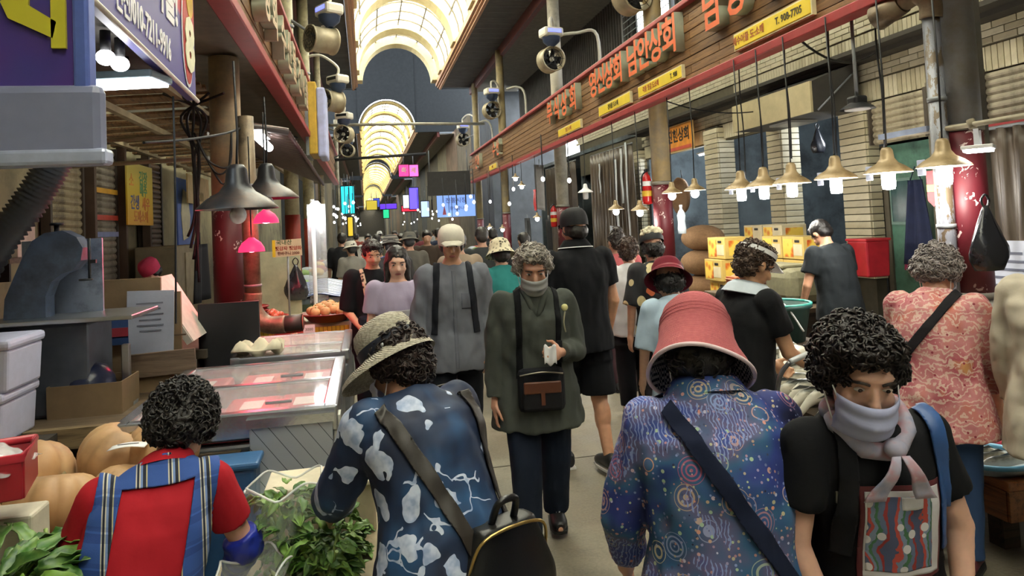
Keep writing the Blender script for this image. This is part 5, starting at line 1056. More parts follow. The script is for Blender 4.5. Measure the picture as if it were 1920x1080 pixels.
# ================================================================ PEOPLE: builder
def remesh(mb, vox, smooth=2, disp=None):
    me = mb.mesh('w') if isinstance(mb, MB) else mb
    o = bpy.data.objects.new('w', me); TS.collection.objects.link(o)
    r_ = o.modifiers.new('r', 'REMESH'); r_.mode = 'VOXEL'; r_.voxel_size = vox
    if smooth: s_ = o.modifiers.new('s', 'SMOOTH'); s_.factor = .5; s_.iterations = smooth
    vl = TS.view_layers[0]; vl.update(); out = bpy.data.meshes.new_from_object(o.evaluated_get(vl.depsgraph))
    bpy.data.objects.remove(o); bpy.data.meshes.remove(me)
    if disp:
        amp, fr, st = disp; nv = [v.normal.copy() for v in out.vertices]
        for v, n in zip(out.vertices, nv):
            c = v.co; v.co = c+n*amp*(noise.noise(Vector((c.x*fr*st[0], c.y*fr*st[1], c.z*fr*st[2])))+.5*noise.noise(Vector((c.z*fr, c.x*fr*1.7, c.y*fr*1.7))))
    out.polygons.foreach_set('use_smooth', [True]*len(out.polygons)); out.update(); return out
def patch(src, planes, pred, off, th, name, m, parent):
    """piece of cloth cut from a garment's surface along planes, lifted off by off"""
    bm = bmesh.new(); bm.from_mesh(src.data)
    for (co, no) in planes: bmesh.ops.bisect_plane(bm, geom=bm.verts[:]+bm.edges[:]+bm.faces[:], plane_co=Vector(co), plane_no=Vector(no))
    bm.normal_update(); bmesh.ops.delete(bm, geom=[f for f in bm.faces if not pred(f.calc_center_median(), f.normal)], context='FACES')
    bm.normal_update(); nn = {v: v.normal.copy() for v in bm.verts}
    for v in bm.verts: v.co += nn[v]*off
    ex = bmesh.ops.extrude_face_region(bm, geom=bm.faces[:])
    for e in ex['geom']:
        if isinstance(e, bmesh.types.BMVert): e.co += e.normal*th if e.normal.length else Vector()
    bm.normal_update(); me = bpy.data.meshes.new(name); bm.to_mesh(me); bm.free()
    me.polygons.foreach_set('use_smooth', [True]*len(me.polygons)); return link(name, me, m, parent)
SKIN = {}
def skin(c='#c79a80'):
    c = '#%02x%02x%02x' % tuple(min(255, int(int(c[i:i+2], 16)*1.1)) for i in (1, 3, 5))
    if c not in SKIN:
        t = NT('skin'); n = t.noise(t.tc(), 25, 4); q = rgb(c); k = t.ramp(n[0], [(.3, tuple(x*.88 for x in q[:3])), (.7, tuple(min(1, x*1.08) for x in q[:3]))]); t.fin(k, .5, 0, n[0], .05)
        t.b.inputs['Subsurface Weight'].default_value = .08; t.b.inputs['Subsurface Radius'].default_value = (.01, .004, .002); SKIN[c] = t.m
    return SKIN[c]
def hair_mat(c): return mat(c, .42, var=.45, scale=40, bs=.4)
def cloth(c, var=.12): return mat(c, .85, var=var, scale=5, bs=.25, spec=.2)
TOR = [(-.24, .118, .095), (-.16, .116, .092), (-.08, .112, .088), (0, .106, .084), (.07, .095, .078), (.14, .095, .08), (.2, .1, .08), (.25, .102, .073), (.285, .098, .062), (.31, .075, .05), (.33, .042, .04), (.35, .034, .036)]
def tor(t):
    for a, b in zip(TOR, TOR[1:]):
        if a[0] <= t <= b[0]: k = (t-a[0])/(b[0]-a[0]); return a[1]+(b[1]-a[1])*k, a[2]+(b[2]-a[2])*k
    return TOR[0][1:] if t < TOR[0][0] else TOR[-1][1:]
class Person:
    def __init__(s, label, loc, heading, H=1.55, lean=0, hunch=8, head=(0, 0, 0), arms=None, step=0, hz=None, girth=1.0, sk='#c0937a', vox=.009, knees=None, face=False, hk=1.0, wid=1.0, side=0):
        s.H = H; s.g = girth; s.vox = vox; s.wid = wid
        s.root = thing('person', label, 'person', loc, R(heading)); s.hz = hz or .52*H
        s.lean, s.hunch = R(lean), R(hunch)
        s.path = [Vector((0, 0, s.hz))]; N = 40
        for i in range(N):
            a = s.lean+s.hunch*((i+.5)/N)**1.4; s.path.append(s.path[-1]+Vector((sin(R(side))*(i/N), sin(a), cos(a)))*(.36*H/N))
        a = s.lean+s.hunch+R(head[0]); nk = s.sp(.33)[0]; na = s.lean+s.hunch*.9+R(head[0])*.4
        s.hm = Matrix.Rotation(R(head[1]), 3, 'Z') @ Matrix.Rotation(-a, 3, 'X') @ Matrix.Rotation(R(head[2]), 3, 'Y')
        s.hc = nk+Vector((sin(R(side)), sin(na), cos(na)))*(.076*H); s.hk = hk
        b = MB(); s.sh = {}; s.el = {}; s.wr = {}; s.hd = {}
        # torso and neck
        loops = []
        for t in [x*.03 for x in range(-2, 12)]+[.35]:
            rx, ry = tor(t); loops.append(s.ringat(t, rx*.93, ry*.93))
        b.ring(loops); b.cap(s.sp(.29)[0], s.hp((0, -.018, -.05)), .05*hk, .046*hk)
        # head
        for c_, r_ in (((0, -.012, .022), (.075, .094, .094)), ((0, .024, -.025), (.061, .066, .092)), ((0, .032, -.078), (.044, .046, .036)), ((0, .07, .03), (.05, .022, .018))): b.ball(s.hp(c_), [x*hk for x in r_], s.hm, 18, 12)
        b.cap(s.hp((0, .088, .008)), s.hp((0, .106, -.026)), .008, .014); b.ball(s.hp((0, .098, -.03)), (.018, .012, .01), s.hm, 10, 6)
        for e in (-1, 1): b.ball(s.hp((e*.077, -.008, -.008)), (.011, .02, .031), s.hm, 10, 8); b.ball(s.hp((e*.038, .062, -.03)), (.025, .02, .024), s.hm, 10, 8)
        # arms
        arms = arms or {}
        for e, k in ((-1, 'L'), (1, 'R')):
            du, df, *q = arms.get(k, ((e*.18, .05, -1), (e*.05, .22, -1))); curl = q[0] if q else .5; pn = Vector(q[1]) if len(q) > 1 else Vector((-e, 0, 0))
            S0 = s.sp(.283)[0]+Vector((e*.104*H*wid, 0, 0)); E0 = S0+Vector(du).normalized()*.172*H; W0 = E0+Vector(df).normalized()*.148*H
            s.sh[k], s.el[k], s.wr[k] = S0, E0, W0
            b.cap(s.sp(.265)[0]+Vector((e*.05*H, 0, 0)), S0, .038*H, .034*H); b.cap(S0, E0, .031*H, .025*H); b.cap(E0, W0, .0255*H, .0165*H)
            d = Vector(df).normalized() if len(q) < 3 else Vector(q[2]).normalized(); pn = (pn-d*pn.dot(d)).normalized(); sx = d.cross(pn)*(-e); s.hd[k] = (d, pn, sx)
            m3 = Matrix((sx, pn, d)).transposed(); b.ball(W0+d*.03*H, (.026*H, .011*H, .034*H), m3, 12, 8); b.cap(W0-d*.01*H, W0+d*.02*H, .016*H, .019*H)
            for f_, (ox, ln) in enumerate(((-.019, .04), (-.0065, .047), (.0065, .044), (.018, .034))):
                p = W0+d*.055*H+sx*ox*H; dd = d
                for seg in range(3):
                    a = curl*(.5+.35*seg); dd = (d*cos(a*(seg+1)*.55)+pn*sin(a*(seg+1)*.55)).normalized(); q2 = p+dd*ln*H*(.46, .3, .24)[seg]; b.cap(p, q2, (.0062-.0006*seg)*H, (.0056-.0006*seg)*H, 8); p = q2
            p = W0+d*.022*H-sx*.022*H; q2 = p+(d*.7-sx*.6+pn*.35).normalized()*.026*H; b.cap(p, q2, .0075*H, .0065*H, 8); b.cap(q2, q2+(d*.9+pn*.4-sx*.1).normalized()*.022*H, .0062*H, .005*H, 8)
        # legs
        s.hip = {}; s.kn = {}; s.an = {}
        for e, k in ((-1, 'L'), (1, 'R')):
            h0 = Vector((e*.056*H, 0, s.hz-.01*H))
            if knees: K0 = Vector((e*.09*H, .22*H, s.hz+.0)); A0 = Vector((e*.09*H, .2*H, .05*H))
            else: st = step*e; K0 = Vector((e*.056*H, max(0, st)*.6+st*.25+.012, .275*H)); A0 = Vector((e*.056*H, st, .045*H+(.03 if st < 0 else 0)))
            s.hip[k], s.kn[k], s.an[k] = h0, K0, A0
            b.cap(h0, K0, .051*H*girth, .034*H); b.cap(K0, A0, .034*H, .021*H); b.ball(K0.lerp(A0, .3)+Vector((0, -.005*H, 0)), (.032*H, .033*H, .07*H)); b.cap(A0+Vector((0, -.02*H, -.022*H)), A0+Vector((0, .09*H, -.028*H)), .019*H, .014*H)
        s.body = link('body', remesh(b, min(vox, .007) if vox < .01 else vox, 2), skin(sk), s.root)
        if face: s.face()
    def sp(s, t):
        u = max(0, min(.36, t))/.36*40; i = min(39, int(u)); p = s.path[i].lerp(s.path[i+1], u-i)
        d = (s.path[i+1]-s.path[i]).normalized()
        if t < 0: d = (s.path[1]-s.path[0]).normalized(); p = s.path[0]+Vector((0, 0, t*s.H)); d = Vector((0, 0, 1))
        return p, Vector((0, d.z, -d.y)), d
    def ringat(s, t, rx, ry, n=24, yo=0):
        p, f, u = s.sp(t); H = s.H; g = s.g if t < .26 else 1+(s.g-1)*.4; rx *= s.wid if t > .2 else 1
        return [p+f*yo*H+Vector((1, 0, 0))*(cos(2*pi*k/n)*rx*H*g)+f*(sin(2*pi*k/n)*ry*H*g) for k in range(n)]
    def hp(s, p): return s.hc+s.hm @ (Vector(p)*s.hk)
    def face(s):
        for e in (-1, 1):
            ey = MB().ball(s.hp((e*.031, .08, .006)), (.0125, .007, .0046), s.hm, 12, 8).build('eye', mat('#b9b0a8', .4), s.body); MB().ball(s.hp((e*.031, .0862, .006)), (.0055, .002, .0046), s.hm, 10, 6).build('iris', mat('#24160f', .2), ey)
            MB().tube([s.hp((e*.014, .09, .022)), s.hp((e*.03, .091, .028)), s.hp((e*.048, .078, .024))], .0035, 6).build('eyebrow', hair_mat('#2a211c'), s.body)
        MB().ball(s.hp((0, .085, -.062)), (.023, .008, .0075), s.hm, 12, 8).build('lips', mat('#9c5a52', .45), s.body)
    def mask(s, c='#c3c9df'):
        def f(u, v):
            a = (u-.5)*2.35; z = -.018-v*.09; r = .082+.014*sin(pi*v)+.012*cos(a*1.4)-.02*max(0, v-.7)
            x = .072*sin(a)*1.06; y = .028+r*cos(a)*.98; return s.hp((x, y+.004*sin(v*pi*5), z))
        m_ = MB().sheet(f, 18, 14, .002).build('face_mask', mat(c, .8, var=.04), s.root)
        for e in (-1, 1): MB().tube(bez([s.hp((e*.07, .062, -.025)), s.hp((e*.083, .0, .02)), s.hp((e*.084, -.02, -.01)), s.hp((e*.07, .055, -.09))], 5), .002, 5).build('ear_loop', M_WHITE, m_)
    def hair(s, style, c, n=0, amp=.012, fr=45, scale=1.0):
        b = MB()
        def el(p, r): b.ball(s.hp(p), [x*s.hk*scale for x in r], s.hm, 18, 12)
        if style == 'perm': el((0, -.028, .04), (.098, .1, .092)); el((0, .035, .085), (.078, .055, .036)); el((0, -.06, -.02), (.088, .06, .075)); el((-.075, -.015, .02), (.03, .06, .06)); el((.075, -.015, .02), (.03, .06, .06))
        elif style == 'short': el((0, -.022, .036), (.085, .098, .088)); el((0, .04, .085), (.066, .042, .028)); el((0, -.055, -.02), (.072, .055, .065))
        elif style == 'crop': el((0, -.022, .034), (.087, .1, .096)); el((0, -.055, -.02), (.076, .056, .064)); el((0, .04, .085), (.06, .04, .03))
        elif style == 'long': el((0, -.022, .036), (.086, .1, .088)); el((0, -.06, -.05), (.085, .05, .12)); b.cap(s.hp((-.07, .0, -.0)), s.hp((-.075, .05, -.24)), .03, .02); b.cap(s.hp((.07, .0, -.0)), s.hp((.075, .05, -.24)), .03, .02); b.cap(s.hp((0, -.07, -.1)), s.hp((0, -.08, -.25)), .06, .03)
        elif style == 'bun': el((0, -.022, .036), (.085, .098, .088)); el((0, -.055, -.02), (.072, .055, .065)); el((0, -.07, .1), (.05, .05, .045))
        elif style == 'nape': el((0, -.05, -.03), (.082, .062, .07)); el((-.06, -.01, -.01), (.028, .055, .05)); el((.06, -.01, -.01), (.028, .055, .05))
        me = remesh(b, max(.007, s.vox*.8), 2, (amp, fr, (1, 1, 1)) if amp else None)
        if n:
            q = MB(); vs = me.vertices
            for k in range(int(n*2.4)):
                v = vs[random.randrange(len(vs))]; nn = v.normal; x, y, _ = frame(nn); a0 = random.uniform(0, 6.3); rr = random.uniform(.006, .013); tl = random.uniform(-.8, .8)
                q.tube([v.co+nn*(.002+.005*sin(j))+(x*cos(a0+j*.8)+y*sin(a0+j*.8))*rr+nn*tl*.004*j*.3 for j in range(7)], [.002, .0028, .0032, .0032, .0032, .0028, .002], 4)
            m2 = q.mesh('c'); bm = bmesh.new(); bm.from_mesh(me); bm.from_mesh(m2); me = bpy.data.meshes.new('hair'); bm.to_mesh(me); bm.free(); me.polygons.foreach_set('use_smooth', [True]*len(me.polygons))
        s.hairo = link('hair', me, hair_mat(c), s.root); return s.hairo
    def top(s, m, name='shirt', hem=-.05, sleeve=('short', 'short'), fit=1.1, slf=1.3, neck=.325, wr=.006, flare=0, fr=14, vest=False):
        b = MB(); H = s.H; loops = []; n = 16
        for i in range(n+1):
            t = hem+(neck-hem)*i/n; rx, ry = tor(t); k = fit+flare*max(0, (.1-t))/.3; ad = .006/H if t > .3 else 0; loops.append(s.ringat(t, rx*k+ad, ry*k+ad, 28))
        b.ring(loops)
        for e, kk, sl in ((-1, 'L', sleeve[0]), (1, 'R', sleeve[1])):
            S0, E0, W0 = s.sh[kk], s.el[kk], s.wr[kk]
            if sl is None: b.cap(s.sp(.262)[0]+Vector((e*.06*H, 0, 0)), S0-Vector((e*.03*H, 0, 0)), .045*H, .037*H); continue
            b.cap(s.sp(.262)[0]+Vector((e*.05*H, 0, 0)), S0, .043*H, .037*H*max(1, slf*.82))
            r0, r1, r2 = .033*H*slf, .027*H*slf, .019*H*slf; b.ball(S0, r0*.98)
            if sl == 'short': b.cyl(S0, S0.lerp(E0, .62), r0, r1*1.12)
            elif sl == 'half': b.cyl(S0, E0, r0, r1*1.1)
            else:
                b.cyl(S0, E0, r0, r1); b.ball(E0, r1); b.cyl(E0, E0.lerp(W0, {'long': .93, '3q': .55}[sl]), r1, r2*1.15 if sl == 'long' else r2*1.5)
        o = link(name, remesh(b, s.vox, 2, (wr, fr, (1, 1, .55)) if wr else None), m, s.root); return o
    def pants(s, m, name='trousers', fit=1.32, to=1.0, top=.05, wr=.005):
        b = MB(); H = s.H; loops = []
        for t in (top, .02, 0, -.03, -.055):
            rx, ry = tor(t); loops.append(s.ringat(t, rx*1.03, ry*1.05, 24))
        b.ring(loops)
        for k in 'LR':
            h0, K0, A0 = s.hip[k], s.kn[k], s.an[k]; b.cap(h0+Vector((0, 0, -.01)), h0.lerp(K0, .3), .058*H*s.g, .053*H*fit)
            if to <= .5: b.cyl(h0.lerp(K0, .2), h0.lerp(K0, .94), .056*H*s.g, .05*H*fit)
            else: b.cyl(h0.lerp(K0, .2), K0, .055*H*s.g, .037*H*fit); b.ball(K0, .037*H*fit); b.cyl(K0, K0.lerp(A0, .97), .037*H*fit, .03*H*fit)
        return link(name, remesh(b, s.vox, 2, (wr, 16, (1, 1, .6))), m, s.root)
    def shoes(s, m, sole='#2a2a2a', toe=None):
        H = s.H
        for k in 'LR':
            A0 = s.an[k]; z0 = A0.z-.045*H+.004; b = MB(); loops = []
            for (y, w_, h) in ((-.045, .018, .045), (-.03, .024, .06), (0, .026, .06), (.03, .027, .05), (.06, .029, .04), (.085, .026, .032), (.1, .014, .024)):
                loops.append([A0*1+Vector((cos(a)*w_*H, y*H, 0))+Vector((0, 0, z0-A0.z+.012+(h*H*.5)*(1+sin(a)))) for a in [2*pi*q/14 for q in range(14)]])
            sh = b.ring(loops).build('shoe', m, s.root)
            MB().prism([(-.022*H, -.048*H), (.022*H, -.048*H), (.027*H, .0), (.031*H, .06*H), (.022*H, .098*H), (0, .105*H), (-.022*H, .098*H), (-.031*H, .06*H), (-.027*H, 0)], .014, (A0.x, A0.y, z0-.002), (1, 0, 0), (0, 1, 0)).build('sole', mat(sole, .7), sh)
            if toe: MB().ball(A0+Vector((0, .085*H, z0-A0.z+.03)), (.026*H, .02*H, .016*H), None, 12, 8).build('toe_cap', mat(toe, .6), sh)
    def lathe_hat(s, name, prof, m, off=(0, 0, 0), wob=None, n=44, tilt=(0, 0), parent=None, el=1.14):
        tm = s.hm @ Matrix.Rotation(R(tilt[0]), 3, 'X') @ Matrix.Rotation(R(tilt[1]), 3, 'Y') @ Matrix.Diagonal((1, el, 1))
        return MB().lathe([(r*s.hk, z*s.hk) for r, z in prof], s.hp(off), n, tm, wob=wob).build(name, m, parent or s.root)
    def cap(s, m, brim=True, back=False):
        c_ = s.lathe_hat('cap', [(.092, -.03), (.094, .0), (.092, .03), (.084, .062), (.066, .086), (.036, .1), (.004, .104)], m, (0, -.012, .036))
        if brim: MB().sheet(lambda u, v: s.hp(((u-.5)*.15*(1-.3*v), (.08+.075*v*sin(pi*(.15+.7*u))) , .05-.02*v-.02*(2*u-1)**2)), 12, 6, .004).build('visor', m, c_)
        return c_
    def band(s, obj, p0, p1, w_, name, m, parent, off=.004, th=.003, side=None):
        """strap lying on a garment between two points (local), in the plane they span with the view depth"""
        p0, p1 = Vector(p0), Vector(p1); d = (p1-p0).normalized(); nrm = d.cross(Vector((0, 1, 0))).normalized()
        pl = [(p0+nrm*w_/2, nrm), (p0-nrm*w_/2, nrm), (p0, d), (p1, d)]; L = (p1-p0).dot(d)
        return patch(obj, pl, lambda c, n: abs((c-p0).dot(nrm)) < w_/2 and 0 < (c-p0).dot(d) < L and (side is None or n.y*side > -.05), off, th, name, m, parent)
def spot(px, Y, py=600): p = aY(px, py, Y); return (p.x, Y, 0)
# ================================================================ PEOPLE: foreground
def clothing_print(kind):
    t = NT(kind); o = t.tc()
    if kind == 'floral_navy':
        d = t.n('ShaderNodeVectorMath', operation='ADD'); nz = t.noise(o, 5, 3, .6); t.l(o, d.inputs[0]); sc = t.n('ShaderNodeVectorMath', operation='SCALE'); t.l(nz[1], sc.inputs[0]); sc.inputs['Scale'].default_value = .22; t.l(sc.outputs[0], d.inputs[1])
        v = t.voro(d.outputs[0], 10); n1 = t.noise(o, 4, 3)
        base = t.ramp(n1[0], [(.35, '#0e1730'), (.5, '#152b4b'), (.65, '#23507c')])
        pet = t.math('MULTIPLY', t.math('LESS_THAN', v[0], .44), t.math('GREATER_THAN', t.xyz(v[1])[0], .48)); e = t.voro(d.outputs[0], 5.5, 'DISTANCE_TO_EDGE'); st = t.math('MULTIPLY', t.math('LESS_THAN', e[0], .014), t.math('GREATER_THAN', n1[0], .52))
        return t.fin(t.mix(t.math('MAXIMUM', pet, st), base, t.ramp(t.noise(o, 30, 2)[0], [(.35, '#8fa0c4'), (.6, '#c3cde2')])), .7)
    if kind == 'mandala_blue':
        v = t.voro(o, 13); v2 = t.voro(o, 45); w1 = t.wave(o, 34, 9, 'BANDS', 'X'); rg = t.math('SINE', t.math('MULTIPLY', v[0], 48)); n1 = t.noise(o, 4, 3)
        c1 = t.ramp(n1[0], [(.3, '#141a44'), (.42, '#24347c'), (.5, '#2f5a80'), (.56, '#5a5478'), (.6, '#31468e'), (.7, '#4b3068')]); c2 = t.ramp(t.xyz(v[1])[0], [(0, '#7a93c4'), (.3, '#c48a6a'), (.5, '#8fa8a0'), (.7, '#a55a7a'), (1, '#c9cfae')])
        c = t.mix(t.math('MULTIPLY', t.math('GREATER_THAN', rg, .35), t.math('LESS_THAN', v[0], .42)), c1, c2); c = t.mix(t.math('MULTIPLY', t.math('LESS_THAN', v2[0], .22), t.math('GREATER_THAN', t.xyz(v2[1])[1], .45)), c, t.ramp(t.xyz(v2[1])[0], [(0, '#b6c0e0'), (.5, '#d08a78'), (.8, '#9fb89a')]))
        v3 = t.voro(o, 90); c = t.mix(t.math('MULTIPLY', t.math('LESS_THAN', v3[0], .3), t.math('GREATER_THAN', t.xyz(v3[1])[0], .5)), c, t.ramp(t.xyz(v3[1])[1], [(0, '#1a1c40'), (.4, '#8494c8'), (.7, '#b0787a'), (1, '#a9b892')])); c = t.mix(t.math('MULTIPLY', t.math('GREATER_THAN', w1[0], .8), t.math('GREATER_THAN', n1[0], .55)), c, '#7d8cc0'); return t.fin(c, .75)
    if kind == 'paisley_coral':
        nz = t.noise(o, 6, 3); w1 = t.wave(o, 9, 14, 'RINGS', detail=3, dscale=2.5); v = t.voro(o, 24); c = t.ramp(nz[0], [(.3, '#b5624a'), (.5, '#b8787a'), (.65, '#a04a56'), (.75, '#c08a58')])
        c = t.mix(t.ramp(w1[0], [(.6, (0,)*3), (.85, (.75,)*3)]), c, '#cdb4a6'); return t.fin(t.mix(t.math('LESS_THAN', v[0], .14), c, '#8a3040'), .8)
    if kind == 'flower_dark':
        v = t.voro(o, 11); n1 = t.noise(o, 7, 3); c = t.ramp(t.xyz(v[1])[0], [(0, '#17181c'), (.35, '#26282c'), (.45, '#a53a34'), (.6, '#c0623c'), (.75, '#6f7a3c'), (.88, '#c9b98e'), (1, '#8a2a3a')], True); return t.fin(t.mix(t.math('LESS_THAN', v[0], .45), '#1b1c20', c), .8)
    if kind == 'plaid':
        x, y, z = t.xyz(o)[:3]
        def stripes(k, f, ph=0): return t.math('FRACT', t.math('ADD', t.math('MULTIPLY', k, f), ph))
        a = stripes(x, 11.5, .2); b = stripes(z, 12.5); c = t.ramp(a, [(0, '#2d4f94'), (.36, '#b9b6a8'), (.4, '#1c2438'), (.47, '#c5c1ae'), (.51, '#6f87b8'), (.58, '#1b2233'), (.68, '#b9b08a'), (.72, '#2d4f94')], True)
        k = t.ramp(b, [(0, (1, 1, 1)), (.55, (.62, .66, .75)), (.8, (1.2, 1.2, 1.2)), (.86, (.8, .8, .85))], True); wv = t.noise(t.mapping((300, 300, 300)), 2, 1); return t.fin(t.mix(1.0, c, k, 'MULTIPLY'), .85, 0, wv[0], .2)
    if kind == 'crochet_pink':
        w1 = t.wave(o, 160, 1, 'BANDS', 'Z'); n1 = t.noise(o, 90, 2); c = t.mix(n1[0], '#a9525a', '#c4686c'); return t.fin(c, .9, 0, w1[0], .5)
    if kind == 'straw':
        w1 = t.wave(o, 70, 2, 'BANDS', 'Z'); n1 = t.noise(o, 120, 2); return t.fin(t.ramp(n1[0], [(.3, '#8f8879'), (.7, '#beb8a8')]), .85, 0, w1[0], .5)
    if kind == 'gingham':
        ch = t.n('ShaderNodeTexChecker'); t.l(o, ch.inputs[0]); ch.inputs['Scale'].default_value = 130; ch.inputs[1].default_value = rgb('#2c3350'); ch.inputs[2].default_value = rgb('#c9c6cf'); return t.fin(ch.outputs[0], .85)
    if kind == 'tee_print':
        x, y, z = t.xyz(o)[:3]; n1 = t.noise(o, 14, 4); v = t.voro(o, 26); st = t.math('FRACT', t.math('ADD', t.math('MULTIPLY', x, 16), t.math('MULTIPLY', n1[0], 1.2)))
        c = t.ramp(st, [(0, '#46506e'), (.3, '#8f3030'), (.42, '#5b6a86'), (.6, '#3f6a4a'), (.7, '#74839c'), (.85, '#a8433c')], True); return t.fin(t.mix(t.math('LESS_THAN', v[0], .27), c, '#c8c6c9'), .7)
    if kind == 'leopard':
        v = t.voro(o, 30); return t.fin(t.ramp(v[0], [(.2, '#332c28'), (.45, '#c9c0a4')]), .9)
    if kind == 'stripe_grey':
        w1 = t.wave(o, 9, 1, 'BANDS', 'Z'); return t.fin(t.ramp(w1[0], [(.4, '#3c3a38'), (.6, '#77736c')]), .9)
    if kind == 'scarf':
        n1 = t.noise(o, 22, 3); return t.fin(t.ramp(n1[0], [(.3, '#8a93ae'), (.5, '#a8a2b4'), (.65, '#b58a94'), (.8, '#cfd0da')]), .8)
M_NAVYP, M_MAND, M_PAIS, M_FLD, M_PLAID, M_CRO, M_STRAW, M_GING, M_TEEP, M_LEO, M_STRG, M_SCARF = [clothing_print(k) for k in ('floral_navy', 'mandala_blue', 'paisley_coral', 'flower_dark', 'plaid', 'crochet_pink', 'straw', 'gingham', 'tee_print', 'leopard', 'stripe_grey', 'scarf')]
DOWN = (0, .03, -1)

# ---- vendor in red polo and plaid apron, seated, seen from behind
p = Person('vendor in red polo and blue plaid apron sitting with back turned among the pumpkins', (-.69, 2.28, 0), 14, 1.55, 12, 24, (14, -10, 6), {'L': ((-.42, .22, -1), (.1, .75, -.75), .7), 'R': ((.42, .2, -1), (-.15, .75, -.75), .7)}, hz=.5, knees=True, side=24, girth=1.06, wid=.94, vox=.007)
p.hair('perm', '#191411', 420, .012, 45, 1.13)
sh = p.top(cloth('#a51c28', .06), 'polo_shirt', -.04, ('short', 'short'), 1.1, 1.35, .335, .007)
loops = []
for t_, rr in ((.318, .062), (.335, .052), (.35, .044), (.345, .05), (.322, .066)): loops.append(p.ringat(t_, rr, rr*.95, 28))
MB().ring(loops, False).build('collar', cloth('#a51c28', .06), p.root)
z1 = p.sp(.285)[0].z; zb = p.sp(.1)[0].z
SK = Vector((1, 0, -.2)); xs = lambda c: c.x-.2*(c.z-p.hz)+.015
patch(sh, [((q-.015, 0, p.hz), SK) for q in (.095, -.095, .165, -.165)]+[((0, 0, z1+.035), (0, 0, 1)), ((0, 0, zb), (0, 0, 1))],
      lambda c, n: (abs(xs(c)) < .165 and n.y < .6) and (abs(xs(c)) > .095 or c.z > z1+.035 or c.z < zb), .006, .004, 'plaid_apron', M_PLAID, p.root)
for k in 'LR':
    E0, W0, S0 = p.el[k], p.wr[k], p.sh[k]; b = MB(); b.cyl(S0.lerp(E0, .82), E0, .058, .06, 20); b.ball(E0, .06); b.cyl(E0, W0, .06, .04, 20)
    link('oversleeve', remesh(b, .008, 2, (.006, 30, (1, 1, 1))), mat('#1f2f9c', .35, var=.15), p.root)
p.pants(cloth('#2b2f3a')); p.shoes(mat('#2b2b30', .6))
K = thing('stool', 'low wooden stool under the seated vendor in red', 'stool', (-.69, 2.28, 0)); MB().cyl((0, 0, .4), (0, 0, .44), .17, n=24).build('seat', M_DKW, K)
for k in range(4): a = pi/4+k*pi/2; MB().cyl((.12*cos(a), .12*sin(a), .4), (.15*cos(a), .15*sin(a), 0), .018).build('leg', M_DKW, K)

# ---- woman with straw hat and black backpack, seen from behind
p = Person('woman in straw hat and navy floral blouse bending over the freezer with a backpack', (.2, 2.2, 0), 26, 1.4, 17, 24, (-14, 26, 0), {'L': ((-.3, .5, -1), (.2, .8, -.6)), 'R': ((.25, .3, -1), (-.1, .7, -.7))}, girth=1.15, wid=1.08, vox=.007, sk='#b98d76')
p.hair('perm', '#2a1c17', 420, .012, 45, .98)
sh = p.top(M_NAVYP, 'blouse', -.12, ('3q', '3q'), 1.2, 1.75, .328, .009, .25)
p.mask('#b9bed6')
hat = p.lathe_hat('straw_hat', [(.158, -.028), (.152, -.012), (.135, .0), (.108, .012), (.098, .02), (.097, .05), (.095, .085), (.086, .11), (.06, .128), (.03, .133), (.004, .134)], M_STRAW, (0, .0, .035), lambda a, r, z: .22*sin(a) if r > .12 else 0, tilt=(-6, 3), el=1.12)
p.lathe_hat('hat_band', [(.1005, .018), (.1005, .052), (.0985, .054), (.0985, .016)], mat('#171c2c', .5), (0, .0, .035), tilt=(-6, 3), parent=hat, el=1.12)
MB().ball(p.hp((-.088, -.045, .07)), .007, None, 8, 6).build('hat_pin', mat('#d9dadc', .3, .5), hat)
p.pants(cloth('#22252c')); p.shoes(mat('#2a2a2e', .6))
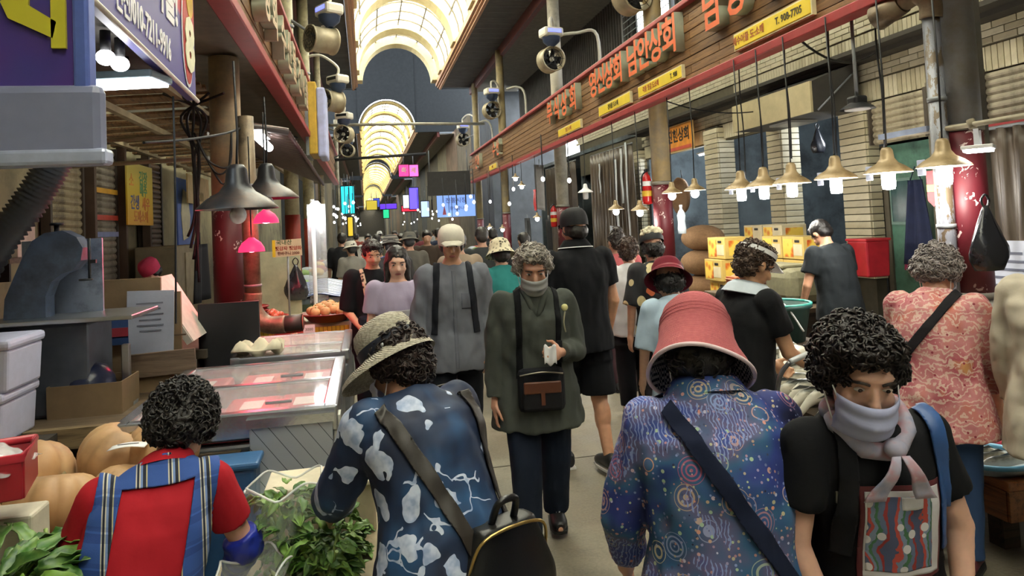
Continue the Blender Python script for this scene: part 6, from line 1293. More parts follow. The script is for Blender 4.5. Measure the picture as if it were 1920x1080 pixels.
def backpack(label, P, top_t, drop, w_, h_, m, dx=0):
    B = thing('backpack', label, 'backpack', P.root.location, 0); B.rotation_euler = P.root.rotation_euler; q, f, u = P.sp(top_t); c = q-f*(.135*P.H*P.g+.07)+Vector((dx, 0, -drop))
    b = MB(); loops = []
    for i in range(13):
        v = i/12; ww = w_*(.62+.38*min(1, v*2.2))*(1-.1*max(0, v-.85)/.15); dd = .075*(.6+.4*min(1, v*2.5)); z = -v*h_; e = 4
        loops.append([c+Vector((ww*math.copysign(abs(cos(a))**(2/e), cos(a)), dd*math.copysign(abs(sin(a))**(2/e), sin(a)), z)) for a in [2*pi*k/32 for k in range(32)]])
    link('pack_body', remesh(b.ring(loops), .008, 4), m, B)
    pk = MB(); loops = []
    for i in range(9):
        v = i/8; ww = w_*.72*(.75+.25*min(1, v*3)); loops.append([c+Vector((ww*cos(a), -.075+.035*sin(a)-.0, -h_*.52-v*h_*.42)) for a in [2*pi*k/24 for k in range(24)]])
    fp = link('front_pocket', remesh(pk.ring(loops), .008, 3), m, B); M_GOLD = mat('#b59a5e', .3, .8)
    MB().tube(bez([c+Vector((-w_*.66, -.085, -h_*.66)), c+Vector((-w_*.4, -.118, -h_*.545)), c+Vector((w_*.4, -.118, -h_*.545)), c+Vector((w_*.66, -.085, -h_*.66))], 8), .004, 6).build('zip', M_GOLD, fp)
    MB().tube(bez([c+Vector((-w_*.85, -.02, -h_*.35)), c+Vector((-w_*.6, -.055, -.015)), c+Vector((w_*.6, -.055, -.015)), c+Vector((w_*.85, -.02, -h_*.35))], 8), .005, 6).build('zip', M_GOLD, B)
    MB().tube([c+Vector((-w_*.8, -.07, -h_*.28)), c+Vector((-w_*.84, -.08, -h_*.55))], .005, 6).build('zip_pull', M_GOLD, B)
    MB().tube(bez([c+Vector((-.04, .0, -.01)), c+Vector((-.03, -.03, .06)), c+Vector((.03, -.03, .06)), c+Vector((.04, 0, -.01))], 6), .011, 8).build('grab_handle', m, B)
    MB().box(c+Vector((w_*.25, -.113, -h_*.72)), (.018, .004, .024)).build('emblem', mat('#cfcbb8', .4), B); return B, c
M_LEA = mat('#131416', .35, var=.1, scale=20)
B, c = backpack('black leather backpack with gold zips on the woman in the straw hat', p, .2, .3, .165, .36, M_LEA, .1)
for e in (-1, 1): p.band(sh, (e*.13+.02*e, 0, p.sp(.31)[0].z+.02), (e*.08+.09, 0, p.sp(-.0)[0].z), .042, 'shoulder_strap', mat('#2b2622', .5), B, .006, .006)

# ---- woman with pink crocheted hat
p = Person('woman in coral crocheted hat and blue mandala blouse with a navy cross strap', spot(1335, 1.68), -8, 1.44, 4, 18, (12, -8, 0), {'L': ((-.3, .12, -1), (.12, .6, -.8)), 'R': ((.2, .16, -1), (-.1, .55, -.9))}, girth=1.14, wid=1.08, vox=.007, sk='#c09680')
p.hair('nape', '#15120f', 60, .006, 60)
sh = p.top(M_MAND, 'blouse', -.16, ('long', 'long'), 1.2, 1.52, .345, .014, .2)
loops = []
for t_, rr in ((.322, .062), (.345, .05), (.362, .046), (.35, .055), (.325, .068)): loops.append(p.ringat(t_, rr, rr*.95, 28))
MB().ring(loops, False).build('collar', M_MAND, p.root)
def wob(a, r, z): return (.06*sin(3*a+1.2)+.05*cos(2*a))*max(0, min(1, -z/.085))**1.5
hat = p.lathe_hat('crocheted_hat', [(.128, -.088), (.122, -.062), (.11, -.034), (.101, 0), (.0985, .035), (.095, .068), (.086, .098), (.068, .121), (.042, .136), (.018, .142), (.003, .143)], M_CRO, (0, -.0, .022), wob, 60, (-8, 6), el=1.1)
tm = p.hm @ Matrix.Rotation(R(-8), 3, 'X') @ Matrix.Rotation(R(6), 3, 'Y') @ Matrix.Diagonal((1, 1.1, 1)); o0 = p.hp((0, 0, .022))
MB().tube([o0+tm @ Vector((cos(a)*.129*(1+wob(a, .138, -.09)), sin(a)*.129*(1+wob(a, .138, -.09)), -.09)) for a in [2*pi*k/60 for k in range(61)]], .0055, 8).build('white_edging', mat('#d8c3c8', .9), hat)
p.lathe_hat('gingham_lining', [(.125, -.087), (.119, -.061), (.107, -.033), (.098, 0)], M_GING, (0, 0, .022), wob, 60, (-8, 6), hat, 1.1)
for z, r in ((.066, .0952), (.054, .0966), (.042, .098)): p.lathe_hat('stitch_ridge', [(r-.001, z-.003), (r+.0015, z), (r-.001, z+.003)], M_CRO, (0, 0, .022), None, 44, (-8, 6), hat, 1.1)
p.mask('#c2c8e0'); p.pants(cloth('#30384c')); p.shoes(mat('#3a3a3e', .6))
B = thing('crossbody_bag', 'navy crossbody bag with a broad strap on the woman in the coral hat', 'bag', p.root.location, 0); B.rotation_euler = p.root.rotation_euler
p.band(sh, (-.125, 0, p.sp(.3)[0].z+.03), (.17, 0, p.sp(-.02)[0].z), .04, 'strap', cloth('#161d33'), B, .005, .005); MB().box((.21, .02, p.hz-.1), (.07, .2, .2), bev=.025).build('pouch', cloth('#161d33'), B)

# ---- masked woman facing the camera
p = Person('woman in black printed tee and pale scarf facing the lane with a face mask', spot(1608, 1.62), 172, 1.4, 4, 12, (4, -8, -4), {'L': ((-.34, -.02, -1), (.22, .3, -1)), 'R': ((.2, .02, -1), (-.3, .35, -1))}, girth=1.02, side=11, vox=.007, sk='#bf9784', face=True)
p.hair('perm', '#1d1412', 420, .011, 45, 1.0); p.mask('#a9aed0')
sh = p.top(cloth('#131418', .1), 'tee', -.08, ('short', 'short'), 1.12, 1.36, .322, .009)
zc = p.sp(.17)[0].z
def prt(x0, x1, za, zb_, off, name, m, par): return patch(sh, [((x0, 0, 0), (1, 0, .0)), ((x1, 0, 0), (1, 0, 0)), ((0, 0, za), (0, 0, 1)), ((0, 0, zb_), (0, 0, 1))], lambda c, n: x0 < c.x < x1 and za < c.z < zb_ and n.y > .2, off, .001, name, m, par)
k = prt(-.1, .1, zc-.15, zc+.075, .002, 'print_border', mat('#5a2028', .7), p.root); prt(-.09, .09, zc-.14, zc+.063, .0035, 'print_field', mat('#c4c2c8', .7), k); prt(-.066, .086, zc-.125, zc+.05, .005, 'print_picture', M_TEEP, k); prt(-.04, .01, zc+.02, zc+.05, .0065, 'print_label', mat('#c9c9d0', .7), k)
loops = []
for i in range(25):
    a = 2*pi*i/24; q, f, u = p.sp(.322); pt = q+Vector((cos(a)*.083, 0, 0))+f*(sin(a)*.075+.012)+Vector((0, 0, .018-.055*max(0, sin(a)))); loops.append(pt)
MB().tube(loops, [.022+.004*sin(i*2) for i in range(25)], 10).build('scarf', M_SCARF, p.root)
kn = p.sp(.29)[0]+Vector((0, .125, -.0)); sc = p.root.children[-1]
MB().ball(kn, (.026, .02, .022)).build('scarf_knot', M_SCARF, sc)
for e in (-1, 1): MB().sheet(lambda u, v: kn+Vector((e*(.01+.05*v)+(u-.5)*(.02+.03*v), .018+.012*sin(v*5), -.01-.1*v)), 5, 8, .004).build('scarf_end', M_SCARF, sc)
MB().tube([p.wr['L']+Vector((cos(a)*.03, sin(a)*.03, .02)) for a in [2*pi*q/20 for q in range(21)]], .0025, 6).build('bracelet', mat('#b98a5a', .3, .8), p.root)
p.pants(cloth('#2a2c33')); p.shoes(mat('#6d6f78', .6))
B = thing('sling_bag', 'black sling bag with blue lining strap on the masked woman', 'bag', p.root.location, 0); B.rotation_euler = p.root.rotation_euler
for e in (-1, 1): p.band(sh, (e*.112, 0, p.sp(.3)[0].z+.04), (e*.125, 0, p.sp(.1)[0].z), .035, 'shoulder_strap', cloth('#1a1b20') if e > 0 else mat('#2c4f86', .5), B, .004, .005, 1)
MB().box((.12, .108, p.sp(.2)[0].z), (.045, .012, .03), bev=.004).build('buckle', mat('#8e8c86', .3, .8), B); MB().box((0, -.17, p.sp(.12)[0].z), (.24, .1, .3), bev=.04).build('pack_body', cloth('#1a1b20'), B)

# ---- woman in dark jacket walking towards the camera
p = Person('elderly woman in dark olive jacket and jeans walking down the middle of the lane', spot(1000, 3.8), 174, 1.56, 2, 10, (10, 0, 0), {'L': ((-.22, -.05, -1), (.45, .75, .1), .9), 'R': ((.2, -.05, -1), (.04, .12, -1))}, step=.12, girth=1.08, vox=.008, sk='#b88a72', face=True)
p.hair('perm', '#8c857c', 200, .01, 45, .94); p.mask('#8f908f')
jk = p.top(cloth('#464a45', .15), 'jacket', -.13, ('long', 'long'), 1.24, 1.45, .335, .016, .1); p.pants(cloth('#1c2434', .1), 'jeans', 1.45); p.shoes(mat('#141416', .5), '#111')
for e in (-1, 1): MB().ball(p.an['L' if e < 0 else 'R']+Vector((0, .05, .02)), (.032, .03, .018), None, 10, 8).build('sock', M_WHITE, p.root)
MB().tube(bez([p.sp(.34)[0]+Vector((-.06, .03, 0)), p.sp(.31)[0]+Vector((-.045, .09, 0)), p.sp(.25)[0]+Vector((0, .12, 0)), p.sp(.31)[0]+Vector((.045, .09, 0)), p.sp(.34)[0]+Vector((.06, .03, 0))], 6), .018, 8).build('jacket_collar', cloth('#464a45', .15), p.root)
f_ = MB().ball(p.sp(.27)[0]+Vector((-.15, .105, 0)), (.018, .01, .018)).build('flower_brooch', mat('#c9c48a', .6), p.root); MB().tube(bez([p.sp(.27)[0]+Vector((-.15, .11, -.02)), p.sp(.24)[0]+Vector((-.14, .12, -.03)), p.sp(.2)[0]+Vector((-.15, .115, -.02))], 5), .004, 6).build('ribbon', mat('#a9a48a', .6), f_)
B = thing('crossbody_bag', 'black crossbody bag with brown leather pocket on the woman in the dark jacket', 'bag', p.root.location, 0); B.rotation_euler = p.root.rotation_euler
zb = p.hz+.02; q = Vector((.0, .2, zb)); MB().box(q, (.24, .07, .22), bev=.03).build('bag_body', cloth('#16171b'), B); MB().box(q+Vector((0, .04, -.03)), (.2, .03, .13), bev=.02).build('front_pocket', cloth('#1b1b1e'), B); MB().box(q+Vector((0, .052, .02)), (.19, .014, .06), bev=.012).build('leather_flap', mat('#5e3420', .45), B); MB().box(q+Vector((0, .06, -.03)), (.02, .008, .07)).build('leather_tab', mat('#5e3420', .45), B)
MB().tube(bez([q+Vector((-.11, .03, .08)), q+Vector((0, .045, .095)), q+Vector((.11, .03, .08))], 6), .004, 6).build('zip', mat('#9c9686', .3, .8), B); p.band(jk, (.09, 0, p.sp(.31)[0].z+.04), (.1, 0, zb+.05), .03, 'strap', cloth('#101114'), B, .004, .004, 1); p.band(jk, (-.11, 0, p.sp(.31)[0].z+.04), (-.1, 0, zb+.05), .028, 'strap', cloth('#101114'), B, .004, .004, 1)
K = thing('tissue', 'crumpled white tissue held by the woman in the dark jacket', 'tissue', p.root.location, 0); K.rotation_euler = p.root.rotation_euler; h0 = p.wr['L']+p.hd['L'][0]*.13; MB().sheet(lambda u, v: h0+Vector(((u-.5)*.06, .01*sin(u*7), -.05+v*.09+.01*sin(u*9))), 8, 8, .003).build('paper', M_WHITE, K)

# ---- man in black polo and shorts, from behind
p = Person('tall man in black cap, black polo and black shorts with back turned', spot(1088, 4.72), 6, 1.76, 0, 5, (4, 8, 0), {'L': ((-.2, 0, -1), (-.02, .35, -1)), 'R': ((.22, 0, -1), (-.05, .4, -1))}, step=-.14, girth=1.04, wid=1.06, vox=.009, sk='#b5866a')
p.hair('nape', '#17130f', 0, .003, 60, .92); p.cap(mat('#1a1b1e', .8)); pl = p.top(cloth('#121317', .1), 'polo_shirt', -.06, ('short', 'short'), 1.14, 1.4, .335, .01)
loops = [p.ringat(t_, rr, rr*.95, 24) for t_, rr in ((.325, .058), (.342, .047), (.36, .042), (.348, .05), (.327, .064))]; cl = MB().ring(loops, False).build('collar', cloth('#121317', .1), p.root); MB().ring([p.ringat(.328, .0655, .0625, 24), p.ringat(.331, .0635, .061, 24)], False).build('white_tip', M_WHITE, cl)
for k in 'LR': a = p.sh[k].lerp(p.el[k], .58); d = (p.el[k]-p.sh[k]).normalized(); MB().cyl(a, a+d*.008, .064, .064, 20).build('white_tip', M_WHITE, pl)
p.pants(cloth('#0f1014', .1), 'shorts', 1.35, .5); p.shoes(mat('#18191b', .5), '#c9c7c0', '#d2d0ca')

# ---- grey-shirt man and girl in lavender tee
p = Person('man in grey buttoned shirt and cap walking towards the freezers', spot(852, 5.0), 176, 1.68, 0, 6, (6, 0, 0), {'L': ((-.2, -.03, -1), (.1, .25, -1)), 'R': ((.2, -.03, -1), (-.02, .25, -1))}, step=.1, girth=1.04, wid=1.05, vox=.01, sk='#b08468', face=True)
p.hair('nape', '#3a342e', 0, .003, 60, .92); p.cap(mat('#cdc7b8', .8)); sh = p.top(cloth('#6c6f78', .12), 'shirt', -.1, ('long', 'long'), 1.22, 1.38, .33, .015); p.pants(cloth('#191b21')); p.shoes(mat('#1d1d1f', .5))
prt(-.012, .012, p.sp(-.08)[0].z if False else p.hz-.14, p.sp(.3)[0].z, .004, 'placket', cloth('#646770', .1), p.root)
for i in range(6): MB().cyl((0, .145-.004*i, p.hz-.08+i*.075), (0, .158-.004*i, p.hz-.08+i*.075), .007, n=10).build('button', mat('#2c2d31', .4), sh)
prt(-.12, -.045, p.sp(.15)[0].z, p.sp(.21)[0].z, .004, 'chest_pocket', cloth('#5f626b', .1), p.root)
B = thing('backpack', 'dark backpack straps worn over the grey buttoned shirt', 'backpack', p.root.location, 0); B.rotation_euler = p.root.rotation_euler
for e in (-1, 1): p.band(sh, (e*.105, 0, p.sp(.3)[0].z+.05), (e*.14, 0, p.sp(.05)[0].z), .04, 'shoulder_strap', cloth('#1d1f26'), B, .005, .006, 1)
MB().box((0, -.2, p.sp(.15)[0].z), (.26, .12, .38), bev=.04).build('pack_body', cloth('#1d1f26'), B)
p = Person('young woman in lavender tee with long dark hair beside the grey-shirt man', spot(748, 5.35), 182, 1.55, 0, 5, (8, 0, 0), {'L': ((-.15, 0, -1), (.2, .4, -1)), 'R': ((.15, 0, -1), (-.1, .3, -1))}, vox=.01, sk='#c39c86', face=True)
p.hair('long', '#1c1613', 0, .006, 40); sh = p.top(cloth('#a79cb4', .08), 'tee', -.06, ('short', 'short'), 1.14, 1.5, .32, .007); prt(-.08, .08, p.sp(.03)[0].z, p.sp(.19)[0].z, .003, 'faded_print', mat('#b9b8bc', .8), p.root); p.pants(cloth('#23252d')); p.shoes(M_WHITE, '#bbb')

# ---- woman at the fish stall, in profile
p = Person('woman in black vest and white visor leaning on the shopping trolley', spot(1385, 3.42), -82, 1.53, 4, 14, (10, 0, 0), {'L': ((-.1, .3, -1), (.05, .75, -.5), 1.0), 'R': ((.1, .35, -1), (-.1, .9, -.55), 1.0)}, girth=1.05, vox=.008, sk='#b78d6f', face=True)
p.hair('short', '#4a382c', 260, .01, 45, 1.02); sh = p.top(cloth('#17181b', .12), 'vest_top', -.14, ('short', 'short'), 1.14, 1.45, .325, .008, .15); p.pants(M_FLD, 'patterned_trousers', 1.3); p.shoes(mat('#3a3032', .6))
vs_ = MB().sheet(lambda u, v: p.hp(((u-.5)*.15, (.07+.1*v*sin(pi*(.15+.7*u))), .06-.03*v-.02*(2*u-1)**2)), 12, 6, .004).build('visor', M_WHITE, p.root); p.lathe_hat('visor_band', [(.091, .038), (.091, .062)], M_WHITE, (0, -.01, .02), parent=vs_)
loops = [p.ringat(t_, rr, rr*.95, 24) for t_, rr in ((.3, .085), (.32, .07), (.345, .055), (.33, .075), (.303, .092))]; MB().ring(loops, False).build('neck_scarf', cloth('#b9c2cc'), p.root)

# ---- gray-haired woman in coral paisley
p = Person('gray-haired woman in coral paisley blouse and jeans turned to the fish bench', spot(1748, 2.92), -52, 1.49, 8, 20, (16, -22, 0), {'L': ((-.15, .15, -1), (.0, .3, -1)), 'R': ((.2, .05, -1), (.02, .3, -1))}, girth=1.08, vox=.008, sk='#b98e78', face=True)
p.hair('perm', '#857d7c', 360, .012, 42, 1.0); p.mask('#b7bed8'); sh = p.top(M_PAIS, 'blouse', -.1, ('3q', '3q'), 1.2, 1.6, .335, .01, .25); p.pants(cloth('#31476b', .15), 'jeans', 1.3); p.shoes(mat('#4e1f26', .5))
B = thing('crossbody_bag', 'dark crossbody bag strap across the coral paisley blouse', 'bag', p.root.location, 0); B.rotation_euler = p.root.rotation_euler; p.band(sh, (.1, 0, p.sp(.31)[0].z+.04), (-.17, 0, p.sp(.08)[0].z), .038, 'strap', cloth('#1c1a1e'), B, .004, .005, -1); MB().box((-.2, .06, p.hz), (.07, .2, .2), bev=.025).build('pouch', cloth('#1c1a1e'), B)
# ---- cream jacket at the edge
p = Person('person in loose cream jacket and black trousers beside the plank bench', spot(2000, 2.5), -50, 1.6, 2, 8, (5, 0, 0), {'L': ((-.22, .05, -1), (.05, .2, -1)), 'R': ((.2, .05, -1), (0, .2, -1))}, girth=1.1, vox=.01)
p.hair('short', '#2c2723', 0, .006, 45); p.top(cloth('#b3aa9a', .1), 'jacket', -.14, ('long', 'long'), 1.24, 1.5, .335, .016, .1); p.pants(cloth('#15161a')); p.shoes(mat('#1a1a1c', .5))
# ---- shopkeeper in black tee behind the stall
p = Person('shopkeeper in dark tee bending over the counter with back turned', spot(1578, 5.62), 10, 1.6, 6, 16, (24, 0, 0), {'L': ((-.3, .1, -1), (.15, .5, -.9)), 'R': ((.3, .1, -1), (-.1, .4, -1))}, girth=1.05, wid=1.04, vox=.01, sk='#b78a70')
p.hair('crop', '#131011', 0, .004, 50); p.top(cloth('#1d2226', .1), 'tee', -.08, ('short', 'short'), 1.2, 1.6, .33, .009); p.pants(cloth('#16181c')); p.shoes(mat('#222', .6))
# ---- group by the brown sacks
p = Person('woman in white blouse and black trousers with brown bobbed hair seen from behind', spot(1188, 5.85), -14, 1.5, 4, 10, (8, -14, 0), {'L': ((-.25, -.05, -1), (.0, .2, -1)), 'R': ((.2, 0, -1), (0, .2, -1))}, step=.06, vox=.01, sk='#a97e66')
p.hair('short', '#3b281d', 160, .009, 45, 1.05); p.top(cloth('#c3c4c8', .06), 'blouse', -.06, ('half', 'half'), 1.18, 1.8, .335, .01); p.pants(cloth('#15171c'), 'trousers', 1.5); p.shoes(mat('#9a7f5c', .6), '#6d5a40')
p = Person('woman in faded coral top with hair tied up behind the white blouse', spot(1168, 6.75), 0, 1.56, 2, 8, (5, 0, 0), vox=.012, sk='#b08a74'); p.hair('bun', '#2b211c', 80, .009, 40); p.top(cloth('#a8565a', .15), 'top', -.1, ('long', 'long'), 1.15, 1.5, .33, .008); p.pants(cloth('#5a4048')); p.shoes(mat('#333', .6))
p = Person('woman in dark floral blouse with a black cap with white flower top', spot(1240, 5.35), 8, 1.56, 2, 10, (6, -10, 0), {'L': ((-.28, -.02, -1), (.0, .2, -1)), 'R': ((.2, 0, -1), (0, .2, -1))}, vox=.01, sk='#ad836d', girth=1.1)
p.hair('nape', '#1d1917', 40, .006, 50); h_ = p.lathe_hat('cap', [(.095, -.005), (.095, .03), (.08, .055)], mat('#17181b', .7), (0, -.01, .04)); b = MB(); b.ball(p.hp((0, -.02, .105)), (.085, .085, .05), p.hm); link('knitted_flower', remesh(b, .008, 1, (.02, 40, (1, 1, 1))), mat('#cfc8ae', .9), h_)
p.top(M_FLD, 'blouse', -.1, ('half', 'half'), 1.18, 1.6, .33, .008); p.pants(cloth('#202228')); p.shoes(mat('#2a2a2a', .6))
p = Person('woman in crimson sun hat and pale blue shirt before the yellow cartons', spot(1276, 4.05), 2, 1.4, 6, 14, (10, -12, 0), {'L': ((-.25, .05, -1), (.05, .4, -1)), 'R': ((.22, .1, -1), (0, .4, -1))}, vox=.009, sk='#b08a74', girth=1.08)
p.hair('nape', '#171413', 50, .006, 50); h_ = p.lathe_hat('sun_hat', [(.15, -.03), (.13, -.01), (.105, .01), (.098, .03), (.094, .07), (.078, .1), (.04, .115), (.004, .117)], cloth('#6b1c2a', .2), (0, 0, .03), lambda a, r, z: .07*sin(2*a) if r > .12 else 0, tilt=(-4, 4)); p.lathe_hat('hat_ribbon', [(.1, .014), (.1, .034)], mat('#9c4a54', .5), (0, 0, .03), tilt=(-4, 4), parent=h_)
p.top(cloth('#a9bdd0', .06), 'shirt', -.12, ('half', 'half'), 1.18, 1.6, .335, .009); p.pants(cloth('#1f2a52')); p.shoes(mat('#a03a3a', .6))
# ---- people left of the grey shirt
p = Person('person in black tee carrying a dark shoulder bag beside the vegetable stand', spot(700, 6.3), 190, 1.6, 2, 8, (8, 0, 0), {'L': ((-.12, 0, -1), (.2, .5, -.6)), 'R': ((.2, 0, -1), (-.3, .75, -.5))}, vox=.012, sk='#b5896f', face=True); p.hair('short', '#2a2320', 60, .008, 40); sh = p.top(cloth('#141519'), 'tee', -.08, ('half', 'half'), 1.15, 1.5, .33, .008); p.pants(cloth('#20222a')); p.shoes(mat('#2a2a2a', .6))
B = thing('shoulder_bag', 'dark shoulder bag on the person in the black tee', 'bag', p.root.location, 0); B.rotation_euler = p.root.rotation_euler; MB().box((.02, .2, p.hz+.0), (.28, .08, .3), bev=.03).build('bag_body', cloth('#1b1d28'), B); p.band(sh, (.1, 0, p.sp(.3)[0].z+.04), (.05, 0, p.hz+.08), .03, 'strap', M_LEO, B, .004, .004, 1)
p = Person('person in blue tee and white hat leaning over the mackerel table', spot(740, 9.3), 80, 1.58, 14, 12, (10, 0, 0), {'L': ((-.1, .6, -1), (0, .8, -.6)), 'R': ((.2, .4, -1), (0, .7, -.7))}, vox=.013, sk='#c9a890'); p.hair('nape', '#221d1a', 0, .005, 40); p.lathe_hat('sun_hat', [(.16, -.02), (.13, 0), (.1, .015), (.095, .06), (.075, .095), (.004, .11)], mat('#d5d8e0', .8), (0, 0, .03)); p.top(cloth('#3a4c86', .1), 'tee', -.06, ('short', 'short'), 1.14, 1.5, .33, .008); p.pants(cloth('#2a2c34')); p.shoes(mat('#333', .6))
p = Person('person in spotted pale hat and teal shirt walking away beside the tall man', spot(948, 6.4), 4, 1.53, 2, 10, (6, 0, 0), vox=.012, sk='#b18a72'); p.hair('nape', '#221d1a', 0, .005, 40); p.lathe_hat('sun_hat', [(.14, -.05), (.12, -.02), (.1, .01), (.096, .05), (.08, .09), (.045, .112), (.004, .116)], M_LEO, (0, 0, .03)); p.top(cloth('#2f7d7c', .1), 'shirt', -.1, ('long', 'long'), 1.16, 1.5, .33, .008); p.pants(cloth('#33302c')); p.shoes(mat('#2c2a28', .6))
p = Person('vendor in pink headscarf and purple top working at the back of the left shop', (-2.12, 8.25, 0), 150, 1.5, 8, 14, (14, 0, 0), {'L': ((-.2, .3, -1), (.2, .8, -.4)), 'R': ((.2, .3, -1), (-.2, .8, -.4))}, vox=.013, sk='#b08a74', face=True); p.hair('nape', '#221d1a', 0, .005, 40); h_ = p.lathe_hat('headscarf', [(.092, -.02), (.096, .02), (.094, .06), (.075, .1), (.004, .118)], cloth('#b03a56'), (0, -.01, .02)); p.top(cloth('#554a72', .12), 'top', -.06, ('long', 'long'), 1.14, 1.4, .33, .008); p.pants(cloth('#2c2c34')); p.shoes(mat('#333', .6))
bowl('red bowl of tomatoes on the vendor table', (-1.85, 7.75, .875), .14, M_BASK); heap('tomato', 'tomato', 'bright tomato in the bowl on the vendor table', 'tomatoes on the vendor table', (-1.85, 7.75, .9), .12, M_TOM, 10, .036, .05)
# ================================================================ FAR CROWD AND SIGNS
def far_person(label, px, Y, H, heading, topc, hairc='#1d1917', hat=None, bot='#23252c', vox=.02):
    p = Person(label, spot(px, Y, 450), heading, H, 2, 8, (5, 0, 0), vox=vox, sk='#b08a74')
    p.hair('short', hairc, 0, .006, 40)
    if hat: p.lathe_hat('hat', [(.14, -.02), (.12, 0), (.1, .015), (.095, .06), (.075, .095), (.004, .112)], hat if not isinstance(hat, str) else cloth(hat), (0, 0, .03), n=20)
    p.top(cloth(topc), 'top', -.07, ('half', 'half'), 1.15, 1.5, .33, .006); p.pants(cloth(bot)); p.shoes(mat('#222', .6))
for a in (('person in striped grey hat among the crowd past the mackerel table', 733, 8.6, 1.6, 0, '#3b3a3c', '#1d1917', M_STRG), ('person in beige top with black hair walking away past the grey shirt', 862, 7.6, 1.62, 5, '#8c7d6c'), ('person in charcoal top walking away beside the beige top', 905, 8.5, 1.66, 0, '#2c2f30', '#2a2622'),
          ('person in grey cap behind the striped hat', 768, 9.8, 1.62, 0, '#55524c', '#333', '#5a5852'), ('person in rust-red top in the far crowd', 752, 12.5, 1.6, 180, '#8c3a2c'), ('person in black with back turned near the left stalls', 641, 13.0, 1.66, 0, '#17181b'), ('person in grey with pale cap near the left stalls', 660, 11.8, 1.5, 20, '#7d7a74', '#2a2a2a', '#b8b4aa'),
          ('person in dark brown jacket in the middle of the far crowd', 800, 12.0, 1.64, 180, '#3d332c'), ('person in navy in the far crowd beyond the beige top', 822, 14.5, 1.66, 0, '#242a3c'), ('person in olive in the far crowd under the vaults', 706, 14.0, 1.6, 0, '#4a4838'), ('person in white top deep in the far crowd', 690, 17.0, 1.6, 180, '#b4b4b2'),
          ('person in maroon deep in the far crowd', 780, 17.0, 1.62, 0, '#5a2a30'), ('person in slate blue deep in the far crowd', 740, 20.0, 1.64, 180, '#4a5566'), ('person in tan coat deep in the far crowd', 845, 19.0, 1.6, 0, '#8a7458'), ('person in black by the far red column', 925, 12.0, 1.62, 0, '#1c1c1f'), ('person in white cap at the end of the lane', 712, 26.0, 1.62, 0, '#6a6a6c', '#222', '#c9c9c9'),
          ('person in dark green at the end of the lane', 762, 25.0, 1.62, 180, '#2f3d34'), ('person in light grey at the end of the lane', 815, 26.0, 1.6, 0, '#8d8f92'), ('person in brick red at the end of the lane', 668, 22.0, 1.6, 0, '#7a3a30'), ('person in dark grey hood right of the far board', 985, 9.5, 1.55, 10, '#2c2c2e')):
    far_person(*a)
# lit signs, banners given a painted glow, bulbs and boards in the distance
def glowing_sign(label, px, py, Y, w_, h_, c, st=1.6, txt=None):
    g = thing('glowing_sign', label, 'sign', aY(px, py, Y)); MB().box((0, 0, 0), (w_, .12, h_), bev=.015).build('face', emis(rgb(c)[:3], st), g); MB().box((0, .05, 0), (w_+.08, .1, h_+.08)).build('casing', M_BLACK, g)
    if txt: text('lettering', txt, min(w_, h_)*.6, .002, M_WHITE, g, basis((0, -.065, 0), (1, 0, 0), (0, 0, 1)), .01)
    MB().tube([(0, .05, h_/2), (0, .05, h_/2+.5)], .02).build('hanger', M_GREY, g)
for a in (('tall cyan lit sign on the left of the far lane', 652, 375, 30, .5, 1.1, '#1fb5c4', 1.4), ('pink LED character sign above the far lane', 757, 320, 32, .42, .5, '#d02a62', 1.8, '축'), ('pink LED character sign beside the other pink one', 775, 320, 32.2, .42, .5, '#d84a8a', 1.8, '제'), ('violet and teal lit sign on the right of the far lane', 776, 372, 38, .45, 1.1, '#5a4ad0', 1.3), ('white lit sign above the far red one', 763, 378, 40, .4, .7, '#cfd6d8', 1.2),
          ('red lit sign low on the right of the far lane', 768, 391, 42, .9, .3, '#c02436', 1.5), ('purple dotted LED sign over the far lane', 728, 387, 45, 1.0, .3, '#4a2ab0', 1.3), ('green lit figure sign over the far crowd', 724, 401, 40, .3, .45, '#1f9a6a', 1.3), ('yellow lit panel hanging at the vanishing end of the lane', 697, 385, 50, .7, .6, '#b9a63a', .5), ('blue lit panel beside the yellow one', 706, 380, 52, .4, .6, '#3a4ab0', .5), ('white lit panel at far right', 797, 392, 33, .35, .7, '#9fb4d6', .9), ('slim yellow lit panel low in the far lane', 657, 425, 20, .12, .5, '#c9a52c', .6)): glowing_sign(*a)  # the yellow and blue banners get their brightness as added emission
G = thing('dark_board', 'large dark blank board hung across the far right of the lane', 'board', (3.5, 30, 3.48)); MB().box((0, 0, 0), (1.8, .12, 1.0)).build('board', mat('#2d2a26', .6), G)
for s_ in (-.8, .8): MB().tube([(s_, 0, .5), (s_, 0, 1.4)], .02).build('hanger', M_GREY, G)
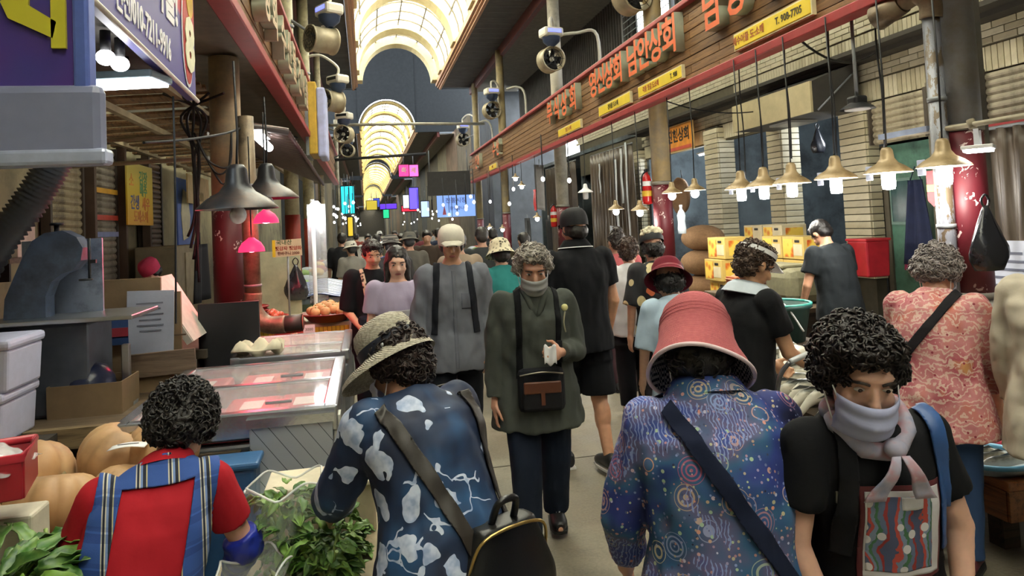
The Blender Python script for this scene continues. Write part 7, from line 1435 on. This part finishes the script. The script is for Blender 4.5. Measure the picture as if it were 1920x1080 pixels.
G = thing('blue_banner', 'pale blue banner with emissive cloth and small lettering under the dark board', 'banner', (3.75, 29.9, 2.52)); MB().box((0, 0, 0), (1.6, .03, .9)).build('cloth', emis(rgb('#6f8fd0')[:3], .55), G); text('lettering', '전통시장', .24, .002, mat('#4a5ba8', .5), G, basis((0, -.02, .22), (1, 0, 0), (0, 0, 1)), .004); text('lettering', '환영합니다', .16, .002, mat('#4a5ba8', .5), G, basis((.1, -.02, -.1), (1, 0, 0), (0, 0, 1)), .002); MB().prism([(-.08, -.35), (.08, -.35), (0, .05)], .004, (-.5, -.017, 0), (1, 0, 0), (0, 0, 1)).build('red_figure', mat('#a04a5a', .6), G)  # the banner's brightness is put in as emission of its cloth
base = None
for k in range(70):
    Y = random.uniform(13, 60); s_ = random.choice((-1, 1)); x = random.uniform(-1.1, -.2) if s_ < 0 else random.uniform(2.2, 3.9)
    if s_ < 0 and Y < 18: Y += 12
    p_ = Vector((x, Y, random.uniform(1.95, 2.6)))
    if base is None:
        base = thing('stall_bulb', 'bright bare bulb hanging over a far stall', 'bulb', p_, 0, 'bulbs over the far stalls'); MB().ball((0, 0, 0), (.04, .04, .05), nu=10, nv=8).build('globe', emis((1, 1, .97), 5), base); MB().tube([(0, 0, .08), (0, 0, .9)], .012, 6).build('cord', M_BLACK, base)
    else: dup(base, p_)
for i, (x, Y, c) in enumerate(((-.95, 11.2, '#5d6a52'), (-.95, 14.5, '#7a6e5a'), (-.9, 18, '#6a5a52'), (-.95, 24, '#556070'), (3.5, 17.5, '#4f4a44'), (3.5, 22.5, '#5d564a'), (-.7, 29, '#6d6252'), (3.3, 36, '#57606a'))):
    T = thing('far_stall', ['green-draped stall past the mackerel table', 'tan stall beside the first roof pole row', 'brown stall near the thin white pole', 'blue-grey stall far along the left side', 'dark stall beneath the hanging grey board', 'brown stall by the slim cream column', 'tan stall near the cyan sign', 'grey stall near the pale blue banner'][i], 'stall', (x, Y, 0))
    MB().box((0, 0, .4), (.9, 2.2, .8)).build('counter', mat(c, .8), T); MB().box((0, 0, .84), (1.0, 2.3, .06)).build('top', mat('#8a8474', .6), T)
    for k in range(4): MB().ball((-.2+.2*(k % 2), -.8+k*.5, .93), (.16, .2, .09), nu=12, nv=8).build('goods', mat(['#8a3a2c', '#6f8a4a', '#c2a05a', '#9aa0aa'][(k+i) % 4], .6), T)
bpy.data.scenes.remove(TS)
